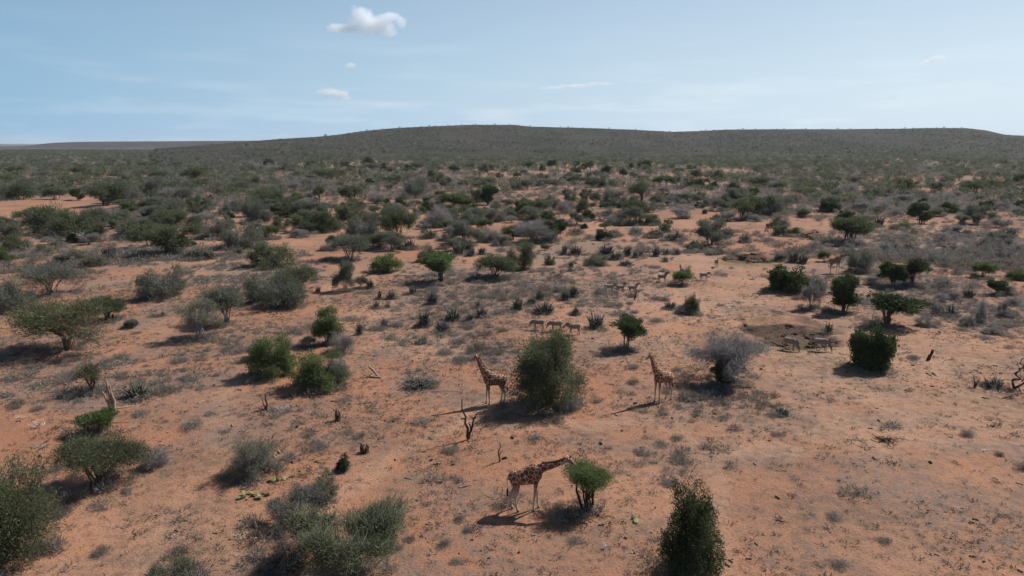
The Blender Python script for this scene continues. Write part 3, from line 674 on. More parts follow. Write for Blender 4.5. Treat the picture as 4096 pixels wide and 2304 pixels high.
BRANCHES = [
('white', -36.98, 53.96, 1.55, 0.98, 'bleached white branching limb on the left'),
('white', -39.53, 55.69, 1.06, 0.32, 'thin white limb left of the bleached branching limb'),
('white', -29.51, 53.96, 0.52, 0.36, 'small pale twig under the long fallen branch'),
('grey', -34.35, 50.2, 2.17, 0.39, 'scattered grey sticks left of the sprawling acacia'),
('grey', -19.42, 58.28, 2.08, 1.0, 'heap of grey brushwood beside the two-pronged stump'),
('pale', -15.45, 38.46, 1.32, 0.61, 'peeled pale curved branches left of the tangled grey bush'),
('grey', -13.1, 54.47, 0.78, 0.26, 'small twigs in front of the broken brown stump'),
('white', 5.16, 37.07, 0.73, 0.51, 'forked white branch on the soil in front of the browsed bush'),
('white', 6.66, 36.73, 0.45, 0.25, 'small white twisted root right of the forked white branch'),
('pale', 5.97, 40.06, 0.59, 0.47, 'pale curled twig right of the browsed bush'),
('white', 6.84, 39.96, 0.29, 0.39, 'bent white twig beside the single prickly pear'),
('pale', 4.34, 58.28, 0.83, 0.66, 'thin dead stem leaning at the right foot of the big leafy bush'),
('grey', 1.93, 52.49, 1.38, 0.4, 'grey brushwood on the soil between snag and clearing'),
('dark', 28.17, 51.86, 1.74, 0.84, 'round pile of dark twigs on the right clearing'),
('pale', 26.03, 52.02, 0.56, 0.4, 'small pale twisted wood left of the twig pile'),
('white', 34.78, 50.2, 0.96, 0.34, 'white curved bone-like branch on the pale right clearing'),
('dark', 44.11, 61.54, 2.33, 0.58, 'broken black limbs below the twisted dead tree'),
('white', 18.64, 69.98, 0.66, 0.2, 'short white stick behind the right giraffe'),
('white', 1.77, 128.71, 2.84, 0.99, 'bleached twigs under the white-twigged green acacia'),
('white', -93.74, 157.53, 2.81, 1.38, 'bleached branches draped on the far left bush'),
('white', -49.19, 95.82, 0.94, 0.43, 'small bleached branch in the left clearing'),
('dark', 53.47, 120.32, 1.5, 0.4, 'crooked dead branch in front of the right browsing giraffe'),
('dark', 26.36, 115.44, 1.92, 0.77, 'dead sticks piled left of the zebra-hiding bush'),
('white', 25.95, 84.91, 1.79, 1.05, 'pale broken branches in the top of the bare thorn tree'),
]
CACTI = [
(-15.79, 45.51, 1.05, 1.47, 9, 'heap of cut yellow green prickly pear pads right of the pale olive bush'),
(-16.42, 43.18, 1.84, 1.4, 16, 'long heap of green prickly pear pads in front of the pale olive bush'),
(-14.87, 45.93, 0.28, 0.49, 1, 'single prickly pear pad lying apart on the soil'),
(-16.89, 45.34, 0.44, 0.61, 3, 'few prickly pear pads in the shade under the pale olive bush'),
(7.18, 40.15, 0.44, 0.98, 4, 'single small prickly pear right of the browsed bush'),
(3.31, 57.71, 0.41, 1.22, 3, 'pale prickly pear at the shadow edge of the big leafy bush'),
(27.2, 127.66, 0.7, 0.98, 2, 'small prickly pear behind the pair of right zebras'),
(37.19, 106.73, 0.74, 0.99, 3, 'small grey green agave-like plant on the pale path'),
]
GIRAFFES = [
('feed', 0.84, 41.32, 3.0, 'giraffe with neck stretched level, browsing a green bush in the foreground'),
('up', -1.49, 60.07, 197.0, 'giraffe standing beside the big leafy bush, head up, facing away from it'),
('up', 13.19, 61.03, 212.0, 'giraffe standing alone on the clearing by the bare grey thorn tree'),
('level', 55.54, 124.13, 8.0, 'distant giraffe browsing with its neck straight out beside a soft grey green bush'),
('walk', 63.54, 179.6, 8.0, 'distant dark giraffe walking behind a low green bush'),
]
ZEBRAS = [
('graze1', 3.19, 84.74, 178.0, 'zebra with lowered head at the far left of the trio behind the big leafy bush'),
('graze1', 5.26, 84.01, 186.0, 'dark-backed zebra in the middle of the trio behind the big leafy bush'),
('low', 7.26, 82.5, 188.0, 'zebra with its pale rump and tail turned outward, last of the trio'),
('low', 14.44, 106.73, 8.0, 'darker zebra resting its head on its neighbour, first of three standing together'),
('up', 16.25, 107.25, 20.0, 'zebra in the middle of the three standing together, face turned away'),
('up', 18.0, 106.73, 12.0, 'pale zebra standing third, a step apart from its two companions'),
('up', 24.12, 115.44, 8.0, 'lone zebra standing left of the stick-ringed green bush'),
('up', 28.57, 120.79, 100.0, 'zebra hidden behind the stick-ringed green bush, only its back showing'),
('low', 31.39, 117.61, 6.0, 'zebra with a lowered head right of the stick-ringed green bush'),
('up', 36.7, 129.56, 268.0, 'farthest zebra, seen end on beside the pale path'),
('graze', 30.19, 76.67, -48.0, 'left grazing zebra in the dark waterhole hollow'),
('graze', 33.5, 76.52, -12.0, 'right grazing zebra in the dark waterhole hollow'),
]
REGIONS = [
('sand',35.5,71.1,14.7,27.1,0.8),
('sand',24.7,100.6,13.9,22.5,0.8),
('sand',35.9,131.8,8.4,25.5,0.7),
('sand',108.9,184.9,24.9,21.0,0.7),
('sand',-12.4,77.0,8.6,6.3,0.7),
('sand',-16.7,93.0,6.1,13.3,0.6),
('sand',18.4,50.3,3.2,2.0,0.9),
('sand',-0.3,58.2,5.3,3.7,0.5),
('sand',14.3,77.6,9.5,9.5,0.6),
('sand',33.9,206.7,22.4,12.7,0.4),
('sand',-0.6,134.9,20.6,13.7,0.3),
('dry',-5.8,102.4,14.4,26.7,1.0),
('dry',-2.5,76.1,4.7,5.4,1.0),
('dry',12.5,109.1,11.8,17.9,0.8),
('dry',7.6,123.5,28.5,7.8,0.7),
('dry',13.5,154.1,24.9,20.5,0.8),
('dry',61.2,107.8,12.3,28.0,1.0),
('dry',90.7,153.1,20.8,33.7,1.0),
('dry',113.9,265.1,56.1,42.1,0.9),
('dry',57.8,260.8,49.1,24.9,0.6),
('dry',-46.8,125.5,15.6,17.7,0.8),
('dry',-72.6,143.5,17.0,20.4,0.8),
('dry',-34.7,63.9,7.2,5.5,0.8),
('dry',-43.7,66.4,6.0,7.1,0.7),
('dry',-8.5,66.0,3.7,4.7,0.9),
('dry',18.4,60.9,6.6,6.0,0.55),
('dry',13.3,49.8,5.8,3.5,0.45),
('dry',22.2,39.4,6.0,4.1,0.25),
('dry',3.6,37.0,6.6,2.4,0.25),
('dry',12.1,58.9,4.0,5.7,0.4),
('dry',-30.0,80.6,8.5,8.5,0.6),
('dry',-16.9,56.3,8.0,6.1,0.4),
('dry',-3.5,43.6,3.8,3.3,0.4),
('dry',-116.4,219.9,28.0,56.1,0.7),
('dry',-72.5,463.1,168.3,233.8,0.5),
('mud',32.9,84.8,5.9,7.5,1.0),
('mud',47.4,139.8,5.8,4.9,0.9),
('mud',73.2,177.2,6.8,7.8,0.9),
('mud',125.4,251.1,8.2,12.4,0.7),
('mud',42.0,136.0,3.0,5.6,0.2),
('mud',47.3,68.9,3.5,3.2,0.14),
('mud',20.7,47.9,3.6,1.4,0.15),
('mud',28.9,47.6,2.5,1.3,0.13),
('green',31.3,78.3,6.2,4.5,0.7),
('green',45.0,133.7,6.6,4.5,0.8),
('green',31.4,93.8,3.1,5.7,0.5),
('green',15.7,167.7,8.2,8.4,0.5),
('green',80.2,178.7,11.7,6.4,0.6),
('green',31.8,72.9,4.1,3.1,0.5),
('green',79.4,136.0,4.5,5.6,0.4),
('sand',16.2,49.6,2.0,1.2,0.6),
('mud',17.1,84.2,2.8,1.9,0.12),
('thicket',70.3,121.3,14.5,30.1,1.0),
('thicket',98.4,161.5,16.1,34.4,1.0),
('thicket',141.9,265.6,42.1,43.9,0.9),
('thicket',122.1,303.7,41.7,48.4,0.8),
('thicket',60.8,274.7,29.5,25.7,0.6),
('thicket',73.1,147.6,4.8,16.3,0.5),
('thicket',4.1,180.2,12.7,17.7,0.5),
('thicket',-75.1,147.0,14.4,13.5,0.5),
('thicket',-136.1,369.5,78.5,93.5,0.5),
('thicket',-92.8,153.1,10.4,33.7,0.5),
('thicket',7.7,106.1,7.0,11.5,0.35),
]
HILL = [(-25.87, 1300.0, 14.7), (-23.59, 1356.0, 18.1), (-22.28, 1388.0, 20.7), (-21.22, 1412.0, 22.7), (-19.6, 1450.0, 26.3), (-17.39, 1500.0, 31.0), (-14.56, 1580.0, 36.4), (-13.12, 1620.0, 41.0), (-11.07, 1676.0, 50.3), (-8.7, 1740.0, 57.9), (-5.7, 1820.0, 64.0), (-3.28, 1884.0, 68.6), (0.06, 1918.0, 69.5), (1.58, 1928.0, 65.2), (5.82, 1956.0, 62.1), (9.42, 1980.0, 57.7), (12.07, 1998.0, 52.6), (14.09, 2030.0, 54.9), (16.07, 2065.0, 58.8), (19.38, 2125.0, 60.2), (23.34, 2159.0, 59.8), (27.07, 2172.0, 59.8), (28.97, 2179.0, 61.3), (31.24, 2187.0, 60.5), (32.36, 2192.0, 54.9), (33.47, 2196.0, 43.1), (34.52, 2200.0, 41.0), (36.94, 2200.0, 36.7), (40.67, 2200.0, 29.0), (45.57, 2200.0, 20.4)]
MESA = [(-43.65, 4300.0, 18.8), (-38.46, 4300.0, 9.7), (-34.52, 4300.0, 5.4), (-33.25, 4300.0, 8.9), (-32.59, 4300.0, 16.4), (-31.7, 4300.0, 25.0), (-30.12, 4300.0, 29.9), (-27.78, 4300.0, 32.0), (-24.83, 4300.0, 33.3), (-21.21, 4300.0, 35.7), (-14.58, 4300.0, 39.5), (-8.73, 4300.0, 39.9), (3.42, 4300.0, 22.1)]
BLUE = [(-46.67, 13000.0, 40.9), (-40.24, 13000.0, 63.7), (-36.5, 13000.0, 44.1), (-34.49, 13000.0, 16.7), (-33.88, 13000.0, -6.0), (-33.04, 13000.0, -29.1)]
CREST_TREES = [-11.95, -11.47, -11.0, -10.52, -9.85, -8.52, -7.92, -6.91, -6.27, -5.7, -4.91, -4.76, -4.27, -3.85, -3.66, -3.01, -2.79, -2.25, -1.91, -1.34, -0.62, -0.2, 0.23, 0.46, 1.39, 2.38, 3.73, 4.3, 4.64, 5.41, 7.39, 7.8, 9.37, 11.17, 11.43, 11.94, 13.21, 14.18, 14.54, 15.89, 16.87, 17.18, 17.32, 18.05, 19.18, 19.52, 20.0, 20.4, 21.2, 21.43, 21.86, 22.54, 23.51, 23.8, 24.34, 24.81, 25.13, 25.99, 26.55, 27.0, 27.72, 28.99, 29.57, 30.0, 30.54, 30.99, 31.6, 33.66]
LANDMARKS = [('the dirt track', 23.9, 206.7), ('the large umbrella acacia', 63.6, 341.9), ('the tall thicket', 274.3, 306.1), ('the dense dark green dome bush', 274.3, 265.5), ('the dome-shaped green acacia', 167.0, 254.4), ('the sprawling grey green acacia', 79.5, 278.3), ('the greyish umbrella acacia', 357.8, 254.4), ('the neat green acacia', 383.6, 268.3), ('the bright mound bush', 439.3, 278.3), ('the bush with white broken twigs', 520.8, 264.4), ('the zebra trio at the big leafy bush', 552.6, 329.9), ('the standing zebra trio', 622.1, 288.2), ('the lone zebra', 663.9, 278.3), ('the farthest zebra', 715.5, 264.4), ('the walking giraffe', 770.0, 232.5), ('the right-hand browsing giraffe', 834.8, 270.3), ('the twin-trunked acacia', 854.7, 240.5), ('the bare thorn tree', 727.5, 369.7), ('the thick-trunked umbrella tree', 644.0, 202.7), ('the black green bush', 767.2, 214.7), ('the stout flat-topped tree', 741.4, 220.6), ('the tall black spiky clump', 424.6, 324.0), ('the wide black tangled clump', 568.5, 254.4), ('the waterhole hollow', 791.1, 337.9), ('the upper waterhole', 755.3, 260.4), ('the yellow green bush', 985.8, 270.3), ('the big leafy bush', 548.6, 369.7), ('the red soil gap', 214.7, 172.9), ('the foot of the hill', 516.8, 153.0), ('the far left mesa', 131.2, 145.1), ('the ashy leafless clump', 536.7, 246.5), ('the right bare path', 926.2, 234.5), ('the tall feathery bush', 329.9, 341.9), ('the round pale clearing', 516.8, 170.9)]
TRAILS = [[(14.1, 57.5), (13.3, 51.0), (12.7, 44.5), (12.2, 38.5), (11.8, 34.3)], [(-15.4, 34.3), (-13.9, 39.9), (-10.8, 45.1), (-8.0, 49.5), (-4.9, 53.2), (-1.3, 59.3), (1.5, 60.8)], [(-16.8, 69.4), (-23.3, 91.2), (-28.2, 112.4), (-32.7, 145.8), (-33.5, 170.9)], [(24.2, 76.5), (28.0, 98.2), (38.2, 123.1), (45.9, 163.9), (48.6, 217.0)], [(-19.7, 34.3), (-20.1, 42.4), (-21.8, 50.2), (-24.8, 61.3), (-25.4, 76.5), (-20.0, 81.5)], [(1.5, 60.8), (5.0, 54.0), (10.1, 56.6), (13.3, 51.0)], [(44.4, 60.3), (39.0, 65.7), (29.4, 63.5), (20.6, 55.7)]]
TRACK = [(-190.3, 249.0, -150.4, 195.9), (-192.2, 267.0, -152.8, 211.3), (-191.4, 274.2, -156.2, 223.0), (-190.0, 285.7, -163.0, 244.5), (-186.1, 291.8, -169.4, 265.2), (-183.7, 298.2, -173.7, 281.8), (-178.5, 311.9, -170.8, 298.2)]

rng = np.random.default_rng(7)

# ------------------------------------------------------------------ noise and terrain
_perm = np.random.default_rng(3).random((256, 256))
def vnoise(x, y):
    xi = np.floor(x).astype(int); yi = np.floor(y).astype(int)
    fx = x - xi; fy = y - yi
    fx = fx * fx * (3 - 2 * fx); fy = fy * fy * (3 - 2 * fy)
    g = lambda a, b: _perm[(xi + a) & 255, (yi + b) & 255]
    return (g(0, 0) * (1 - fx) + g(1, 0) * fx) * (1 - fy) + (g(0, 1) * (1 - fx) + g(1, 1) * fx) * fy
def fbm(x, y, s, o=4):
    r = np.zeros_like(np.asarray(x, float)); a = .5; tot = 0
    for i in range(o):
        r += a * vnoise(x / s + 17.3 * i, y / s + 5.1 * i); tot += a; a *= .5; s *= .5
    return r / tot
def sstep(a, b, x):
    t = np.clip((x - a) / (b - a), 0, 1); return t * t * (3 - 2 * t)

def region(kind, x, y):
    """0..1 weight of the soil kind at a place, ragged at its rim"""
    x = np.asarray(x, float); y = np.asarray(y, float)
    out = np.zeros_like(x)
    wob = (fbm(x, y, 6, 4) - .5) * (2.6 if kind == 'mud' else 1.5)
    for k, cx, cy, rx, ry, st in REGIONS:
        if k != kind: continue
        d = np.sqrt(((x - cx) / rx) ** 2 + ((y - cy) / ry) ** 2) + wob
        out = np.maximum(out, st * (1 - sstep(.55, 1.15, d)))
    if kind == 'sand':                 # game trails worn through the scrub
        wx = x + (fbm(x, y, 9, 3) - .5) * 5; wy = y + (fbm(x + 40, y, 9, 3) - .5) * 5
        for tr in TRAILS:
            for (ax, ay), (bx, by) in zip(tr[:-1], tr[1:]):
                dx, dy = bx - ax, by - ay
                q = np.clip(((wx - ax) * dx + (wy - ay) * dy) / (dx * dx + dy * dy), 0, 1)
                out = np.maximum(out, .55 * (1 - sstep(.45, 1.5, np.hypot(wx - ax - q * dx, wy - ay - q * dy))))
    return out

PITS = [r for r in REGIONS if r[0] == 'mud' and r[5] >= .7]
def gz(x, y):
    x = np.asarray(x, float); y = np.asarray(y, float)
    d = np.hypot(x, y)
    z = (fbm(x, y, 45, 3) - .5) * .9 + (fbm(x + 50, y, 7, 3) - .5) * .22
    z = z + (fbm(x, y + 90, 1.6, 2) - .5) * .10 * (1 - sstep(60, 140, d))
    z = z * (1 - .35 * sstep(300, 900, d))
    for k, cx, cy, rx, ry, st in PITS:
        u = (x - cx) / rx; v = (y - cy) / ry
        q = np.sqrt(u * u + v * v) + (fbm(x, y, 5, 4) - .5) * 1.5
        bank = 1 - sstep(.80 - .45 * np.clip(-v, 0, 1), 1.0, q)          # steep on the far bank, gentle on the near one
        z = z - min(.55, .06 * ry + .22) * st * bank * (.7 + .6 * fbm(x, y, 2.2, 3))
    return z

def polar(profile):
    P = np.array(profile); return P[:, 0], P[:, 1], P[:, 2]
def rise(profile, x, y, foot, back=.04):
    ph = np.degrees(np.arctan2(x, y)); r = np.hypot(x, y)
    a, R_, h = polar(profile)
    Rc = np.interp(ph, a, R_); hc = np.interp(ph, a, h, left=-5, right=-5)
    t = np.clip((r - foot * Rc) / ((1 - foot) * Rc), 0, 1)
    s = t ** 1.25
    z = hc * s + (fbm(x, y, 160, 4) - .5) * 9 * s * (1 - t) * 2
    z = z - np.clip(r - Rc, 0, None) * back
    return z
def hill_z(x, y): return rise(HILL, x, y, .55)

# ------------------------------------------------------------------ mesh helpers
def mesh_from(name, V, quads=None, tris=None, smooth=False, attrs=None):
    me = bpy.data.meshes.new(name)
    V = np.asarray(V, np.float32).reshape(-1, 3)
    loops = []; starts = []; n = 0
    for F, k in ((quads, 4), (tris, 3)):
        if F is None or len(F) == 0: continue
        F = np.asarray(F, np.int32).reshape(-1, k)
        loops.append(F.ravel()); starts.append(n + np.arange(len(F)) * k); n += F.size
    L = np.concatenate(loops); S = np.concatenate(starts)
    me.vertices.add(len(V)); me.vertices.foreach_set('co', V.ravel())
    me.loops.add(len(L)); me.loops.foreach_set('vertex_index', L.astype(np.int32))
    me.polygons.add(len(S)); me.polygons.foreach_set('loop_start', S.astype(np.int32))
    if smooth: me.polygons.foreach_set('use_smooth', np.ones(len(S), bool))
    me.update(calc_edges=True)
    for k, v in (attrs or {}).items():
        at = me.attributes.new(k, 'FLOAT', 'POINT'); at.data.foreach_set('value', np.asarray(v, np.float32).ravel())
    return me

class Geo:
    def __init__(self): self.V = []; self.Q = []; self.T = []; self.n = 0
    def add(self, V, Q=None, T=None):
        V = np.asarray(V, float).reshape(-1, 3)
        if Q is not None and len(Q): self.Q.append(np.asarray(Q).reshape(-1, 4) + self.n)
        if T is not None and len(T): self.T.append(np.asarray(T).reshape(-1, 3) + self.n)
        self.V.append(V); self.n += len(V)
    def mesh(self, name, smooth=False):
        return mesh_from(name, np.concatenate(self.V), np.concatenate(self.Q) if self.Q else None, np.concatenate(self.T) if self.T else None, smooth)

def norm(v): return v / np.maximum(np.linalg.norm(v, axis=-1, keepdims=True), 1e-9)

def tubes(geo, P, R, sides=3, cap=True, flat=1.0):
    """N tubes at once: P (N,k,3) centre lines, R (N,k) radii"""
    P = np.asarray(P, float); R = np.asarray(R, float)
    if P.ndim == 2: P = P[None]; R = R[None]
    N, k, _ = P.shape
    if N == 0: return
    T = norm(np.gradient(P, axis=1))
    ref = np.where(np.abs(T[:, :1, 2:3]) > .9, np.array([1., 0, 0]), np.array([0, 0, 1.]))
    A = norm(np.cross(T, ref)); B = np.cross(T, A)
    an = np.arange(sides) * 2 * math.pi / sides
    V = P[:, :, None] + R[:, :, None, None] * (np.cos(an)[None, None, :, None] * A[:, :, None] + flat * np.sin(an)[None, None, :, None] * B[:, :, None])
    idx = np.arange(N * k * sides).reshape(N, k, sides)
    nx = np.roll(idx, -1, 2)
    Q = np.stack([idx[:, :-1], nx[:, :-1], nx[:, 1:], idx[:, 1:]], -1).reshape(-1, 4)
    T3 = None
    if cap and sides >= 3:
        e = idx[:, -1]; b = idx[:, 0]
        T3 = np.concatenate([np.stack([e[:, 0], e[:, i], e[:, i + 1]], -1) for i in range(1, sides - 1)] + [np.stack([b[:, 0], b[:, i + 1], b[:, i]], -1) for i in range(1, sides - 1)])
    geo.add(V.reshape(-1, 3), Q, T3)

def leaves(geo, P, D, L, W, r):
    """diamond leaves of one quad each"""
    N = len(P); D = norm(D)
    S = norm(np.cross(D, r.normal(size=(N, 3))))
    L = np.broadcast_to(np.asarray(L, float), (N,))[:, None]; W = np.broadcast_to(np.asarray(W, float), (N,))[:, None]
    up = r.normal(size=(N, 3)) * .12 * L
    V = np.stack([P, P + D * L * .5 + S * W * .5 + up, P + D * L, P + D * L * .5 - S * W * .5 + up], 1)
    geo.add(V.reshape(-1, 3), np.arange(N * 4).reshape(-1, 4))

# ------------------------------------------------------------------ materials
def mat(name):
    m = bpy.data.materials.new(name); m.use_nodes = True
    nt = m.node_tree; nt.nodes.clear()
    return m, nt.nodes, nt.links
def N(nodes, t, **kw):
    n = nodes.new(t)
    for k, v in kw.items():
        if k.startswith('i_'): n.inputs[k[2:].replace('_', ' ')].default_value = v
        else: setattr(n, k, v)
    return n
def ramp(nodes, stops):
    n = nodes.new('ShaderNodeValToRGB'); e = n.color_ramp.elements
    while len(e) > 1: e.remove(e[-1])
    e[0].position = stops[0][0]; e[0].color = (*stops[0][1], 1) if len(stops[0][1]) == 3 else stops[0][1]
    for p, c in stops[1:]:
        k = e.new(p); k.color = (*c, 1) if len(c) == 3 else c
    return n
def mix(nodes, links, fac, a, b, blend='MIX'):
    n = nodes.new('ShaderNodeMix'); n.data_type = 'RGBA'; n.blend_type = blend
    for s, v in ((0, fac), (6, a), (7, b)):
        if hasattr(v, 'links') or hasattr(v, 'is_linked'): links.new(v, n.inputs[s])
        else: n.inputs[s].default_value = v if s == 0 else (*v, 1)
    return n.outputs[2]

def leaf_mat(name, a, b, trans=.3, vary=.35):
    """diffuse and translucent leaf, tone varying from plant to plant and from clump to clump"""
    m, n, l = mat(name)
    out = N(n, 'ShaderNodeOutputMaterial')
    oi = N(n, 'ShaderNodeObjectInfo'); geo = N(n, 'ShaderNodeNewGeometry')
    tc = N(n, 'ShaderNodeTexCoord')
    no = N(n, 'ShaderNodeTexNoise', i_Scale=1.1, i_Detail=3.0); l.new(tc.outputs['Object'], no.inputs['Vector'])
    add = N(n, 'ShaderNodeMath', operation='MULTIPLY_ADD'); l.new(geo.outputs['Random Per Island'], add.inputs[0]); add.inputs[1].default_value = .5
    l.new(no.outputs['Fac'], add.inputs[2])
    sc = N(n, 'ShaderNodeMath', operation='MULTIPLY_ADD'); l.new(oi.outputs['Random'], sc.inputs[0]); sc.inputs[1].default_value = vary; l.new(add.outputs[0], sc.inputs[2])
    mr = N(n, 'ShaderNodeMapRange'); l.new(sc.outputs[0], mr.inputs[0]); mr.inputs[1].default_value = .45; mr.inputs[2].default_value = 1.2
    col = mix(n, l, mr.outputs[0], a, b)
    d = N(n, 'ShaderNodeBsdfDiffuse'); t = N(n, 'ShaderNodeBsdfTranslucent'); g = N(n, 'ShaderNodeBsdfGlossy', i_Roughness=.55)
    l.new(col, d.inputs['Color']); l.new(col, t.inputs['Color']); g.inputs['Color'].default_value = (.5, .5, .5, 1)
    s1 = N(n, 'ShaderNodeMixShader', i_Fac=trans); l.new(d.outputs[0], s1.inputs[1]); l.new(t.outputs[0], s1.inputs[2])
    s2 = N(n, 'ShaderNodeMixShader', i_Fac=.03); l.new(s1.outputs[0], s2.inputs[1]); l.new(g.outputs[0], s2.inputs[2])
    l.new(s2.outputs[0], out.inputs['Surface'])
    return m

def rough_mat(name, a, b, scale=6.0, bump=.3, rough=.9, stretch=(1, 1, .25)):
    m, n, l = mat(name)
    out = N(n, 'ShaderNodeOutputMaterial'); p = N(n, 'ShaderNodeBsdfPrincipled', i_Roughness=rough)
    tc = N(n, 'ShaderNodeTexCoord'); mp = N(n, 'ShaderNodeMapping'); mp.inputs['Scale'].default_value = stretch
    oi = N(n, 'ShaderNodeObjectInfo')
    no = N(n, 'ShaderNodeTexNoise', i_Scale=scale, i_Detail=5.0)
    l.new(tc.outputs['Object'], mp.inputs[0]); l.new(mp.outputs[0], no.inputs['Vector'])
    ad = N(n, 'ShaderNodeMath', operation='MULTIPLY_ADD'); l.new(oi.outputs['Random'], ad.inputs[0]); ad.inputs[1].default_value = .25; l.new(no.outputs['Fac'], ad.inputs[2])
    mr = N(n, 'ShaderNodeMapRange'); l.new(ad.outputs[0], mr.inputs[0]); mr.inputs[1].default_value = .35; mr.inputs[2].default_value = .85
    l.new(mix(n, l, mr.outputs[0], a, b), p.inputs['Base Color'])
    bm = N(n, 'ShaderNodeBump', i_Strength=bump, i_Distance=.03); l.new(no.outputs['Fac'], bm.inputs['Height']); l.new(bm.outputs[0], p.inputs['Normal'])
    p.inputs['Specular IOR Level'].default_value = .2
    l.new(p.outputs[0], out.inputs['Surface'])
    return m

M = dict(
    ac=leaf_mat('leaf_green', (.072, .090, .045), (.130, .152, .078), .45),
    ag=leaf_mat('leaf_grey_green', (.088, .102, .070), (.155, .172, .118), .45),
    ol=leaf_mat('leaf_olive', (.115, .124, .078), (.200, .206, .132), .5),
    lf=leaf_mat('leaf_fresh', (.062, .094, .032), (.135, .180, .064), .45),
    dk=leaf_mat('leaf_dark', (.032, .048, .020), (.082, .112, .044), .32),
    twig=rough_mat('grey_twig', (.125, .113, .113), (.29, .268, .262), 5),
    twiggreen=rough_mat('green_twig', (.085, .095, .055), (.20, .215, .13), 5),
    twigdark=rough_mat('dark_twig', (.035, .030, .028), (.10, .09, .085), 5),
    greytwig=leaf_mat('grey_stalk', (.155, .144, .136), (.310, .292, .275), .4),
    bark=rough_mat('dark_bark', (.030, .022, .018), (.10, .075, .06), 7),
    redbark=rough_mat('red_brown_bark', (.05, .028, .02), (.17, .09, .06), 7),
    spike=leaf_mat('spike_dark', (.055, .060, .042), (.135, .136, .095), .12),
    spikedry=leaf_mat('spike_dry', (.055, .047, .040), (.155, .135, .115), .08),
    dry=leaf_mat('dry_stalk', (.145, .128, .112), (.300, .270, .238), .35),
    straw=leaf_mat('straw_stalk', (.13, .10, .08), (.30, .24, .185), .25),
    dead_dark=rough_mat('charred_wood', (.022, .016, .013), (.085, .062, .05), 9),
    dead_grey=rough_mat('weathered_wood', (.10, .09, .085), (.33, .30, .28), 9),
    dead_pale=rough_mat('peeled_wood', (.26, .19, .13), (.55, .44, .33), 9),
    dead_white=rough_mat('bleached_wood', (.38, .34, .31), (.72, .68, .63), 9),
    dead_tan=rough_mat('tan_wood', (.17, .11, .075), (.38, .27, .19), 9),
    dead_brown=rough_mat('brown_wood', (.05, .03, .022), (.17, .10, .07), 9),
    pad=rough_mat('cactus_pad', (.085, .12, .035), (.28, .31, .13), 4, .2, .6, (1, 1, 1)),
    dung=rough_mat('dung', (.022, .016, .012), (.07, .05, .038), 8, .4, .95, (1, 1, 1)),
)

# soil: red earth, pale sand, grey litter, wet mud and a film of green, by the weights stored on the sheet
def soil_material():
    m, n, l = mat('soil')
    out = N(n, 'ShaderNodeOutputMaterial'); p = N(n, 'ShaderNodeBsdfPrincipled', i_Roughness=.95)
    p.inputs['Specular IOR Level'].default_value = .1
    g = N(n, 'ShaderNodeNewGeometry')
    def noise(scale, detail=6, rough=.6):
        x = N(n, 'ShaderNodeTexNoise', i_Scale=scale, i_Detail=detail, i_Roughness=rough); l.new(g.outputs['Position'], x.inputs['Vector']); return x.outputs['Fac']
    def at(name): return N(n, 'ShaderNodeAttribute', attribute_name=name).outputs['Fac']
    def rng_(v, a, b):
        x = N(n, 'ShaderNodeMapRange'); l.new(v, x.inputs[0]); x.inputs[1].default_value = a; x.inputs[2].default_value = b; return x.outputs[0]
    def mul(a, b, op='MULTIPLY'):
        x = N(n, 'ShaderNodeMath', operation=op); x.use_clamp = True
        for i, v in enumerate((a, b)):
            if isinstance(v, float): x.inputs[i].default_value = v
            else: l.new(v, x.inputs[i])
        return x.outputs[0]
    big, mid, fine, tiny = noise(.03), noise(.22), noise(1.3, 8, .65), noise(6.0, 6, .7)
    col = mix(n, l, rng_(big, .35, .65), (.335, .150, .083), (.378, .194, .118))
    sand = mul(at('sand'), rng_(mid, .2, .55))
    col = mix(n, l, sand, col, (.440, .280, .190))
    col = mix(n, l, mul(rng_(mid, .42, .75), .5), col, (.27, .150, .100))
    col = mix(n, l, mul(rng_(fine, .50, .64), .55), col, (.185, .105, .072))
    grey = noise(.11, 7, .65)
    col = mix(n, l, mul(mul(rng_(grey, .48, .62), rng_(fine, .32, .56)), .78), col, (.175, .128, .104))
    dry = mul(mul(at('dry'), rng_(fine, .30, .52)), rng_(at('sand'), .95, .55))
    col = mix(n, l, mul(dry, .85), col, (.190, .148, .126))
    col = mix(n, l, mul(mul(rng_(at('mud'), .08, .55), rng_(fine, .05, .35)), .97), col, (.080, .047, .031))
    col = mix(n, l, mul(mul(rng_(at('mud'), .15, .6), rng_(noise(.7, 8, .7), .42, .60)), .9), col, (.045, .028, .020))
    col = mix(n, l, mul(mul(at('green'), rng_(fine, .35, .6)), .75), col, (.135, .120, .048))
    stain = noise(.075, 6, .6)
    col = mix(n, l, mul(mul(rng_(stain, .50, .66), rng_(fine, .25, .55)), .72), col, (.165, .105, .074))
    far = at('far')
    col = mix(n, l, far, col, (.072, .064, .050))
    # crumbs, droppings and bits of litter too small to model
    col = mix(n, l, mul(rng_(tiny, .53, .64), .62), col, (.100, .066, .049))
    col = mix(n, l, mul(rng_(tiny, .40, .28), .25), col, (.52, .33, .22))
    l.new(col, p.inputs['Base Color'])
    h = N(n, 'ShaderNodeMath', operation='MULTIPLY_ADD'); l.new(fine, h.inputs[0]); h.inputs[1].default_value = .8; l.new(tiny, h.inputs[2])
    b = N(n, 'ShaderNodeBump', i_Strength=.8, i_Distance=.16); l.new(h.outputs[0], b.inputs['Height']); l.new(b.outputs[0], p.inputs['Normal'])
    l.new(p.outputs[0], out.inputs['Surface'])
    return m
SOIL = soil_material()

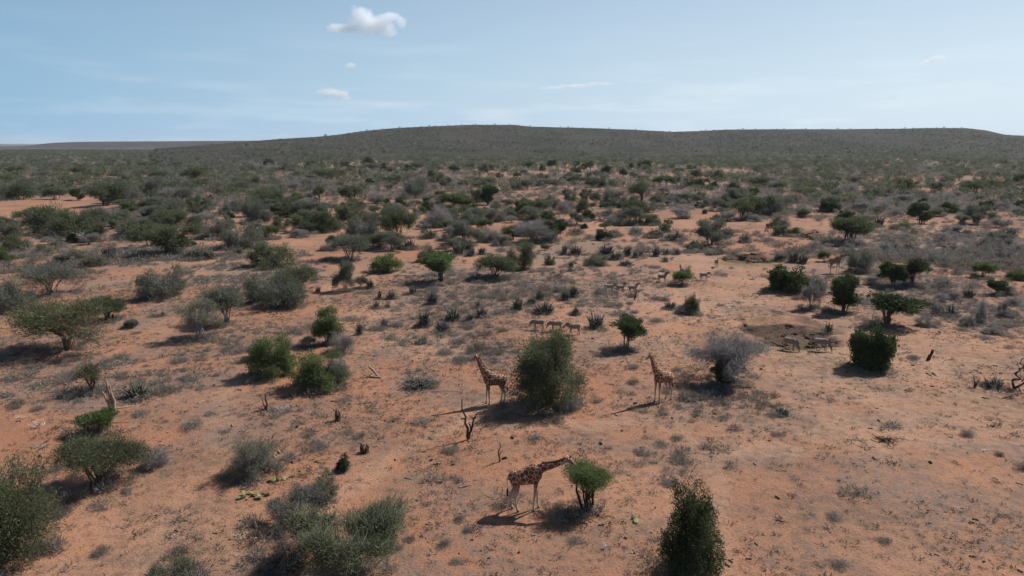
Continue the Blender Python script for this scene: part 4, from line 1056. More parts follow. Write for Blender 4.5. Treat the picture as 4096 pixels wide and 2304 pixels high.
def scrub_material(name, a, b, c):
    m, n, l = mat(name)
    out = N(n, 'ShaderNodeOutputMaterial'); p = N(n, 'ShaderNodeBsdfPrincipled', i_Roughness=1.0); p.inputs['Specular IOR Level'].default_value = .05
    g = N(n, 'ShaderNodeNewGeometry')
    def noise(s, d=6):
        x = N(n, 'ShaderNodeTexNoise', i_Scale=s, i_Detail=d, i_Roughness=.6); l.new(g.outputs['Position'], x.inputs['Vector']); return x.outputs['Fac']
    def rg(v, lo, hi):
        x = N(n, 'ShaderNodeMapRange'); l.new(v, x.inputs[0]); x.inputs[1].default_value = lo; x.inputs[2].default_value = hi; return x.outputs[0]
    col = mix(n, l, rg(noise(.004), .35, .65), a, b)
    col = mix(n, l, rg(noise(.06, 8), .48, .68), col, c)
    col = mix(n, l, rg(noise(.011, 7), .46, .62), col, c)
    col = mix(n, l, rg(noise(.25, 5), .50, .66), col, c)
    l.new(col, p.inputs['Base Color']); l.new(p.outputs[0], out.inputs['Surface'])
    return m
HILLMAT = scrub_material('hill_scrub', (.070, .056, .051), (.056, .049, .044), (.027, .030, .022))
MESAMAT = scrub_material('mesa_scrub', (.070, .056, .056), (.060, .052, .052), (.042, .040, .038))

# ------------------------------------------------------------------ object helpers
def link(o, parent=None):
    C.objects.link(o)
    if parent is not None: o.parent = parent
    return o
def obj(name, me, m=None, parent=None):
    if m is not None and not me.materials: me.materials.append(m)
    return link(bpy.data.objects.new(name, me), parent)
def tag(o, label, cat, group=None, kind=None):
    if label: o['label'] = label
    if cat: o['category'] = cat
    if group: o['group'] = group
    if kind: o['kind'] = kind
    return o
def ground_at(x, y): return float(gz(np.array([x]), np.array([y]))[0])

# ------------------------------------------------------------------ ground sheet, hills
def build_ground():
    rr = [0.0] + list(np.geomspace(6, 28, 14)) + list(28 * 1.0085 ** np.arange(1, 215))
    while rr[-1] < 30000: rr.append(rr[-1] * 1.035)
    rr = np.array(rr[1:])
    ph = np.concatenate([np.linspace(-180, -50, 40, endpoint=False), np.linspace(-50, 50, 420, endpoint=False), np.linspace(50, 180, 40, endpoint=False)])
    PH, RR = np.meshgrid(np.radians(ph), rr)
    X = RR * np.sin(PH); Y = RR * np.cos(PH)
    Z = gz(X, Y)
    nr, na = X.shape
    V = np.stack([X, Y, Z], -1).reshape(-1, 3)
    V = np.concatenate([V, [[0, 0, 0]]])
    idx = np.arange(nr * na).reshape(nr, na); nx = np.roll(idx, -1, 1)
    Q = np.stack([idx[:-1], idx[1:], nx[1:], nx[:-1]], -1).reshape(-1, 4)[:, ::-1]
    T = np.stack([np.full(na, nr * na), nx[0], idx[0]], -1)
    x, y = V[:, 0], V[:, 1]; d = np.hypot(x, y)
    dry = region('dry', x, y)
    dry = np.maximum(dry, .75 * sstep(160, 420, d) * sstep(.40, .56, fbm(x, y, 60, 4)))
    dry = np.maximum(dry, .95 * sstep(500, 900, d))
    dry = np.maximum(dry, .55 * sstep(.52, .68, fbm(x + 200, y, 9, 4)) * (1 - sstep(140, 220, d)))
    sand = np.maximum(region('sand', x, y), .5 * sstep(-5, 45, x - .15 * y) * (1 - sstep(110, 180, d)))
    sand = np.maximum(sand, .35 * sstep(.5, .65, fbm(x, y + 300, 30, 3)))
    me = mesh_from('ground', V, Q, T, True, dict(dry=dry, sand=sand, mud=region('mud', x, y), green=region('green', x, y), far=.9 * sstep(1000, 1900, d)))
    tag(obj('ground', me, SOIL), None, None, kind='structure')
build_ground()

def land(name, profile, zfun, phs, rs, m):
    PH, RR = np.meshgrid(np.radians(phs), rs)
    X = RR * np.sin(PH); Y = RR * np.cos(PH)
    Z = zfun(X, Y) - 1.2
    nr, na = X.shape
    idx = np.arange(nr * na).reshape(nr, na)
    Q = np.stack([idx[:-1, :-1], idx[:-1, 1:], idx[1:, 1:], idx[1:, :-1]], -1).reshape(-1, 4)
    me = mesh_from(name, np.stack([X, Y, Z], -1).reshape(-1, 3), Q, None, True)
    return tag(obj(name, me, m), None, None, kind='structure')
land('hill', HILL, hill_z, np.linspace(-28, 56, 320), np.concatenate([np.linspace(700, 2300, 110), np.linspace(2350, 4200, 20)]), HILLMAT)
land('mesa', MESA, lambda x, y: rise(MESA, x, y, .9), np.linspace(-60, 5, 140), np.linspace(3700, 6000, 50), MESAMAT)
land('mountain', BLUE, lambda x, y: rise(BLUE, x, y, .8, .03), np.linspace(-58, -30, 60), np.linspace(10000, 17000, 40), MESAMAT)

# dirt track: a strip lying just above the ground, with two ruts pressed into it
def build_track():
    P = np.array(TRACK); A, B = P[:, :2], P[:, 2:]
    t = np.linspace(0, len(P) - 1, 90); i = np.minimum(t.astype(int), len(P) - 2); f = (t - i)[:, None]
    a = A[i] * (1 - f) + A[i + 1] * f; b = B[i] * (1 - f) + B[i + 1] * f
    k = 24; s = np.linspace(0, 1, k)
    G = a[:, None] * (1 - s)[None, :, None] + b[:, None] * s[None, :, None]
    G = G + (fbm(G[..., 0], G[..., 1], 5, 2)[..., None] - .5) * 1.5
    rut = np.exp(-((s - .3) / .06) ** 2) + np.exp(-((s - .68) / .06) ** 2)
    edge = np.minimum(s, 1 - s) * 2
    Z = gz(G[..., 0], G[..., 1]) + .10 + .10 * edge[None] ** .5 - .14 * rut[None]
    Z[:, 0] -= .35; Z[:, -1] -= .35
    idx = np.arange(90 * k).reshape(90, k)
    Q = np.stack([idx[:-1, :-1], idx[:-1, 1:], idx[1:, 1:], idx[1:, :-1]], -1).reshape(-1, 4)
    n = 90 * k
    me = mesh_from('dirt_track', np.concatenate([G, Z[..., None]], -1).reshape(-1, 3), Q, None, True, dict(dry=np.zeros(n), sand=np.full(n, .12), mud=np.zeros(n), green=np.zeros(n), far=np.zeros(n)))
    tag(obj('dirt_track', me, SOIL), None, None, kind='structure')
build_track()

# ------------------------------------------------------------------ plants
def crown_blobs(form, W, H, r):
    B = []
    if form == 'umbrella':
        for i in range(12):
            a = r.uniform(0, 6.283); q = math.sqrt(r.random()) * .38 * W
            B.append((q * math.cos(a), q * math.sin(a), H * (.76 - .30 * (q / (.5 * W)) ** 2) + r.normal() * .05 * H, .17 * W, .17 * W, .19 * H))
    elif form == 'dome':
        for i in range(12):
            a = r.uniform(0, 6.283); q = math.sqrt(r.random()) * .32 * W
            B.append((q * math.cos(a), q * math.sin(a), H * (.66 - .32 * (q / (.5 * W)) ** 2) + r.normal() * .06 * H, .18 * W, .18 * W, .22 * H))
    elif form == 'mound':
        for i in range(18):
            a = r.uniform(0, 6.283); q = math.sqrt(r.random()) * .33 * W
            if i < 6: B.append((.31 * W * math.cos(i + a * .1), .31 * W * math.sin(i + a * .1), r.uniform(.18, .26) * H, .17 * W, .17 * W, .2 * H)); continue
            zt = H * (.72 - .45 * (q / (.42 * W)) ** 2)
            B.append((q * math.cos(a), q * math.sin(a), r.uniform(.15 * H, max(.30 * H, zt)), *(np.array([.19 * W, .19 * W, .22 * H]) * r.uniform(.55, 1.12))))
        for i in range(5):      # sprays breaking the outline
            a = r.uniform(0, 6.283); q = r.uniform(.22, .42) * W
            B.append((q * math.cos(a), q * math.sin(a), H * r.uniform(.5, .86) * (1 - .5 * (q / (.5 * W)) ** 2), .10 * W, .10 * W, .12 * H))
    elif form == 'tall':
        for i in range(12):
            t = r.random(); a = r.uniform(0, 6.283); q = math.sqrt(r.random()) * .30 * W * (1 - .5 * abs(t - .35))
            B.append((q * math.cos(a), q * math.sin(a), H * (.25 + .6 * t), .2 * W, .2 * W, .15 * H))
    elif form == 'loose':
        for i in range(16):
            a = r.uniform(0, 6.283); q = math.sqrt(r.random()) * .40 * W
            B.append((q * math.cos(a), q * math.sin(a), H * r.uniform(.30, .86) * (1 - .35 * (q / (.5 * W)) ** 2), .12 * W, .12 * W, .13 * H))
    elif form == 'vase':        # open fan of stems
        for i in range(20):
            a = r.uniform(0, 6.283); q = math.sqrt(r.random()) * .42 * W
            B.append((q * math.cos(a), q * math.sin(a), H * (r.uniform(.45, .88) - .25 * (q / (.5 * W)) ** 2), .12 * W, .12 * W, .13 * H))
    elif form == 'pear':        # widest low down, narrowing upward
        for i in range(22):
            t = r.random() ** 1.2; a = r.uniform(0, 6.283); q = math.sqrt(r.random()) * .38 * W * (1 - .66 * t)
            B.append((q * math.cos(a), q * math.sin(a), H * (.15 + .70 * t), .155 * W, .155 * W, .13 * H))
    elif form == 'topped':      # bare stems below, leafy ball on top
        for i in range(10):
            a = r.uniform(0, 6.283); q = math.sqrt(r.random()) * .28 * W
            B.append((q * math.cos(a), q * math.sin(a), H * r.uniform(.55, .84), .21 * W, .21 * W, .16 * H))
    return np.array(B)

def grow(seed, W, H, form, trim=.5, nstem=6, nbranch=120, nleaf=4000, L=.2, Wd=.05, tr=.09, sub=3, bare=False, base=.05, up=.5, clump=.13, core=0):
    """stems from the ground, branches to points of the crown, leaves sprayed about the branch ends"""
    r = np.random.default_rng(seed)
    B = crown_blobs(form, W, H, r)
    wts = B[:, 3] * B[:, 4] * B[:, 5]; wts = wts / wts.sum()
    def sample(n, bias):
        k = r.choice(len(B), n, p=wts); u = norm(r.normal(size=(n, 3)))
        f = r.random(n) ** bias
        p = B[k, :3] + u * B[k, 3:6] * f[:, None]
        p[:, 2] = np.clip(p[:, 2], .04 * H, None)
        return p, u, k
    Tg, _, _ = sample(nbranch, .45)
    an = np.arctan2(Tg[:, 1], Tg[:, 0]) + r.normal(size=nbranch) * .35
    cl = ((an + math.pi) / (2 * math.pi) * nstem).astype(int) % nstem
    trunk = Geo()
    S = np.zeros((nstem, 6, 3)); SR = np.zeros((nstem, 6))
    for k in range(nstem):
        q = Tg[cl == k]
        e = q.mean(0) if len(q) else Tg[r.integers(nbranch)]
        e = e * np.array([1, 1, 1.12]); b = np.array([e[0] * base + r.normal() * .03 * W, e[1] * base + r.normal() * .03 * W, -.05 * H])
        if nstem <= 3: b[:2] *= .35
        c = b * .45 + e * .55 + np.array([-(e[0]) * .22, -(e[1]) * .22, .12 * H]) + r.normal(size=3) * .05 * W * np.array([1, 1, .5])
        t = np.linspace(0, 1, 6)[:, None]
        S[k] = b * (1 - t) ** 2 + 2 * c * t * (1 - t) + e * t * t + np.concatenate([np.zeros((1, 3)), r.normal(size=(5, 3)) * .014 * W])
        SR[k] = tr * r.uniform(.65, 1.1) * np.linspace(1, .28, 6)
    tubes(trunk, S, SR, 6)
    ti = r.uniform(1.4, 4.9, nbranch); i0 = ti.astype(int); f = (ti - i0)[:, None]
    st = S[cl, i0] * (1 - f) + S[cl, i0 + 1] * f
    bend = r.normal(size=(nbranch, 3)) * .05 * W; bend[:, 2] = np.abs(bend[:, 2]) * .6
    t = np.linspace(0, 1, 4)[None, :, None]
    md = (st + Tg) / 2 + bend
    Pb = st[:, None] * (1 - t) ** 2 + 2 * md[:, None] * t * (1 - t) + Tg[:, None] * t * t
    Rb = (tr * .30 * r.uniform(.6, 1.1, nbranch))[:, None] * np.linspace(1, .22, 4)[None]
    tubes(trunk, Pb, Rb, 4 if nbranch < 90 else 3)
    # sub twigs
    if sub:
        k = np.repeat(np.arange(nbranch), sub); n = len(k)
        tt = r.uniform(.35, 1, n)[:, None]
        a = Pb[k, 1] * (1 - tt) + Pb[k, 3] * tt
        dd = norm(r.normal(size=(n, 3)) + np.array([0, 0, up]) + .8 * norm(a - np.array([0, 0, .35 * H])))
        ln = (W * r.uniform(.05, .13, n))[:, None]
        tw = np.stack([a, a + dd * ln * .5 + r.normal(size=(n, 3)) * .01 * W, a + dd * ln], 1)
        tubes(trunk, tw, np.tile(np.array([[.009, .007, .003]]) * max(1, W / 4), (n, 1)), 3, cap=False)
    crown = Geo()
    nb = int(nleaf * .72)
    kk = r.integers(0, nbranch, nb)
    P = Tg[kk] + norm(r.normal(size=(nb, 3))) * (r.random((nb, 1)) ** .45) * clump * np.array([W, W, H]) * .72
    P2, u2, _ = sample(nleaf - nb, .33)
    P = np.concatenate([P, P2])
    P[:, 2] = np.clip(P[:, 2], .03 * H, None)
    cen = np.array([0, 0, .40 * H])
    D = norm(P - cen) * .7 + np.array([0, 0, up]) + r.normal(size=P.shape) * .65
    n = len(P)
    if bare: leaves(crown, P, D, L * r.uniform(.5, 1.3, n), Wd * r.uniform(.5, 1.2, n), r)
    else: leaves(crown, P, D, L * r.uniform(.6, 1.25, n), Wd * r.uniform(.7, 1.2, n), r)
    CV = np.concatenate(crown.V)
    fx = W / max(1e-3, np.percentile(CV[:, 0], 100 - trim) - np.percentile(CV[:, 0], trim)); fy = W / max(1e-3, np.percentile(CV[:, 1], 100 - trim) - np.percentile(CV[:, 1], trim)); fz = H / np.percentile(CV[:, 2], 99.6)
    F3 = np.array([fx, fy, fz])
    for g_ in (trunk, crown): g_.V = [v * F3 for v in g_.V]
    return trunk.mesh('trunk', True), crown.mesh('crown'), W, H

def spiky(seed, W, H, n=34, dry=False):
    r = np.random.default_rng(seed); g = Geo()
    a = r.uniform(0, 6.283, n); q = np.sqrt(r.random(n)) * .27 * W
    b = np.stack([q * np.cos(a), q * np.sin(a), np.full(n, -.03)], 1)
    h = H * r.uniform(.45, 1, n) * (1 - .35 * (q / (.27 * W)) ** 2)
    lean = np.stack([np.cos(a), np.sin(a), np.zeros(n)], 1) * (q / (.27 * W))[:, None] * (.25 * W) + r.normal(size=(n, 3)) * .06 * W
    m = b + lean * .35 + np.stack([0 * h, 0 * h, h * .5], 1); e = b + lean + np.stack([0 * h, 0 * h, h], 1)
    e[:, 2] = np.maximum(e[:, 2], .15 * H)
    w = .020 * (W + H) * r.uniform(.6, 1.2, n)
    tubes(g, np.stack([b, m, e], 1), np.stack([w, w * .95, w * .35], 1), 4)
    # short side arms and dry litter round the foot
    k = r.integers(0, n, n); s = m[k] + r.normal(size=(n, 3)) * .02
    d = norm(r.normal(size=(n, 3)) + np.array([0, 0, .9])) * (H * .28)
    tubes(g, np.stack([s, s + d * .5, s + d], 1), np.stack([w[k] * .7, w[k] * .6, w[k] * .25], 1), 3)
    nl = n * 3
    a = r.uniform(0, 6.283, nl); q = np.sqrt(r.random(nl)) * .5 * W
    P = np.stack([q * np.cos(a), q * np.sin(a), r.random(nl) * .12 * H], 1)
    lg = Geo(); leaves(lg, P, r.normal(size=(nl, 3)) + np.array([0, 0, .5]), .25 * H, .03 * H, r)
    return g.mesh('blades', True), lg.mesh('litter'), W, H

def tuft(seed, W, H, n=240, L=.34, Wd=.02):
    r = np.random.default_rng(seed); g = Geo()
    k = int(np.clip(n / 26, 5, 16))
    a = r.uniform(0, 6.283, k); q = np.sqrt(r.random(k)) * .40 * W
    c = np.stack([q * np.cos(a), q * np.sin(a), 0 * q], 1)[r.integers(0, k, n)]
    D = norm(r.normal(size=(n, 3)) * np.array([1, 1, .35]) + np.array([0, 0, .75]))
    P = c + D * np.array([.22 * W, .22 * W, .5 * H]) * r.random((n, 1)) ** .6
    P[:, 2] = np.abs(P[:, 2]) - .02
    leaves(g, P, D + r.normal(size=(n, 3)) * .35, L * H * 1.2 * r.uniform(.6, 1.3, n), Wd * r.uniform(.7, 1.5, n), r)
    return g.mesh('dry_stalks'), W, H

NAME = dict(ac='acacia_bush', ag='acacia_bush', ol='olive_bush', lf='feathery_bush', um='acacia_tree', dk='evergreen_bush', dt='evergreen_tree', gr='thorn_bush', gt='thorn_bush', gd='thorn_bush', gx='thorn_tree', tw='twiggy_shrub')
CAT = dict(ac='acacia', ag='acacia', ol='bush', lf='bush', um='acacia', dk='bush', dt='tree', gr='thorn bush', gt='thorn bush', gd='thorn bush', gx='tree', tw='shrub')
LEAFM = dict(ac='ac', ag='ag', ol='ol', lf='lf', um='ac', dk='dk', dt='dk', gr='greytwig', gt='ag', gd='dry', gx='greytwig', tw='ol')
BARKM = dict(tw='twiggreen', ag='twig', ol='twig', um='redbark', gr='twig', gt='twig', gd='twigdark', gx='twig', dt='redbark')

LIB = {}
def lib(kind, n, **kw):
    out = []
    for i in range(n):
        k = dict(kw)
        if isinstance(k.get('form'), (list, tuple)): k['form'] = k['form'][i % len(k['form'])]
        t, c, W, H = grow(100 + hash_(kind) + i, trim=1.8, **k)
        t.materials.append(M[BARKM.get(kind, 'bark')]); c.materials.append(M[LEAFM[kind]])
        out.append((t, c, W, H))
    LIB[kind] = out
def hash_(s): return sum(ord(c) * (i + 3) for i, c in enumerate(s)) * 13
lib('ac', 8, W=5, H=3.4, form=['dome', 'mound', 'mound', 'loose'], nstem=7, nbranch=150, nleaf=7000, L=.28, Wd=.052, tr=.06, sub=5)
lib('ag', 8, W=5, H=3.4, form=['dome', 'loose', 'mound', 'mound'], nstem=8, nbranch=160, nleaf=5800, L=.30, Wd=.046, tr=.06, sub=9)
lib('ol', 4, W=4, H=3, form=['mound', 'loose', 'mound'], nstem=7, nbranch=130, nleaf=5200, L=.26, Wd=.055, tr=.05, sub=6)
lib('lf', 5, W=4, H=3, form=['mound', 'dome', 'loose'], nstem=6, nbranch=110, nleaf=7500, L=.26, Wd=.065, tr=.06, sub=2)
lib('um', 5, W=6, H=4.2, form='umbrella', nstem=3, nbranch=130, nleaf=8000, L=.30, Wd=.075, tr=.15, sub=3)
lib('dk', 6, W=4, H=3, form=['mound', 'mound', 'tall'], nstem=7, nbranch=100, nleaf=8500, L=.22, Wd=.12, tr=.07, sub=0, clump=.12)
lib('dt', 2, W=4.5, H=4, form=['topped', 'topped'], nstem=3, nbranch=90, nleaf=4600, L=.24, Wd=.11, tr=.15, sub=1)
lib('gr', 6, W=3, H=2.2, form=['mound', 'dome', 'loose'], nstem=8, nbranch=140, nleaf=4200, L=.34, Wd=.022, tr=.035, sub=5, bare=True)

def place(kind, x, y, w, h, label, group=None, variant=None, rz=None, mesh=None):
    pool = LIB.get(kind)
    if kind == 'dk': pool = [pool[i] for i in ((2, 5) if h > .9 * w else (0, 1, 3, 4))]
    t, c, W, H = mesh or pool[int(abs(x * 13.7 + y * 5.3)) % len(pool)]
    e = bpy.data.objects.new(NAME[kind], None); e.empty_display_size = .3
    link(e)
    e.location = (x, y, ground_at(x, y)); e.scale = (w / W, w / W, h / H)
    e.rotation_euler = (0, 0, rng.uniform(0, 6.283) if rz is None else rz)
    tag(e, label, CAT[kind], group)
    link(bpy.data.objects.new('trunk', t), e); link(bpy.data.objects.new('crown', c), e)
    return e

SPK = [spiky(900 + i, 1.3, 1.5, 36 + 6 * (i % 3)) for i in range(5)]
for i, s in enumerate(SPK):
    s[0].materials.append(M['spike']); s[1].materials.append(M['dry'])
SPD = [spiky(950 + i, 1.3, 1.3, 26 + 5 * (i % 3)) for i in range(5)]
for i, s in enumerate(SPD):
    s[0].materials.append(M['spikedry'] if i % 2 else M['twigdark']); s[1].materials.append(M['dry'])
TUF = [tuft(990 + i, 1.4, .6, 900, .30, .018) for i in range(6)]
for i, t in enumerate(TUF): t[0].materials.append(M['straw'] if i == 4 else M['dry'])

def place_spiky(kind, x, y, w, h, label, group=None):
    s = (SPK if kind == 'sp' else SPD)[int(abs(x * 7.1 + y * 3.7)) % 5]
    e = bpy.data.objects.new('spiky_plant' if kind == 'sp' else 'dead_spiky_plant', None); link(e)
    e.location = (x, y, ground_at(x, y)); e.scale = (1.1 * w / s[2], 1.1 * w / s[2], 1.2 * h / s[3]); e.rotation_euler = (0, 0, rng.uniform(0, 6.283))
    tag(e, label, 'spiky plant' if kind == 'sp' else 'dead plant', group)
    link(bpy.data.objects.new('blades', s[0]), e); link(bpy.data.objects.new('litter', s[1]), e)
def place_tuft(x, y, w, h, label, group=None, rz=None):
    t = TUF[int(abs(x * 5.1 + y * 9.7)) % 6]
    o = bpy.data.objects.new('dry_shrub', t[0]); link(o)
    o.location = (x, y, ground_at(x, y)); o.scale = (w / t[1], w / t[1], h / t[2]); o.rotation_euler = (0, 0, rng.uniform(0, 6.283))
    tag(o, label, 'dry shrub', group)

# large plants near the viewer have crowns of their own
HERO = {
    'large umbrella acacia': dict(form='dome', nstem=4, nbranch=220, nleaf=15000, L=.30, Wd=.055, tr=.20, sub=4),
    'big olive dark bush': dict(form='mound', nstem=9, nbranch=260, nleaf=32000, L=.15, Wd=.035, tr=.06, sub=5),
    'large open many-stemmed': dict(form='vase', nstem=16, nbranch=420, nleaf=11000, L=.17, Wd=.018, tr=.05, sub=12, up=.9, base=.10, clump=.15),
    'sprawling green acacia': dict(form='dome', nstem=8, nbranch=260, nleaf=19000, L=.15, Wd=.030, tr=.06, sub=4),
    'pale olive round bush': dict(form='mound', nstem=6, nbranch=240, nleaf=11000, L=.14, Wd=.022, tr=.045, sub=7),
    'round green bush on dark stems': dict(form='topped', nstem=12, nbranch=200, nleaf=14000, L=.13, Wd=.024, tr=.06, sub=3, base=.10),
    'big leafy dark green bush': dict(form='mound', nstem=14, nbranch=300, nleaf=30000, L=.17, Wd=.055, tr=.07, sub=2, base=.10, clump=.11),
    'dark green tree with bare lower': dict(form='mound', nstem=10, nbranch=220, nleaf=22000, L=.11, Wd=.05, tr=.06, sub=2, base=.12, clump=.11),
    'big leafless grey thorn tree': dict(form='vase', nstem=6, nbranch=340, nleaf=9000, L=.45, Wd=.017, tr=.10, sub=5, bare=True),
    'taller bright green bush': dict(form='mound', nstem=7, nbranch=200, nleaf=13000, L=.22, Wd=.05, tr=.07, sub=2),
    'rounded bright green bush': dict(form='mound', nstem=7, nbranch=180, nleaf=12000, L=.20, Wd=.05, tr=.06, sub=2),
    'tall bright green feathery': dict(form='tall', nstem=5, nbranch=180, nleaf=9000, L=.24, Wd=.05, tr=.07, sub=2),
    'round dark evergreen bush alone': dict(form='mound', nstem=8, nbranch=160, nleaf=13000, L=.20, Wd=.12, tr=.08, sub=1),
    'small dark green tree on thin': dict(form='topped', nstem=5, nbranch=130, nleaf=7500, L=.18, Wd=.10, tr=.055, sub=1),
    'small bright green acacia growing': dict(form='dome', nstem=5, nbranch=120, nleaf=6000, L=.16, Wd=.05, tr=.05, sub=2),
    'dull grey dead brush on the right': dict(form='mound', nstem=8, nbranch=160, nleaf=2600, L=.30, Wd=.014, tr=.025, sub=4, bare=True),
    'tangled grey twiggy bush left': dict(form='vase', nstem=9, nbranch=260, nleaf=3500, L=.16, Wd=.022, tr=.035, sub=9),
    'tiny dark green bush': dict(form='mound', nstem=6, nbranch=60, nleaf=3000, L=.10, Wd=.04, tr=.03, sub=1),
    'dark grey dead shrub in the shade': dict(form='mound', nstem=9, nbranch=200, nleaf=3600, L=.30, Wd=.016, tr=.03, sub=5, bare=True),
    'sparse twiggy green shrub': dict(form='vase', nstem=7, nbranch=110, nleaf=900, L=.12, Wd=.03, tr=.022, sub=5, up=.9),
    'gnarled little flat-topped': dict(form='umbrella', nstem=3, nbranch=110, nleaf=2600, L=.18, Wd=.035, tr=.10, sub=4),
    'tall dark green bush right of': dict(form='tall', nstem=8, nbranch=150, nleaf=12000, L=.20, Wd=.11, tr=.08, sub=1),
    'wide sprawling grey green': dict(form='dome', nstem=10, nbranch=220, nleaf=9000, L=.28, Wd=.045, tr=.07, sub=4),
    'loose pale green acacia': dict(form='loose', nstem=7, nbranch=200, nleaf=5200, L=.22, Wd=.04, tr=.06, sub=5),
    'gnarled open acacia': dict(form='loose', nstem=6, nbranch=120, nleaf=1500, L=.24, Wd=.05, tr=.08, sub=4),
    'small grey green bush behind the large': dict(form='mound', nstem=6, nbranch=120, nleaf=3500, L=.14, Wd=.035, tr=.035, sub=4),
    'round grey leafless bush at the right foot': dict(form='mound', nstem=9, nbranch=180, nleaf=4200, L=.36, Wd=.016, tr=.03, sub=5, bare=True),
}
for i, (k, x, y, w, h, lab) in enumerate(PLANTS):
    if k == 'ts': place_tuft(x, y, w, h, lab)
    elif k in ('sp', 'sg'): place_spiky(k, x, y, w, h, lab)
    else:
        me = None
        for key, kw in HERO.items():
            if key in lab:
                t, c, W, H = grow(5000 + i, W=w, H=h, **kw)
                t.materials.append(M[BARKM.get(k, 'bark')]); c.materials.append(M[LEAFM[k]])
                me = (t, c, W, H)
        place(k, x, y, w, h, lab, mesh=me, rz=0 if me else None)

# ------------------------------------------------------------------ the crowded plain: the nearest of its bushes one by one, the rest as one mass
PL = np.array([(p[1], p[2], p[3]) for p in PLANTS if p[0] not in ('ts', 'sp', 'sg')])
def free_of(x, y, w, f=.55):
    ok = np.ones(len(x), bool)
    for i in range(0, len(x), 4000):
        d = np.hypot(x[i:i + 4000, None] - PL[None, :, 0], y[i:i + 4000, None] - PL[None, :, 1])
        ok[i:i + 4000] = (d > f * (w[i:i + 4000, None] + PL[None, :, 2])).all(1)
    return ok
def jitter_grid(step, y0, y1, r, half=.76):
    ny = int((y1 - y0) / step); out = []
    Y = y0 + (np.arange(ny) + .5) * step
    for yy in Y:
        m = int(2 * half * (yy + 20) / step) + 1
        xx = (np.arange(m) - m / 2) * step
        out.append(np.stack([xx, np.full(m, yy)], 1))
    P = np.concatenate(out) + r.uniform(-.48, .48, (sum(len(o) for o in out), 2)) * step
    return P[:, 0], P[:, 1]
def on_track(x, y):
    """on the track, or just in front of it where a bush would hide it"""
    P = np.array(TRACK); A = (P[:, :2] + P[:, 2:]) / 2; hw = np.hypot(*(P[:, :2] - P[:, 2:]).T) / 2 + .5
    hit = np.zeros(len(x), bool)
    for s in (1.0, 1.035):
        for a, b, w in zip(A[:-1], A[1:], np.minimum(hw[:-1], hw[1:])):
            d = b - a; tt = np.clip(((x * s - a[0]) * d[0] + (y * s - a[1]) * d[1]) / (d @ d), 0, 1)
            hit |= np.hypot(x * s - a[0] - tt * d[0], y * s - a[1] - tt * d[1]) < w
    return hit

r2 = np.random.default_rng(21)
gx, gy = jitter_grid(6.4, 150, 520, r2)
dd = np.hypot(gx, gy)
gw = r2.gamma(6, .72, len(gx)).clip(1.8, 7.5)
dens = fbm(gx, gy, 70, 3)
p = .16 + .16 * (gx < 15) * sstep(150, 175, dd) + .62 * sstep(180, 320, dd) * sstep(.34, .56, dens) + .18 * sstep(260, 420, dd)
bare_strip = (np.abs(gx - 30) < 90) & (gy > 280) & (gy < 560)
p = np.where(bare_strip, p * .35, p)
p = np.where((gx > 40) & (gy < 260), p * .35, p)
keep = (r2.random(len(gx)) < p) & free_of(gx, gy, gw, .42) & ~on_track(gx, gy)
gx, gy, gw = gx[keep], gy[keep], gw[keep]
o = np.argsort(np.hypot(gx, gy)); gx, gy, gw = gx[o], gy[o], gw[o]
ORD = ['leftmost', 'second from left', 'third from left', 'fourth from left', 'fifth from left', 'sixth from left', 'seventh from left', 'eighth from left', 'ninth from left', 'tenth from left', 'eleventh from left', 'twelfth from left', 'thirteenth from left', 'fourteenth from left']
NUM = ['', 'one', 'two', 'three', 'four', 'five', 'six', 'seven', 'eight', 'nine', 'ten', 'eleven', 'twelve', 'thirteen', 'fourteen']
def where_labels(items):
    """items = (noun, plural, x, y): says beside which landmark each one stands, counting from the left where several do"""
    P = math.radians(11.21); fam = {}
    for i, (noun, plur, x, y) in enumerate(items):
        dz = -CAM_H; dep = y * math.cos(P) - dz * math.sin(P)
        u = 512 + 731 * x / dep; v = 288 - 731 * (y * math.sin(P) + dz * math.cos(P)) / dep
        nm, lx, ly = min(LANDMARKS, key=lambda l: (l[1] - u) ** 2 + ((l[2] - v) * 2.4) ** 2)
        dx, dy = u - lx, (v - ly) * 2.4
        hor = 'right of' if dx > 0 else 'left of'
        rel = hor if abs(dx) > 2 * abs(dy) else ('in front of' if dy > 0 else 'behind') if abs(dy) > 2 * abs(dx) else ('front ' if dy > 0 else 'back ') + hor
        q = 'close ' if math.hypot(dx, dy) < 28 else ''
        fam.setdefault((noun, plur, q + rel, nm), []).append((u, i))
    out = [None] * len(items)
    for (noun, plur, rel, nm), L in fam.items():
        L.sort()
        for k, (u, i) in enumerate(L):
            n_ = len(L)
            nm_ = nm.replace('thick-trunked', 'thick').replace('right-hand browsing', 'browsing') if n_ > 1 else nm
            out[i] = f'small {noun} {rel} {nm}' if n_ == 1 else f'{ORD[min(k, 13)] if k < n_ - 1 else "rightmost"} of {NUM[min(n_, 14)]} {plur} {rel} {nm_}'
    return out
FILL = {'ac': 85, 'ag': 95, 'dk': 40, 'gr': 60}
NOUNS = {'ac': ('leafy green bush', 'leafy green bushes', 'green acacia bushes crowding the plain'), 'ag': ('ashen green bush', 'ashen green bushes', 'grey green acacia bushes crowding the plain'),
         'dk': ('blackish green bush', 'blackish green bushes', 'dark evergreen bushes crowding the plain'), 'gr': ('leafless bush', 'leafless bushes', 'bare thorn bushes crowding the plain')}
todo = []
used = np.zeros(len(gx), bool)
for i in range(len(gx)):
    k = r2.choice(['ac', 'ag', 'dk', 'gr'], p=[.33, .38, .11, .18])
    if FILL[k] <= 0: continue
    FILL[k] -= 1; used[i] = True
    w = gw[i] * (.75 if k in ('dk', 'gr') else 1)
    todo.append((k, gx[i], gy[i], w, w * r2.uniform(.55, .8)))
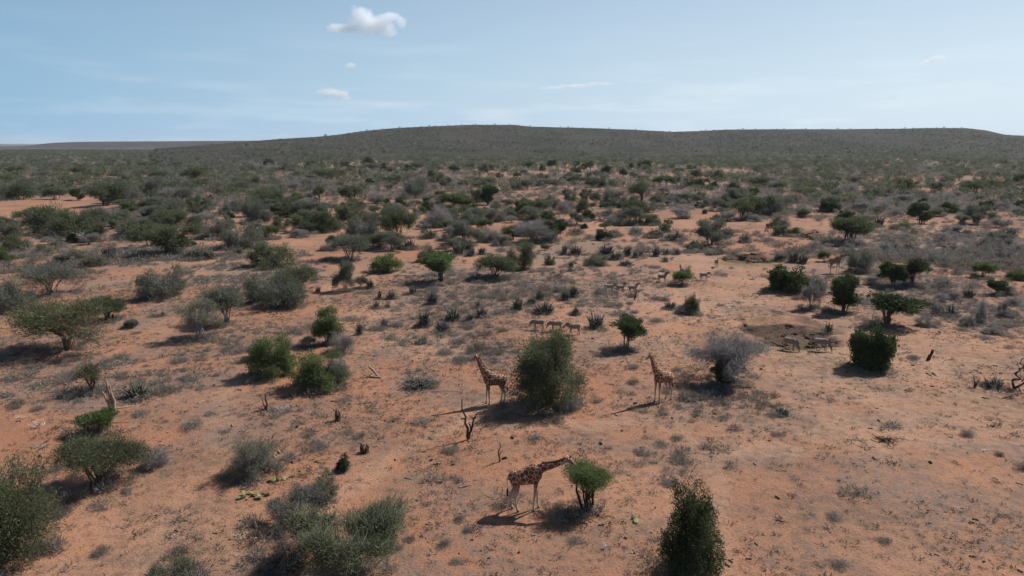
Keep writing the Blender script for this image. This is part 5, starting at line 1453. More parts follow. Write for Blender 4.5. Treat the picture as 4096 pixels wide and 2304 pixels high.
for (k, x, y, w, h), lab in zip(todo, where_labels([(NOUNS[q[0]][0], NOUNS[q[0]][1], q[1], q[2]) for q in todo])):
    place(k, x, y, w, h, lab, NOUNS[k][2])
rest = np.stack([gx[~used], gy[~used], gw[~used]], 1)
PL = np.concatenate([PL, np.stack([gx[used], gy[used], gw[used]], 1)])

# ---- scattered masses: points carrying a turn, a size and a choice of plant
def scatter(name, x, y, z, s, rot, idx, meshes, label):
    col = bpy.data.collections.new(name + '_kinds')
    for i, me in enumerate(meshes):
        col.objects.link(bpy.data.objects.new(f'{name}_{i:02d}', me))
    n = len(x)
    me = bpy.data.meshes.new(name); me.vertices.add(n)
    me.vertices.foreach_set('co', np.stack([x, y, z], -1).astype(np.float32).ravel())
    a = me.attributes.new('size', 'FLOAT_VECTOR', 'POINT'); a.data.foreach_set('vector', np.asarray(s, np.float32).ravel())
    a = me.attributes.new('turn', 'FLOAT', 'POINT'); a.data.foreach_set('value', np.asarray(rot, np.float32))
    a = me.attributes.new('pick', 'INT', 'POINT'); a.data.foreach_set('value', np.asarray(idx, np.int32))
    ob = obj(name, me)
    ng = bpy.data.node_groups.new(name + '_scatter', 'GeometryNodeTree'); ng.is_modifier = True
    ng.interface.new_socket('Geometry', in_out='INPUT', socket_type='NodeSocketGeometry')
    ng.interface.new_socket('Geometry', in_out='OUTPUT', socket_type='NodeSocketGeometry')
    nd, lk = ng.nodes, ng.links
    gi, go = nd.new('NodeGroupInput'), nd.new('NodeGroupOutput')
    ci = nd.new('GeometryNodeCollectionInfo'); ci.inputs['Collection'].default_value = col
    ci.inputs['Separate Children'].default_value = True; ci.inputs['Reset Children'].default_value = True
    ip = nd.new('GeometryNodeInstanceOnPoints'); ip.inputs['Pick Instance'].default_value = True
    def na(nm, ty):
        k = nd.new('GeometryNodeInputNamedAttribute'); k.data_type = ty; k.inputs['Name'].default_value = nm; return k.outputs[0]
    cx = nd.new('ShaderNodeCombineXYZ'); lk.new(na('turn', 'FLOAT'), cx.inputs['Z'])
    lk.new(gi.outputs[0], ip.inputs['Points']); lk.new(ci.outputs[0], ip.inputs['Instance'])
    lk.new(na('pick', 'INT'), ip.inputs['Instance Index'])
    lk.new(cx.outputs[0], ip.inputs['Rotation']); lk.new(na('size', 'FLOAT_VECTOR'), ip.inputs['Scale'])
    lk.new(ip.outputs[0], go.inputs[0])
    md = ob.modifiers.new('scatter', 'NODES'); md.node_group = ng
    tag(ob, label, None, kind='stuff')
    return ob

def far_bush(seed, m, form='dome', n=170, L=.9, Wd=.30):
    r = np.random.default_rng(seed); g = Geo()
    B = crown_blobs(form, 1, .7, r)
    k = r.integers(0, len(B), n); u = norm(r.normal(size=(n, 3)))
    P = B[k, :3] + u * B[k, 3:6] * (r.random((n, 1)) ** .4); P[:, 2] = np.clip(P[:, 2], .02, None)
    leaves(g, P, u + np.array([0, 0, .4]) + r.normal(size=(n, 3)) * .4, L * .16 * r.uniform(.6, 1.3, n), Wd * .16 * r.uniform(.7, 1.3, n), r)
    s = np.array([[[0, 0, 0], [.03, .02, .25], [.05 * r.normal(), .05 * r.normal(), .5]]] * 3) + r.normal(size=(3, 3, 3)) * .05
    s[:, 0, 2] = 0
    tubes(g, s, np.array([[.02, .016, .008]] * 3), 3, cap=False)
    CV = np.concatenate(g.V); k3 = np.array([1 / np.ptp(CV[:, 0]), 1 / np.ptp(CV[:, 1]), .72 / CV[:, 2].max()]) * 1.08; g.V = [v * k3 for v in g.V]
    me = g.mesh('bush'); me.materials.append(M[m]); return me
FARB = [far_bush(10, 'ac'), far_bush(11, 'ag'), far_bush(12, 'ac', 'mound'), far_bush(13, 'ag', 'umbrella'), far_bush(14, 'dk', 'mound', 150, .8, .5), far_bush(15, 'ol', 'loose'),
        far_bush(16, 'greytwig', 'dome', 200, 1.1, .10), far_bush(17, 'greytwig', 'mound', 200, 1.1, .10), far_bush(18, 'ag', 'mound')]
r3 = np.random.default_rng(33)
X, Y = jitter_grid(6.5, 520, 1000, r3); X2, Y2 = jitter_grid(6.6, 1000, 2300, r3)
st = np.concatenate([np.full(len(X), 6.5), np.full(len(X2), 8.0)])
X = np.concatenate([X, X2]); Y = np.concatenate([Y, Y2])
d = np.hypot(X, Y)
hz = hill_z(X, Y); onh = hz > 1.0
ph = np.degrees(np.arctan2(X, Y)); Ra, Rr, Rh = polar(HILL); Rc = np.interp(ph, Ra, Rr)
front = ~onh | (d < Rc * .975)
lush = sstep(.34, .54, fbm(X, Y, 120, 4))
p = (.30 + .70 * lush)
bare = ((np.abs(X - 40) < 150) & (Y > 430) & (Y < 620))
p = np.where(bare, p * .35, p)
tt = np.clip(hz / np.maximum(np.interp(ph, Ra, Rh), 1), 0, 1)
p = np.where(onh, np.minimum(1, p * 1.5) * (1 - .5 * tt ** .9), p)
w = r3.gamma(5, .95, len(X)).clip(1.5, 9) * np.where(onh, .42 + .55 * r3.random(len(X)) ** 2, 1)
p = np.where(onh, p * (.35 + 1.1 * sstep(.36, .62, fbm(X, Y * .6, 75, 4))), p)
p = np.where(onh, p * (.55 + .75 * sstep(.40, .60, fbm(X + 900, Y * .35, 210, 3))), p)
keep = (r3.random(len(X)) < p) & front
keep &= free_of(X, Y, w, .4)
X, Y, w, onh, hz, tt = (a[keep] for a in (X, Y, w, onh, hz, tt))
X = np.concatenate([X, rest[:, 0]]); Y = np.concatenate([Y, rest[:, 1]]); w = np.concatenate([w, rest[:, 2]])
onh = np.concatenate([onh, np.zeros(len(rest), bool)]); hz = np.concatenate([hz, np.zeros(len(rest))]); tt = np.concatenate([tt, np.zeros(len(rest))])
Z = np.where(onh, hz - 1.2, gz(X, Y))
n = len(X)
pk = r3.choice(9, n, p=[.16, .16, .14, .08, .08, .04, .10, .10, .14])
pk = np.where(onh & (r3.random(n) < -.15 + .85 * tt), r3.choice([6, 7, 1, 8], n), pk)
scatter('bushland', X, Y, Z, np.stack([w, w, w * r3.uniform(.75, 1.05, n)], 1), r3.uniform(0, 6.28, n), pk, FARB, 'mass of grey green bushes covering the far plain and the hill')

# low dry scrub between the bushes and over the grey patches
r4 = np.random.default_rng(44)
X, Y = jitter_grid(1.15, 42, 150, r4); Xb, Yb = jitter_grid(2.6, 150, 420, r4)
X = np.concatenate([X, Xb]); Y = np.concatenate([Y, Yb]); d = np.hypot(X, Y)
wd = region('dry', X, Y)
p = np.where(d < 150, 1.1 * wd * sstep(.30, .58, fbm(X, Y, 3.2, 3)) + .010, .6 * wd + .5 * sstep(.40, .58, fbm(X, Y, 40, 3)))
p *= (1 - region('mud', X, Y)) * (1 - .8 * region('sand', X, Y))
keep = (r4.random(len(X)) < p) & ~on_track(X, Y)
X, Y, d = X[keep], Y[keep], d[keep]
sx, sy = [], []
for p_ in PLANTS:                      # dry grass gathers round the feet of bushes and clumps
    dp = math.hypot(p_[1], p_[2])
    if p_[0] == 'ts' or dp > 230: continue
    m = int((4 + 5.0 * p_[3]) * r4.uniform(.5, 1.2)); a = r4.uniform(0, 6.283, m); q = p_[3] * r4.uniform(.10, .62, m)
    sx.append(p_[1] + q * np.cos(a) - .12 * p_[3]); sy.append(p_[2] + q * np.sin(a) - .10 * p_[3])
X = np.concatenate([X] + sx); Y = np.concatenate([Y] + sy); d = np.hypot(X, Y); n = len(X)
w = r4.gamma(4, .24, n).clip(.3, 2.0) * np.where(d > 150, 2.0, 1)
TUFS = [tuft(1200 + i, 1, .5, 190, .36, .026)[0] for i in range(6)]
for i, t in enumerate(TUFS): t.materials.append(M['straw'] if i == 4 else M['dry'])
scatter('dry_scrub', X, Y, gz(X, Y), np.stack([w, w, w * r4.uniform(.7, 1.3, n)], 1), r4.uniform(0, 6.28, n), r4.integers(0, 6, n), TUFS, 'low dry grey scrub matting the ground between the bushes')

# thickets of knee to head high leafless scrub
X, Y = jitter_grid(2.1, 80, 640, r4); d = np.hypot(X, Y)
p = .88 * region('thicket', X, Y) * sstep(.28, .5, fbm(X, Y, 8, 3)) + .26 * sstep(150, 280, d) * sstep(.40, .58, fbm(X + 70, Y, 30, 3))
w = r4.gamma(5, .34, len(X)).clip(.7, 3.2) * (1 + .35 * sstep(300, 600, d))
keep = (r4.random(len(X)) < p) & ~on_track(X, Y) & free_of(X, Y, w, .3)
X, Y, w = X[keep], Y[keep], w[keep]; n = len(X)
THK = []
for i in range(6):
    t_, c_, W_, H_ = grow(1300 + i, W=1, H=.85, form=['mound', 'loose', 'tall'][i % 3], nstem=5, nbranch=36, nleaf=420, L=.16, Wd=.016, tr=.014, sub=2, bare=True)
    c_.materials.append(M[['greytwig', 'dry', 'greytwig', 'ag', 'twigdark', 'dry'][i]]); THK.append(c_)
scatter('thorn_scrub', X, Y, gz(X, Y), np.stack([w, w, w * r4.uniform(.7, 1.25, n)], 1), r4.uniform(0, 6.28, n), r4.choice(6, n, p=[.25, .25, .2, .08, .07, .15]), THK, 'dense grey leafless scrub thickets between the bushes')

# litter: twigs, droppings and clods strewn over the open soil
r5 = np.random.default_rng(55)
X, Y = jitter_grid(.33, 30, 122, r5); d = np.hypot(X, Y)
p = .12 + .60 * sstep(.42, .62, fbm(X, Y, 5, 4)) + .4 * region('dry', X, Y) + .5 * region('mud', X, Y)
p *= (1 - .55 * region('sand', X, Y)) * (1 - .45 * sstep(8, 26, X) * (1 - .6 * sstep(.45, .6, fbm(X, Y, 14, 3))))
keep = r5.random(len(X)) < p * .8
X, Y = X[keep], Y[keep]; n = len(X)
LIT = []
for i in range(6):
    r = np.random.default_rng(70 + i); g = Geo()
    if i < 4:
        k = 15; P = r.normal(size=(k, 3)) * np.array([.09, .09, .0]) + np.array([0, 0, .01])
        leaves(g, P, r.normal(size=(k, 3)) * np.array([1, 1, .3]) + np.array([0, 0, .45]), .16, .026, r)
        me = g.mesh('litter'); me.materials.append(M[['dry', 'straw', 'spikedry', 'spikedry'][i]])
    else:
        for q in range(2):
            c = r.normal(size=3) * np.array([.07, .07, 0])
            tubes(g, np.array([c + [-.05, 0, .0], c + [-.02, 0, .03], c + [.03, 0, .03], c + [.06, .01, 0]]), np.array([.01, .04, .035, .01]), 5)
        me = g.mesh('litter', True); me.materials.append(M['dung'] if i == 4 else M['dead_tan'])
    LIT.append(me)
s = r5.gamma(4, .25, n).clip(.4, 2.2)
scatter('ground_litter', X, Y, gz(X, Y), np.stack([s, s, s], 1), r5.uniform(0, 6.28, n), r5.choice(6, n, p=[.25, .18, .23, .26, .020, .060]), LIT, 'dry litter strewn over the open red soil')

# broken clods of dark earth in the trampled hollows
X, Y = jitter_grid(.62, 70, 190, r5)
keep = r5.random(len(X)) < .62 * sstep(.35, .8, region('mud', X, Y)) * sstep(.42, .58, fbm(X, Y, 2.5, 3))
X, Y = X[keep], Y[keep]; n = len(X)
M['earth'] = rough_mat('dark_earth', (.035, .022, .016), (.10, .062, .042), 5, .5, 1.0, (1, 1, 1))
CLOD = []
for i in range(4):
    r = np.random.default_rng(90 + i); g = Geo()
    for q in range(3):
        c = r.normal(size=3) * np.array([.16, .12, 0]); k = r.uniform(.6, 1.2)
        tubes(g, np.array([c + np.array([-.22, 0, .0]) * k, c + np.array([-.10, .02, .09]) * k, c + np.array([.08, -.02, .11]) * k, c + np.array([.24, .02, .0]) * k]), np.array([.03, .13, .11, .03]) * k, 5)
    me = g.mesh('clod'); me.materials.append(M['earth']); CLOD.append(me)
s = r5.gamma(4, .25, n).clip(.4, 2.0)
scatter('earth_clods', X, Y, gz(X, Y), np.stack([s, s, s * .8], 1), r5.uniform(0, 6.28, n), r5.integers(0, 4, n), CLOD, 'trampled clods of dark earth in the waterhole hollows')

# individually seen low shrubs of the near ground
r6 = np.random.default_rng(66)
X, Y = jitter_grid(3.2, 45, 110, r6)
p = .55 * region('dry', X, Y) * (1 - region('mud', X, Y)) + .012
keep = (r6.random(len(X)) < p * .75) & free_of(X, Y, np.full(len(X), 1.0), .5)
X, Y = X[keep][:150], Y[keep][:150]
for x, y, lab in zip(X, Y, where_labels([('ashy ground tuft', 'ashy ground tufts', x, y) for x, y in zip(X, Y)])):
    w = r6.uniform(.8, 2.0)
    place_tuft(x, y, w, w * r6.uniform(.35, .5), lab, 'dry shrubs dotting the grey ground patches')

# trees standing along the crest of the hill
CT = []
for i in range(3):
    g = Geo(); r = np.random.default_rng(400 + i)
    B = crown_blobs('umbrella', 1, .8, r); k = r.integers(0, len(B), 150); u = norm(r.normal(size=(150, 3)))
    P = B[k, :3] + u * B[k, 3:6] * (r.random((150, 1)) ** .4)
    leaves(g, P, u + np.array([0, 0, .3]), .15, .08, r); cm = g.mesh('crown'); cm.materials.append(M['dk'])
    g = Geo(); e = P[:4] * np.array([.6, .6, 1]); b = np.zeros((4, 3)); b[:, 2] = -.1
    tubes(g, np.stack([b, e * np.array([.2, .2, .5]), e], 1), np.array([[.035, .025, .012]] * 4), 4); tm = g.mesh('trunk'); tm.materials.append(M['bark'])
    CT.append((tm, cm))
CREST_PARTS = [(-90, 'on the rising left flank of the hill crest'), (-9, 'along the left brow of the summit'), (-2, 'along the middle of the summit'), (4, 'on the crest right of the summit'), (12, 'near the shallow saddle of the hill crest'), (18, 'along the long level right crest'), (23.5, 'on the far right crest'), (29, 'towards the right end of the hill crest')]
def crest_part(a): return [q for lo, q in CREST_PARTS if a >= lo][-1]
for i, a in enumerate(CREST_TREES):
    mates = [b for b in sorted(CREST_TREES) if crest_part(b) == crest_part(a)]; k_ = mates.index(a)
    crest_label = f'{ORD[min(k_, 13)]} of the tiny trees {crest_part(a)}'
    R_ = float(np.interp(a, Ra, Rr)) * .995; x = R_ * math.sin(math.radians(a)); y = R_ * math.cos(math.radians(a))
    z = float(hill_z(np.array([x]), np.array([y]))[0]) - 1.2
    e = bpy.data.objects.new('crest_tree', None); link(e); e.location = (x, y, z); w = 2.6 + 5.2 * (((i * 37) % 11) / 11) ** 1.6; e.scale = (w * .95, w * .95, w * .62); e.rotation_euler = (0, 0, i * 1.7)
    tag(e, crest_label, 'tree', 'trees along the hill crest')
    link(bpy.data.objects.new('trunk', CT[i % 3][0]), e); link(bpy.data.objects.new('crown', CT[i % 3][1]), e)

# ------------------------------------------------------------------ dead wood
def limb(g, a, b, r0, r1, r, wob=.06, k=6, sides=6, sag=0):
    a = np.array(a, float); b = np.array(b, float); t = np.linspace(0, 1, k)[:, None]
    L = np.linalg.norm(b - a)
    P = a * (1 - t) + b * t + r.normal(size=(k, 3)) * wob * L * np.sin(t * math.pi) ** .5 * np.array([1, 1, .6]) + np.array([0, 0, sag * L]) * np.sin(t * math.pi)
    P[0] = a; P[-1] = b
    tubes(g, P, r0 * (1 - t[:, 0]) + r1 * t[:, 0] + r.normal(size=k) * .06 * r0, sides)
    return P
DWM = dict(split='dead_tan', snag='dead_dark', stump='dead_brown', lean='dead_pale', fork='dead_dark', snag1='dead_dark', lean2='dead_dark', dead='dead_dark', fork2='dead_dark')
for i, (k, x, y, w, h, lab) in enumerate(DEADWOOD):
    r = np.random.default_rng(600 + i); g = Geo(); R0 = max(.07, .095 * w)
    if k == 'split':
        limb(g, (0, 0, -.1), (-.12 * w, 0, h), .20 * w, .05 * w, r, .03); limb(g, (.15 * w, 0, -.1), (.02 * w, .1, .8 * h), .16 * w, .06 * w, r, .03); limb(g, (-.1 * w, 0, -.1), (-.5 * w, -.05, .62 * h), .12 * w, .04 * w, r, .03)
    elif k == 'snag':
        limb(g, (0, 0, -.1), (.05 * w, 0, h), R0, R0 * .6, r); limb(g, (0, 0, .1 * h), (-.45 * w, .1, .85 * h), R0 * .6, R0 * .25, r); limb(g, (.05 * w, 0, .6 * h), (.45 * w, 0, .75 * h), R0 * .4, R0 * .15, r)
        limb(g, (0, 0, .1), (-.8 * w, -.3, .05), R0 * .4, R0 * .2, r)
    elif k == 'stump':
        for q in range(6):
            a = q * 1.05; limb(g, (.22 * w * math.cos(a), .22 * w * math.sin(a), -.1), (.3 * w * math.cos(a + .2), .3 * w * math.sin(a), h * r.uniform(.6, 1)), .20 * w, .05 * w, r, .03)
        limb(g, (0, 0, .7 * h), (-.7 * w, .1, .9 * h), .06 * w, .03 * w, r)
    elif k == 'lean':
        limb(g, (.35 * w, 0, 0), (-.45 * w, .2, h), .13, .07, r, .04); limb(g, (-.6 * w, -.1, .04), (.6 * w, -.2, .1), .11, .08, r)
        g2 = Geo(); 
    elif k in ('fork', 'fork2'):
        limb(g, (0, 0, -.1), (-.32 * w, 0, h), R0, R0 * .3, r, .035, 8); limb(g, (.02 * w, 0, .05), (.35 * w, .1, .55 * h), R0 * .8, R0 * .45, r, .05); limb(g, (.33 * w, .1, .5 * h), (.5 * w, .1, .66 * h), R0 * .5, R0 * .25, r)
        limb(g, (.12 * w, 0, .22 * h), (.05 * w, -.15, .45 * h), R0 * .5, R0 * .3, r); limb(g, (.3 * w, .1, .48 * h), (.12 * w, .1, .56 * h), R0 * .35, R0 * .15, r)
    elif k == 'snag1':
        limb(g, (0, 0, -.1), (.06 * w, 0, h), R0 * 1.1, R0 * .5, r, .03); limb(g, (.03 * w, 0, .35 * h), (.6 * w, 0, .68 * h), R0 * .5, R0 * .2, r); limb(g, (.02 * w, 0, .5 * h), (-.4 * w, 0, .72 * h), R0 * .3, R0 * .15, r)
    elif k == 'lean2':
        limb(g, (-.3 * w, 0, -.1), (.3 * w, .1, h), .26 * w, .16 * w, r, .04); limb(g, (.1 * w, 0, .6 * h), (.45 * w, .05, h * 1.05), .10 * w, .04 * w, r)
    elif k == 'dead':
        limb(g, (0, 0, -.1), (-.1 * w, 0, .55 * h), .12, .09, r, .12); limb(g, (-.1 * w, 0, .5 * h), (.35 * w, .2, .75 * h), .09, .06, r, .12); limb(g, (.3 * w, .2, .7 * h), (.4 * w, .1, 1.15 * h), .06, .03, r, .15)
        limb(g, (0, 0, .1), (.55 * w, -.2, .5 * h), .10, .05, r, .15); limb(g, (.4 * w, -.1, .4 * h), (.8 * w, -.2, .75 * h), .05, .02, r, .12); limb(g, (0, 0, .05), (-.5 * w, -.5, .1), .07, .03, r, .15); limb(g, (0, 0, .05), (.5 * w, -.9, .1), .07, .03, r, .15)
        for q in range(9): limb(g, (r.uniform(-.2, .5) * w, r.normal() * .1, r.uniform(.3, .9) * h), (r.uniform(-.5, .9) * w, r.normal() * .5, r.uniform(.3, 1.1) * h), .03, .008, r, .12, 5, 4)
    m = 'dead_white' if 'bleached' in lab else 'dead_grey' if 'grey dead fork' in lab else 'dead_brown' if 'brown' in lab or 'slim' in lab else DWM[k]
    o_ = obj('dead_tree' if k in ('fork', 'dead', 'snag1', 'snag', 'fork2') else 'tree_stump', g.mesh('dead_wood', True), M[m])
    o_.location = (x, y, ground_at(x, y)); tag(o_, lab, 'dead tree' if 'tree' in o_.name and 'stump' not in o_.name else 'stump')
WOOD = dict(tan='dead_tan', pale='dead_pale', grey='dead_grey', dark='dead_dark', white='dead_white')
for i, (k, x, y, x2, y2, rad, lab) in enumerate(LOGS):
    r = np.random.default_rng(700 + i); g = Geo(); c = np.array([(x + x2) / 2, (y + y2) / 2]); z0 = ground_at(*c); rad = max(.022, rad)
    pa = (x - c[0], y - c[1], ground_at(x, y) - z0 + rad * .7); pb = (x2 - c[0], y2 - c[1], ground_at(x2, y2) - z0 + rad * .7)
    P = limb(g, pa, pb, rad, rad * .5, r, .05, 7, 6)
    L = np.linalg.norm(np.array(pb) - pa)
    for q in range(int(r.integers(1, 4))):
        s_ = P[r.integers(2, 6)]; limb(g, s_, s_ + np.array([r.normal() * .22 * L, r.normal() * .15 * L, abs(r.normal()) * .08 * L]), rad * .45, rad * .15, r, .08, 4, 4)
    o_ = obj('fallen_branch' if rad < .08 else 'fallen_log', g.mesh('wood', True), M[WOOD[k]]); o_.location = (c[0], c[1], z0)
    tag(o_, lab, 'branch' if rad < .08 else 'log')
for i, (k, x, y, w, h, lab) in enumerate(BRANCHES):
    r = np.random.default_rng(800 + i); g = Geo(); n_ = 7 if w < 1.2 else 13
    pile = any(s in lab for s in ('pile', 'heap', 'brushwood', 'tangle'))
    for q in range(n_ * (3 if pile else 1)):
        a = r.uniform(0, 6.283)
        if pile:
            c = np.array([r.normal() * .22 * w, r.normal() * .2 * w, abs(r.normal()) * .12 * h]); dv = np.array([math.cos(a), math.sin(a), r.normal() * .25]) * w * r.uniform(.15, .4)
            limb(g, c - dv, c + dv, .012 * w + .008, .006, r, .1, 5, 4)
        elif q == 0: root = limb(g, (-.3 * w, 0, .02), (.25 * w, .1 * w, .45 * h), .022 * w + .012, .012 * w, r, .09, 7, 6)
        else:
            s_ = root[r.integers(1, 6)]; e_ = s_ + np.array([r.normal() * .3 * w, r.normal() * .25 * w, r.uniform(-.1, .7) * h]); e_[2] = max(e_[2], .02)
            P = limb(g, s_, e_, .012 * w + .008, .005, r, .1, 5, 4)
            limb(g, P[3], P[3] + np.array([r.normal() * .12 * w, r.normal() * .12 * w, r.uniform(0, .3) * h]), .008 * w + .004, .004, r, .1, 4, 3)
    o_ = obj('brush_pile' if pile else 'dead_branch', g.mesh('wood', True), M[WOOD[k]]); zb = ground_at(x, y)
    if 'draped' in lab or 'top of the bare' in lab: zb += 2.2
    o_.location = (x, y, zb); tag(o_, lab, 'brush pile' if pile else 'branch')

# prickly pear: every pad a part
pg = Geo(); NS, NR = 14, 5
V = []
for j, (s_, z_) in enumerate(((.55, -.045), (.92, -.03), (1.0, 0), (.92, .03), (.55, .045))):
    for i in range(NS):
        a = i * 2 * math.pi / NS; V.append((s_ * .5 * math.cos(a) * (1 + .12 * math.cos(a)), s_ * .36 * math.sin(a), z_))
V += [(0, 0, -.05), (0, 0, .05)]
Qs = [(j * NS + i, j * NS + (i + 1) % NS, (j + 1) * NS + (i + 1) % NS, (j + 1) * NS + i) for j in range(NR - 1) for i in range(NS)]
Ts = [(NR * NS, (i + 1) % NS, i) for i in range(NS)] + [(NR * NS + 1, (NR - 1) * NS + i, (NR - 1) * NS + (i + 1) % NS) for i in range(NS)]
pg.add(np.array(V), Qs, Ts); PAD = pg.mesh('pad', True); PAD.materials.append(M['pad'])
for i, (x, y, w, dep, n_, lab) in enumerate(CACTI):
    r = np.random.default_rng(880 + i)
    e = bpy.data.objects.new('prickly_pear', None); link(e); e.location = (x, y, ground_at(x, y)); tag(e, lab, 'cactus')
    for q in range(n_):
        o_ = link(bpy.data.objects.new('pad', PAD), e)
        s_ = r.uniform(.26, .42)
        o_.scale = (s_, s_, s_)
        o_.location = (r.uniform(-.5, .5) * w, r.uniform(-.5, .5) * dep * .6, .08 + r.random() * .16) if n_ > 1 else (0, 0, .08)
        o_.rotation_euler = (r.normal() * .6, r.normal() * .6, r.uniform(0, 6.28))

# ------------------------------------------------------------------ animals
def loft(g, pts, sides=14):
    """closed tube of elliptic rings: pts = (x, y, z, half width, half height)"""
    A = np.array(pts, float); P = A[:, :3]
    T = norm(np.gradient(P, axis=0))
    side = np.array([0, 1., 0]) * np.ones((len(P), 1)); side = norm(side - T * (side * T).sum(1, keepdims=True))
    upv = np.cross(T, side)
    an = np.arange(sides) * 2 * math.pi / sides
    V = P[:, None] + A[:, 3, None, None] * np.cos(an)[None, :, None] * side[:, None] + A[:, 4, None, None] * np.sin(an)[None, :, None] * upv[:, None]
    k = len(P); idx = np.arange(k * sides).reshape(k, sides); nx = np.roll(idx, -1, 1)
    Q = np.stack([idx[:-1], idx[1:], nx[1:], nx[:-1]], -1).reshape(-1, 4)
    c0, c1 = k * sides, k * sides + 1
    T3 = [(c0, idx[0, i], nx[0, i]) for i in range(sides)] + [(c1, nx[-1, i], idx[-1, i]) for i in range(sides)]
    e0 = P[0] - T[0] * min(A[0, 3], A[0, 4]) * .5; e1 = P[-1] + T[-1] * min(A[-1, 3], A[-1, 4]) * .5
    g.add(np.concatenate([V.reshape(-1, 3), [e0, e1]]), Q, T3)
def fuse(g, name, voxel, smooth=3):
    """melt the overlapping lofts into one skin"""
    me = g.mesh(name); o_ = bpy.data.objects.new(name, me); C.objects.link(o_)
    m = o_.modifiers.new('melt', 'REMESH'); m.mode = 'VOXEL'; m.voxel_size = voxel
    s = o_.modifiers.new('soften', 'SMOOTH'); s.iterations = smooth; s.factor = .5
    bpy.context.view_layer.update()
    out = bpy.data.meshes.new_from_object(o_.evaluated_get(bpy.context.evaluated_depsgraph_get()))
    bpy.data.objects.remove(o_); out.name = name
    out.polygons.foreach_set('use_smooth', np.ones(len(out.polygons), bool))
    return out
def dens(pts, n):
    """resample a coarse spine smoothly"""
    A = np.array(pts, float); t = np.linspace(0, 1, len(A)); tt = np.linspace(0, 1, n)
    out = np.zeros((n, A.shape[1]))
    m = np.gradient(A, t, axis=0)
    for j, q in enumerate(tt):
        i = min(int(q * (len(A) - 1)), len(A) - 2); h = t[i + 1] - t[i]; s = (q - t[i]) / h
        out[j] = (2 * s**3 - 3 * s**2 + 1) * A[i] + (s**3 - 2 * s**2 + s) * h * m[i] + (-2 * s**3 + 3 * s**2) * A[i + 1] + (s**3 - s**2) * h * m[i + 1]
    return out

def coat_giraffe():
    m, n, l = mat('giraffe_coat')
    out = N(n, 'ShaderNodeOutputMaterial'); p = N(n, 'ShaderNodeBsdfPrincipled', i_Roughness=.75); p.inputs['Specular IOR Level'].default_value = .25
    tc = N(n, 'ShaderNodeTexCoord'); wob = N(n, 'ShaderNodeTexNoise', i_Scale=2.5, i_Detail=2.0); l.new(tc.outputs['Object'], wob.inputs['Vector'])
    mx = N(n, 'ShaderNodeMix', data_type='VECTOR'); mx.inputs[0].default_value = .08; l.new(tc.outputs['Object'], mx.inputs[4]); l.new(wob.outputs['Color'], mx.inputs[5])
    vo = N(n, 'ShaderNodeTexVoronoi', feature='DISTANCE_TO_EDGE', i_Scale=4.0, i_Randomness=.85); l.new(mx.outputs[1], vo.inputs['Vector'])
    vc = N(n, 'ShaderNodeTexVoronoi', feature='F1', i_Scale=4.0, i_Randomness=.85); l.new(mx.outputs[1], vc.inputs['Vector'])
    ln = N(n, 'ShaderNodeMapRange'); l.new(vo.outputs['Distance'], ln.inputs[0]); ln.inputs[1].default_value = .034; ln.inputs[2].default_value = .068
    sx = N(n, 'ShaderNodeSeparateXYZ'); l.new(tc.outputs['Object'], sx.inputs[0])
    sc = N(n, 'ShaderNodeSeparateColor'); l.new(vc.outputs['Color'], sc.inputs[0])
    patch = mix(n, l, sc.outputs[0], (.108, .029, .014), (.205, .062, .027))
    lg = N(n, 'ShaderNodeMapRange'); l.new(sx.outputs['Z'], lg.inputs[0]); lg.inputs[1].default_value = 1.0; lg.inputs[2].default_value = 1.65
    f = N(n, 'ShaderNodeMath', operation='MULTIPLY'); l.new(ln.outputs[0], f.inputs[0]); l.new(lg.outputs[0], f.inputs[1])
    cr = mix(n, l, lg.outputs[0], (.46, .36, .275), (.53, .38, .265))
    hd = N(n, 'ShaderNodeAttribute', attribute_name='face')
    c = mix(n, l, f.outputs[0], cr, patch)
    c = mix(n, l, hd.outputs['Fac'], c, (.30, .17, .10))
    hf = N(n, 'ShaderNodeMapRange'); l.new(sx.outputs['Z'], hf.inputs[0]); hf.inputs[1].default_value = .13; hf.inputs[2].default_value = .10
    c = mix(n, l, hf.outputs[0], c, (.12, .085, .06))
    l.new(c, p.inputs['Base Color']); l.new(p.outputs[0], out.inputs['Surface'])
    return m
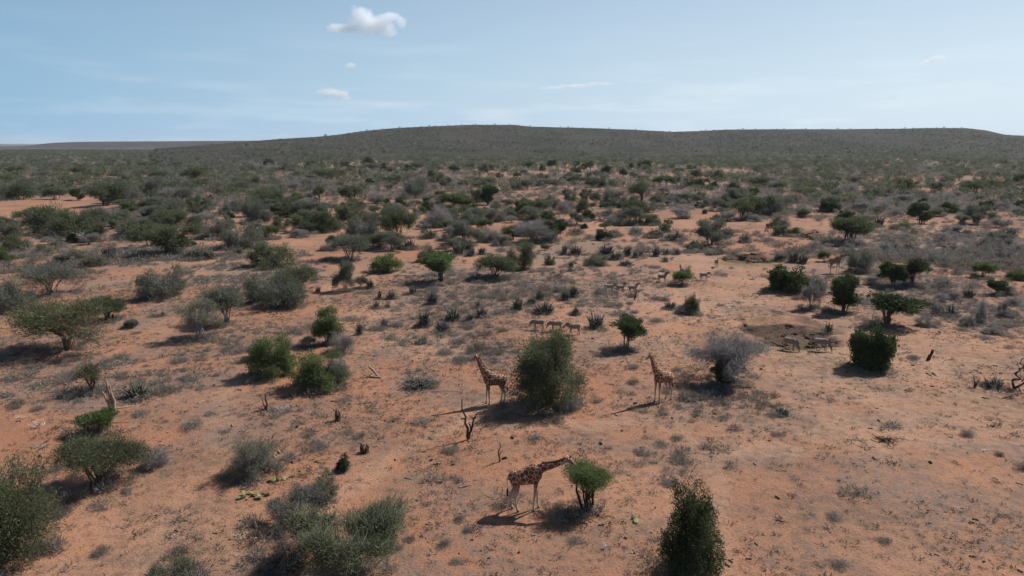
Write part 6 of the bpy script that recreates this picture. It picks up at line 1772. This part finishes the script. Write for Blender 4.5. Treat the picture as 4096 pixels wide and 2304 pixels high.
def coat_zebra():
    m, n, l = mat('zebra_coat')
    out = N(n, 'ShaderNodeOutputMaterial'); p = N(n, 'ShaderNodeBsdfPrincipled', i_Roughness=.7); p.inputs['Specular IOR Level'].default_value = .25
    tc = N(n, 'ShaderNodeTexCoord'); sx = N(n, 'ShaderNodeSeparateXYZ'); l.new(tc.outputs['Object'], sx.inputs[0])
    nz = N(n, 'ShaderNodeTexNoise', i_Scale=4.0, i_Detail=2.0); l.new(tc.outputs['Object'], nz.inputs['Vector'])
    at = N(n, 'ShaderNodeAttribute', attribute_name='stripe')
    a = N(n, 'ShaderNodeMath', operation='MULTIPLY_ADD'); l.new(nz.outputs['Fac'], a.inputs[0]); a.inputs[1].default_value = .09; l.new(at.outputs['Fac'], a.inputs[2])
    s = N(n, 'ShaderNodeMath', operation='MULTIPLY'); l.new(a.outputs[0], s.inputs[0]); s.inputs[1].default_value = 105.0
    w = N(n, 'ShaderNodeMath', operation='SINE'); l.new(s.outputs[0], w.inputs[0])
    mr = N(n, 'ShaderNodeMapRange'); l.new(w.outputs[0], mr.inputs[0]); mr.inputs[1].default_value = -.1; mr.inputs[2].default_value = .35
    pale = N(n, 'ShaderNodeAttribute', attribute_name='pale')
    inv = N(n, 'ShaderNodeMath', operation='SUBTRACT'); inv.inputs[0].default_value = 1.0; l.new(pale.outputs['Fac'], inv.inputs[1])
    f = N(n, 'ShaderNodeMath', operation='MULTIPLY'); l.new(mr.outputs[0], f.inputs[0]); l.new(inv.outputs[0], f.inputs[1])
    c = mix(n, l, f.outputs[0], (.345, .275, .220), (.048, .037, .031))
    l.new(c, p.inputs['Base Color']); l.new(p.outputs[0], out.inputs['Surface'])
    return m
GC, ZC = coat_giraffe(), coat_zebra()
M['mane_brown'] = rough_mat('mane_brown', (.09, .035, .018), (.20, .085, .04), 20)
M['black_hair'] = rough_mat('black_hair', (.010, .008, .007), (.03, .024, .02), 20)
M['horn'] = rough_mat('horn', (.05, .03, .02), (.16, .09, .06), 20)
M['ear'] = rough_mat('ear_hair', (.38, .30, .24), (.60, .52, .45), 10)
M['eye'] = rough_mat('eye', (.006, .005, .004), (.012, .01, .008), 10, 0, .2)

def frame_of(p, q):
    d = norm(np.array(q, float) - np.array(p, float)); s = norm(np.cross([0, 0, 1.], d)); return d, s, np.cross(d, s)
NECKS = {'up': ([(.62, 0, 2.62, .24, .46), (.92, 0, 3.0, .19, .33), (1.14, 0, 3.38, .155, .24), (1.32, 0, 3.76, .13, .19), (1.46, 0, 4.10, .115, .155), (1.55, 0, 4.34, .10, .13)], (1.56, 0, 4.40), (2.10, 0, 4.12)),
         'feed': ([(.60, 0, 2.58, .25, .46), (.98, 0, 2.74, .19, .31), (1.40, 0, 2.84, .155, .235), (1.85, 0, 2.95, .13, .185), (2.25, 0, 3.10, .115, .15), (2.52, 0, 3.24, .10, .13)], (2.55, 0, 3.28), (3.06, 0, 2.86)),
         'level': ([(.60, 0, 2.60, .25, .46), (1.0, 0, 2.86, .19, .31), (1.42, 0, 2.98, .155, .235), (1.85, 0, 3.03, .13, .185), (2.25, 0, 3.05, .115, .15), (2.52, 0, 3.06, .10, .13)], (2.55, 0, 3.08), (3.1, 0, 2.92)),
         'walk': ([(.62, 0, 2.6, .24, .46), (.98, 0, 2.92, .19, .32), (1.32, 0, 3.2, .155, .235), (1.66, 0, 3.45, .13, .185), (1.95, 0, 3.66, .115, .15), (2.15, 0, 3.80, .10, .13)], (2.18, 0, 3.83), (2.72, 0, 3.62))}
def giraffe(pose, x, y, heading, label, seed):
    neck, poll, muz = NECKS[pose]
    r = np.random.default_rng(seed); g = Geo()
    loft(g, dens([(-1.02, 0, 2.12, .14, .20), (-.88, 0, 2.15, .30, .38), (-.55, 0, 2.16, .38, .46), (-.1, 0, 2.20, .41, .52), (.35, 0, 2.32, .40, .62), (.68, 0, 2.42, .33, .60), (.90, 0, 2.44, .20, .40), (.98, 0, 2.45, .08, .2)], 18), 18)
    loft(g, dens(neck, 14), 14)
    # withers hump and shoulders
    loft(g, dens([(.05, 0, 2.62, .12, .12), (.40, 0, 2.86, .15, .15), (.72, 0, 2.86, .13, .16), (.9, 0, 2.8, .1, .1)], 8), 10)
    d, s, u = frame_of(poll, muz); pq = np.array(poll); L = np.linalg.norm(np.array(muz) - pq)
    def hp(t, dz=0): return tuple(pq + d * L * t + u * dz)
    loft(g, dens([(*hp(-.12, -.02), .06, .07), (*hp(.06), .115, .135), (*hp(.28, -.01), .125, .15), (*hp(.52, -.01), .095, .11), (*hp(.78, -.01), .072, .082), (*hp(.95, -.01), .078, .080), (*hp(1.02, -.01), .05, .05)], 14), 12)
    walk = pose == 'walk'
    off = {'up': (.08, -.06, .10, -.08), 'feed': (-.16, .16, .20, -.12), 'level': (.1, -.1, -.1, .12), 'walk': (.40, -.38, .42, -.42)}[pose]
    feet = []
    for i, sy in enumerate((-1, 1)):
        o_ = off[i]
        loft(g, dens([(.58, sy * .20, 2.35, .15, .26), (.60, sy * .25, 2.05, .135, .22), (.60 + o_ * .10, sy * .25, 1.72, .105, .13), (.60 + o_ * .3, sy * .23, 1.35, .082, .092), (.62 + o_ * .55, sy * .22, 1.05, .082, .088), (.61 + o_ * .7, sy * .22, .80, .060, .062), (.60 + o_ * .88, sy * .22, .40, .054, .056), (.61 + o_ * .97, sy * .22, .20, .066, .070), (.64 + o_, sy * .22, .09, .072, .085), (.66 + o_, sy * .22, .02, .085, .10)], 22), 10)
        feet.append((.66 + o_, sy * .22))
        o_ = off[2 + i]
        loft(g, dens([(-.72, sy * .16, 2.25, .20, .32), (-.68, sy * .24, 1.98, .185, .30), (-.58 + o_ * .1, sy * .25, 1.65, .135, .20), (-.66 + o_ * .3, sy * .23, 1.32, .090, .12), (-.80 + o_ * .5, sy * .22, 1.04, .080, .10), (-.79 + o_ * .7, sy * .22, .78, .060, .066), (-.76 + o_ * .9, sy * .22, .40, .054, .058), (-.74 + o_ * .97, sy * .22, .20, .066, .07), (-.70 + o_, sy * .22, .09, .072, .085), (-.68 + o_, sy * .22, .02, .085, .10)], 22), 10)
        feet.append((-.68 + o_, sy * .22))
    loft(g, dens([(-1.0, 0, 2.32, .06, .06), (-1.12, 0, 2.10, .035, .035), (-1.14, 0, 1.75, .026, .026), (-1.12, 0, 1.42, .024, .024)], 10), 8)
    me = fuse(g, 'giraffe', .034)
    co = np.zeros(len(me.vertices) * 3, np.float32); me.vertices.foreach_get('co', co); co = co.reshape(-1, 3)
    tt = ((co - pq) @ d) / L; near = np.linalg.norm((co - pq) - ((co - pq) @ d)[:, None] * d, axis=1) < .3
    face = np.where(near, sstep(.05, .3, tt), 0) * np.where(((co - pq) @ u) > -.02, 1, .45)
    a = me.attributes.new('face', 'FLOAT', 'POINT'); a.data.foreach_set('value', face.astype(np.float32))
    body = obj('giraffe', me, GC)
    body.location = (x, y, ground_at(x, y) + .0); body.rotation_euler = (0, 0, math.radians(heading))
    # hair, horns, ears, eyes
    mg = Geo(); A = dens(neck, 14); Tn = norm(np.gradient(A[:, :3], axis=0)); up_ = np.cross(Tn, np.array([0, 1., 0])); up_ = -up_
    up_ = np.where(up_[:, 2:3] < 0, -up_, up_) if pose != 'up' else np.where(up_[:, 0:1] > 0, -up_, up_)
    top = A[:, :3] + up_ * A[:, 4:5] * .95
    sel = top[3:]
    tubes(mg, sel, np.full(len(sel), .055), 6, flat=1.0)
    tubes(mg, sel + up_[3:] * .06, np.full(len(sel), .03), 5)
    obj('mane', mg.mesh('mane', True), M['mane_brown'], body)
    tg = Geo(); tubes(tg, np.array([(-1.12, 0, 1.46), (-1.13, .01, 1.28), (-1.12, 0, 1.05), (-1.10, 0, .90)]), np.array([.03, .065, .055, .012]), 7)
    obj('tail_tuft', tg.mesh('tail_tuft', True), M['black_hair'], body)
    for sy in (-1, 1):
        hg = Geo(); b = np.array(hp(.10, .09)) + s * sy * .055
        tubes(hg, np.array([b, b + u * .10 - d * .02, b + u * .20 - d * .05]), np.array([.036, .028, .036]), 8); obj('ossicone', hg.mesh('ossicone', True), M['horn'], body)
        eg = Geo(); b = np.array(hp(-.02, .05)) + s * sy * .10
        tubes(eg, np.array([b, b + s * sy * .10 + u * .03 - d * .03, b + s * sy * .20 + u * .05 - d * .05]), np.array([.025, .06, .012]), 8, flat=.4); obj('ear', eg.mesh('ear', True), M['ear'], body)
        yg = Geo(); b = np.array(hp(.27, .055)) + s * sy * .105
        tubes(yg, np.array([b - d * .03, b - d * .012, b + d * .012, b + d * .03]), np.array([.006, .026, .026, .006]), 8); obj('eye', yg.mesh('eye', True), M['eye'], body)
    tag(body, label, 'giraffe', 'giraffes browsing on the plain')
    return body
for i, (pose, x, y, hd, lab) in enumerate(GIRAFFES): giraffe(pose, x, y, hd, lab, i)

ZN = {'up': ([(.40, 0, 1.16, .17, .28), (.66, 0, 1.34, .115, .21), (.85, 0, 1.52, .092, .165), (.98, 0, 1.66, .08, .13)], (1.00, 0, 1.68), (1.34, 0, 1.36)),
      'low': ([(.42, 0, 1.14, .17, .27), (.70, 0, 1.20, .115, .21), (.95, 0, 1.24, .092, .165), (1.10, 0, 1.25, .08, .13)], (1.12, 0, 1.25), (1.42, 0, .90)),
      'graze1': ([(.42, 0, 1.12, .17, .27), (.70, 0, 1.08, .115, .21), (.95, 0, .98, .092, .165), (1.10, 0, .88, .08, .13)], (1.12, 0, .87), (1.30, 0, .45)),
      'graze': ([(.42, 0, 1.10, .17, .27), (.70, 0, .98, .115, .21), (.92, 0, .74, .092, .165), (1.02, 0, .54, .08, .13)], (1.03, 0, .50), (1.14, 0, .06))}
ZM = {}
def zebra_mesh(pose):
    neck, poll, muz = ZN[pose]; g = Geo()
    loft(g, dens([(-.76, 0, 1.12, .10, .12), (-.64, 0, 1.14, .24, .27), (-.35, 0, 1.10, .275, .315), (0, 0, 1.06, .285, .32), (.32, 0, 1.08, .25, .33), (.55, 0, 1.10, .19, .29), (.68, 0, 1.12, .08, .14)], 16), 16)
    loft(g, dens(neck, 10), 12)
    d, s, u = frame_of(poll, muz); pq = np.array(poll); L = np.linalg.norm(np.array(muz) - pq)
    def hp(t, dz=0): return tuple(pq + d * L * t + u * dz)
    loft(g, dens([(*hp(-.12), .05, .06), (*hp(.06), .085, .11), (*hp(.30, -.01), .088, .125), (*hp(.6), .062, .08), (*hp(.9), .06, .066), (*hp(1.02), .035, .04)], 12), 10)
    for i, sy in enumerate((-1, 1)):
        o_ = (.07, -.06)[i]
        loft(g, dens([(.44, sy * .12, 1.1, .10, .18), (.44, sy * .15, .88, .085, .12), (.45 + o_ * .4, sy * .14, .66, .058, .068), (.46 + o_ * .6, sy * .13, .46, .052, .056), (.45 + o_ * .8, sy * .13, .26, .036, .038), (.46 + o_, sy * .13, .10, .042, .046), (.48 + o_, sy * .13, .015, .05, .06)], 16), 8)
        o_ = (.10, -.08)[i]
        loft(g, dens([(-.52, sy * .12, 1.12, .15, .22), (-.50, sy * .15, .90, .12, .18), (-.48 + o_ * .3, sy * .15, .70, .075, .105), (-.57 + o_ * .6, sy * .14, .50, .052, .066), (-.55 + o_ * .8, sy * .13, .27, .038, .042), (-.53 + o_, sy * .13, .10, .042, .046), (-.51 + o_, sy * .13, .015, .05, .06)], 16), 8)
    loft(g, dens([(-.74, 0, 1.24, .035, .035), (-.84, 0, 1.08, .024, .024), (-.86, 0, .82, .018, .018)], 8), 6)
    me = fuse(g, 'zebra', .022, 2)
    co = np.zeros(len(me.vertices) * 3, np.float32); me.vertices.foreach_get('co', co); co = co.reshape(-1, 3)
    x, y, z = co.T
    legs = (z < .78) & (x < .62) & (x > -.8)
    nk = (x > .55) & ((z > 1.1) | (x > .66))
    nd = norm(np.array(neck[-1][:3]) - np.array(neck[0][:3]))
    stripe = np.where(legs, z, x); stripe = np.where(nk, (co @ nd) * .8, stripe)
    pale = np.maximum(np.where(~nk & ~legs, 1 - sstep(.80, .90, z), 0), np.where(x < -.35, .8 * sstep(1.22, 1.34, z + .5 * (-.35 - x)), 0))
    pale = np.maximum(pale, .12)
    for k_, v_ in (('stripe', stripe), ('pale', pale)):
        a = me.attributes.new(k_, 'FLOAT', 'POINT'); a.data.foreach_set('value', v_.astype(np.float32))
    me.materials.append(ZC)
    mg = Geo(); A = dens(neck, 10); Tn = norm(np.gradient(A[:, :3], axis=0)); up_ = np.cross(Tn, np.array([0, 1., 0])); up_ = np.where((up_ @ np.array([-.6, 0, .8]))[:, None] < 0, -up_, up_)
    top = A[:, :3] + up_ * A[:, 4:5]
    tubes(mg, top[2:], np.full(len(top) - 2, .045), 6); tubes(mg, top[2:] + up_[2:] * .06, np.full(len(top) - 2, .022), 5)
    mane = mg.mesh('mane', True); mane.materials.append(M['black_hair'])
    ears = []
    for sy in (-1, 1):
        eg = Geo(); b = np.array(hp(-.02, .06)) + s * sy * .05
        tubes(eg, np.array([b, b + u * .09 + s * sy * .035, b + u * .19 + s * sy * .06]), np.array([.022, .05, .016]), 7, flat=.5); e = eg.mesh('ear', True); e.materials.append(M['mane_brown']); ears.append(e)
    tg = Geo(); tubes(tg, np.array([(-.855, 0, .9), (-.87, 0, .74), (-.86, 0, .56), (-.85, 0, .46)]), np.array([.018, .045, .035, .008]), 6); tl = tg.mesh('tail_tuft', True); tl.materials.append(M['black_hair'])
    ng_ = Geo(); tubes(ng_, np.array([hp(.82), hp(.93), hp(1.07)]), np.array([.066, .070, .035]), 8); nz = ng_.mesh('muzzle', True); nz.materials.append(M['horn'])
    return me, [('mane', mane), ('ear', ears[0]), ('ear', ears[1]), ('tail_tuft', tl), ('muzzle', nz)]
for i, (pose, x, y, hd, lab) in enumerate(ZEBRAS):
    if pose not in ZM: ZM[pose] = zebra_mesh(pose)
    me, parts = ZM[pose]
    b = link(bpy.data.objects.new('zebra', me)); b.location = (x, y, ground_at(x, y)); b.rotation_euler = (0, 0, math.radians(hd))
    s_ = .95 + .05 * ((i * 5) % 4 - 1.5) / 1.5; b.scale = (s_, s_, s_)
    tag(b, lab, 'zebra', 'zebras on the plain')
    for nm, pm in parts: link(bpy.data.objects.new(nm, pm), b)

# ------------------------------------------------------------------ clouds, far beyond the haze
def cloud_material(name, blobs, density, scale, rag):
    """density falls off from the hearts of the puffs and is torn by noise"""
    m, n, l = mat(name)
    out = N(n, 'ShaderNodeOutputMaterial'); v = N(n, 'ShaderNodeVolumePrincipled')
    v.inputs['Color'].default_value = (.955, .975, 1, 1); v.inputs['Anisotropy'].default_value = .15
    tc = N(n, 'ShaderNodeTexCoord'); best = None
    def math_(op, a, b=None, c=None):
        k = N(n, 'ShaderNodeMath', operation=op)
        for i, q in enumerate((a, b, c)):
            if q is None: continue
            if isinstance(q, (int, float)): k.inputs[i].default_value = q
            else: l.new(q, k.inputs[i])
        return k.outputs[0]
    for bx, by, bz, rx, ry, rz in blobs:
        mp = N(n, 'ShaderNodeMapping'); mp.inputs['Scale'].default_value = (1 / rx, 1 / ry, 1 / rz); mp.inputs['Location'].default_value = (-bx / rx, -by / ry, -bz / rz); l.new(tc.outputs['Object'], mp.inputs[0])
        ln = N(n, 'ShaderNodeVectorMath', operation='LENGTH'); l.new(mp.outputs[0], ln.inputs[0])
        q = math_('SUBTRACT', 1.0, ln.outputs['Value'])
        best = q if best is None else math_('SMOOTH_MAX', best, q, .15)
    no = N(n, 'ShaderNodeTexNoise', i_Scale=scale, i_Detail=7.0, i_Roughness=.58); l.new(tc.outputs['Object'], no.inputs['Vector'])
    f = math_('ADD', best, math_('MULTIPLY', math_('SUBTRACT', no.outputs['Fac'], .5), rag))
    mr = N(n, 'ShaderNodeMapRange'); l.new(f, mr.inputs[0]); mr.inputs[1].default_value = .05; mr.inputs[2].default_value = .55; mr.inputs[4].default_value = density
    l.new(mr.outputs[0], v.inputs['Density']); l.new(v.outputs[0], out.inputs['Volume'])
    return m
def cloud(az, el, dist, blobs, label, density, scale, rag=1.5):
    g = Geo()
    for bx, by, bz, rx, ry, rz in blobs:
        a_ = np.linspace(.1, math.pi - .1, 10)
        loft(g, [(bx - 1.3 * rx * math.cos(a), by, bz, 1.3 * ry * math.sin(a), 1.3 * rz * math.sin(a)) for a in a_], 12)
    me = fuse(g, 'cloud', min(b[5] for b in blobs) * .25, 1); me.materials.append(cloud_material('cloud_vapour', blobs, density, scale, rag))
    o_ = link(bpy.data.objects.new('cloud', me)); a = math.radians(az)
    o_.location = (dist * math.sin(a), dist * math.cos(a), CAM_H + dist * math.tan(math.radians(el))); o_.rotation_euler = (0, 0, -a)
    tag(o_, label, 'cloud', 'clouds in the sky')
CL = 26000
cloud(-10.75, 8.55, CL, [(150, 0, -60, 950, 500, 330), (-150, 0, 190, 480, 380, 400), (-750, 0, -190, 620, 330, 190), (520, 0, -170, 640, 400, 260), (760, 0, 230, 420, 260, 180), (1130, 0, 60, 230, 200, 240)], 'large white puffy cloud, by far the biggest in the sky', .0038, .0022, 1.6)
cloud(-13.3, 3.55, CL, [(-150, 0, 50, 430, 250, 190), (180, 0, 0, 380, 220, 150), (420, 0, -110, 260, 150, 90)], 'small ragged cloud low above the left end of the hill', .0042, .004, 1.6)
cloud(5.2, 4.25, CL, [(-900, 0, -60, 700, 250, 70), (-100, 0, -5, 750, 300, 90), (650, 0, 55, 560, 250, 70)], 'thin streak of cloud above the middle of the hill', .0028, .0035, 1.7)
cloud(28.9, 5.3, CL, [(-110, 0, -20, 250, 150, 100), (120, 0, 60, 280, 150, 110)], 'small white cloud high at the right', .005, .006, 1.6)
cloud(-12.0, 5.6, CL, [(0, 0, 0, 230, 150, 110)], 'tiny faint cloud puff below the largest cloud', .004, .008, 1.5)

# ------------------------------------------------------------------ air
def haze():
    m, n, l = mat('haze_air')
    out = N(n, 'ShaderNodeOutputMaterial'); v = N(n, 'ShaderNodeVolumePrincipled')
    v.inputs['Color'].default_value = (.80, .87, .97, 1); v.inputs['Density'].default_value = HAZE; v.inputs['Anisotropy'].default_value = .1
    l.new(v.outputs[0], out.inputs['Volume'])
    a, b, c, d, z0, z1 = -20000, 20000, -400, 19500, -1450, 128
    V = [(a, c, z0), (b, c, z0), (b, d, z0), (a, d, z0), (a, c, z1), (b, c, z1), (b, d, z1), (a, d, z1)]
    me = mesh_from('haze', V, [(0, 3, 2, 1), (4, 5, 6, 7), (0, 1, 5, 4), (1, 2, 6, 5), (2, 3, 7, 6), (3, 0, 4, 7)])
    tag(obj('haze', me, m), None, None, kind='stuff')
HAZE = 0.00004
haze()
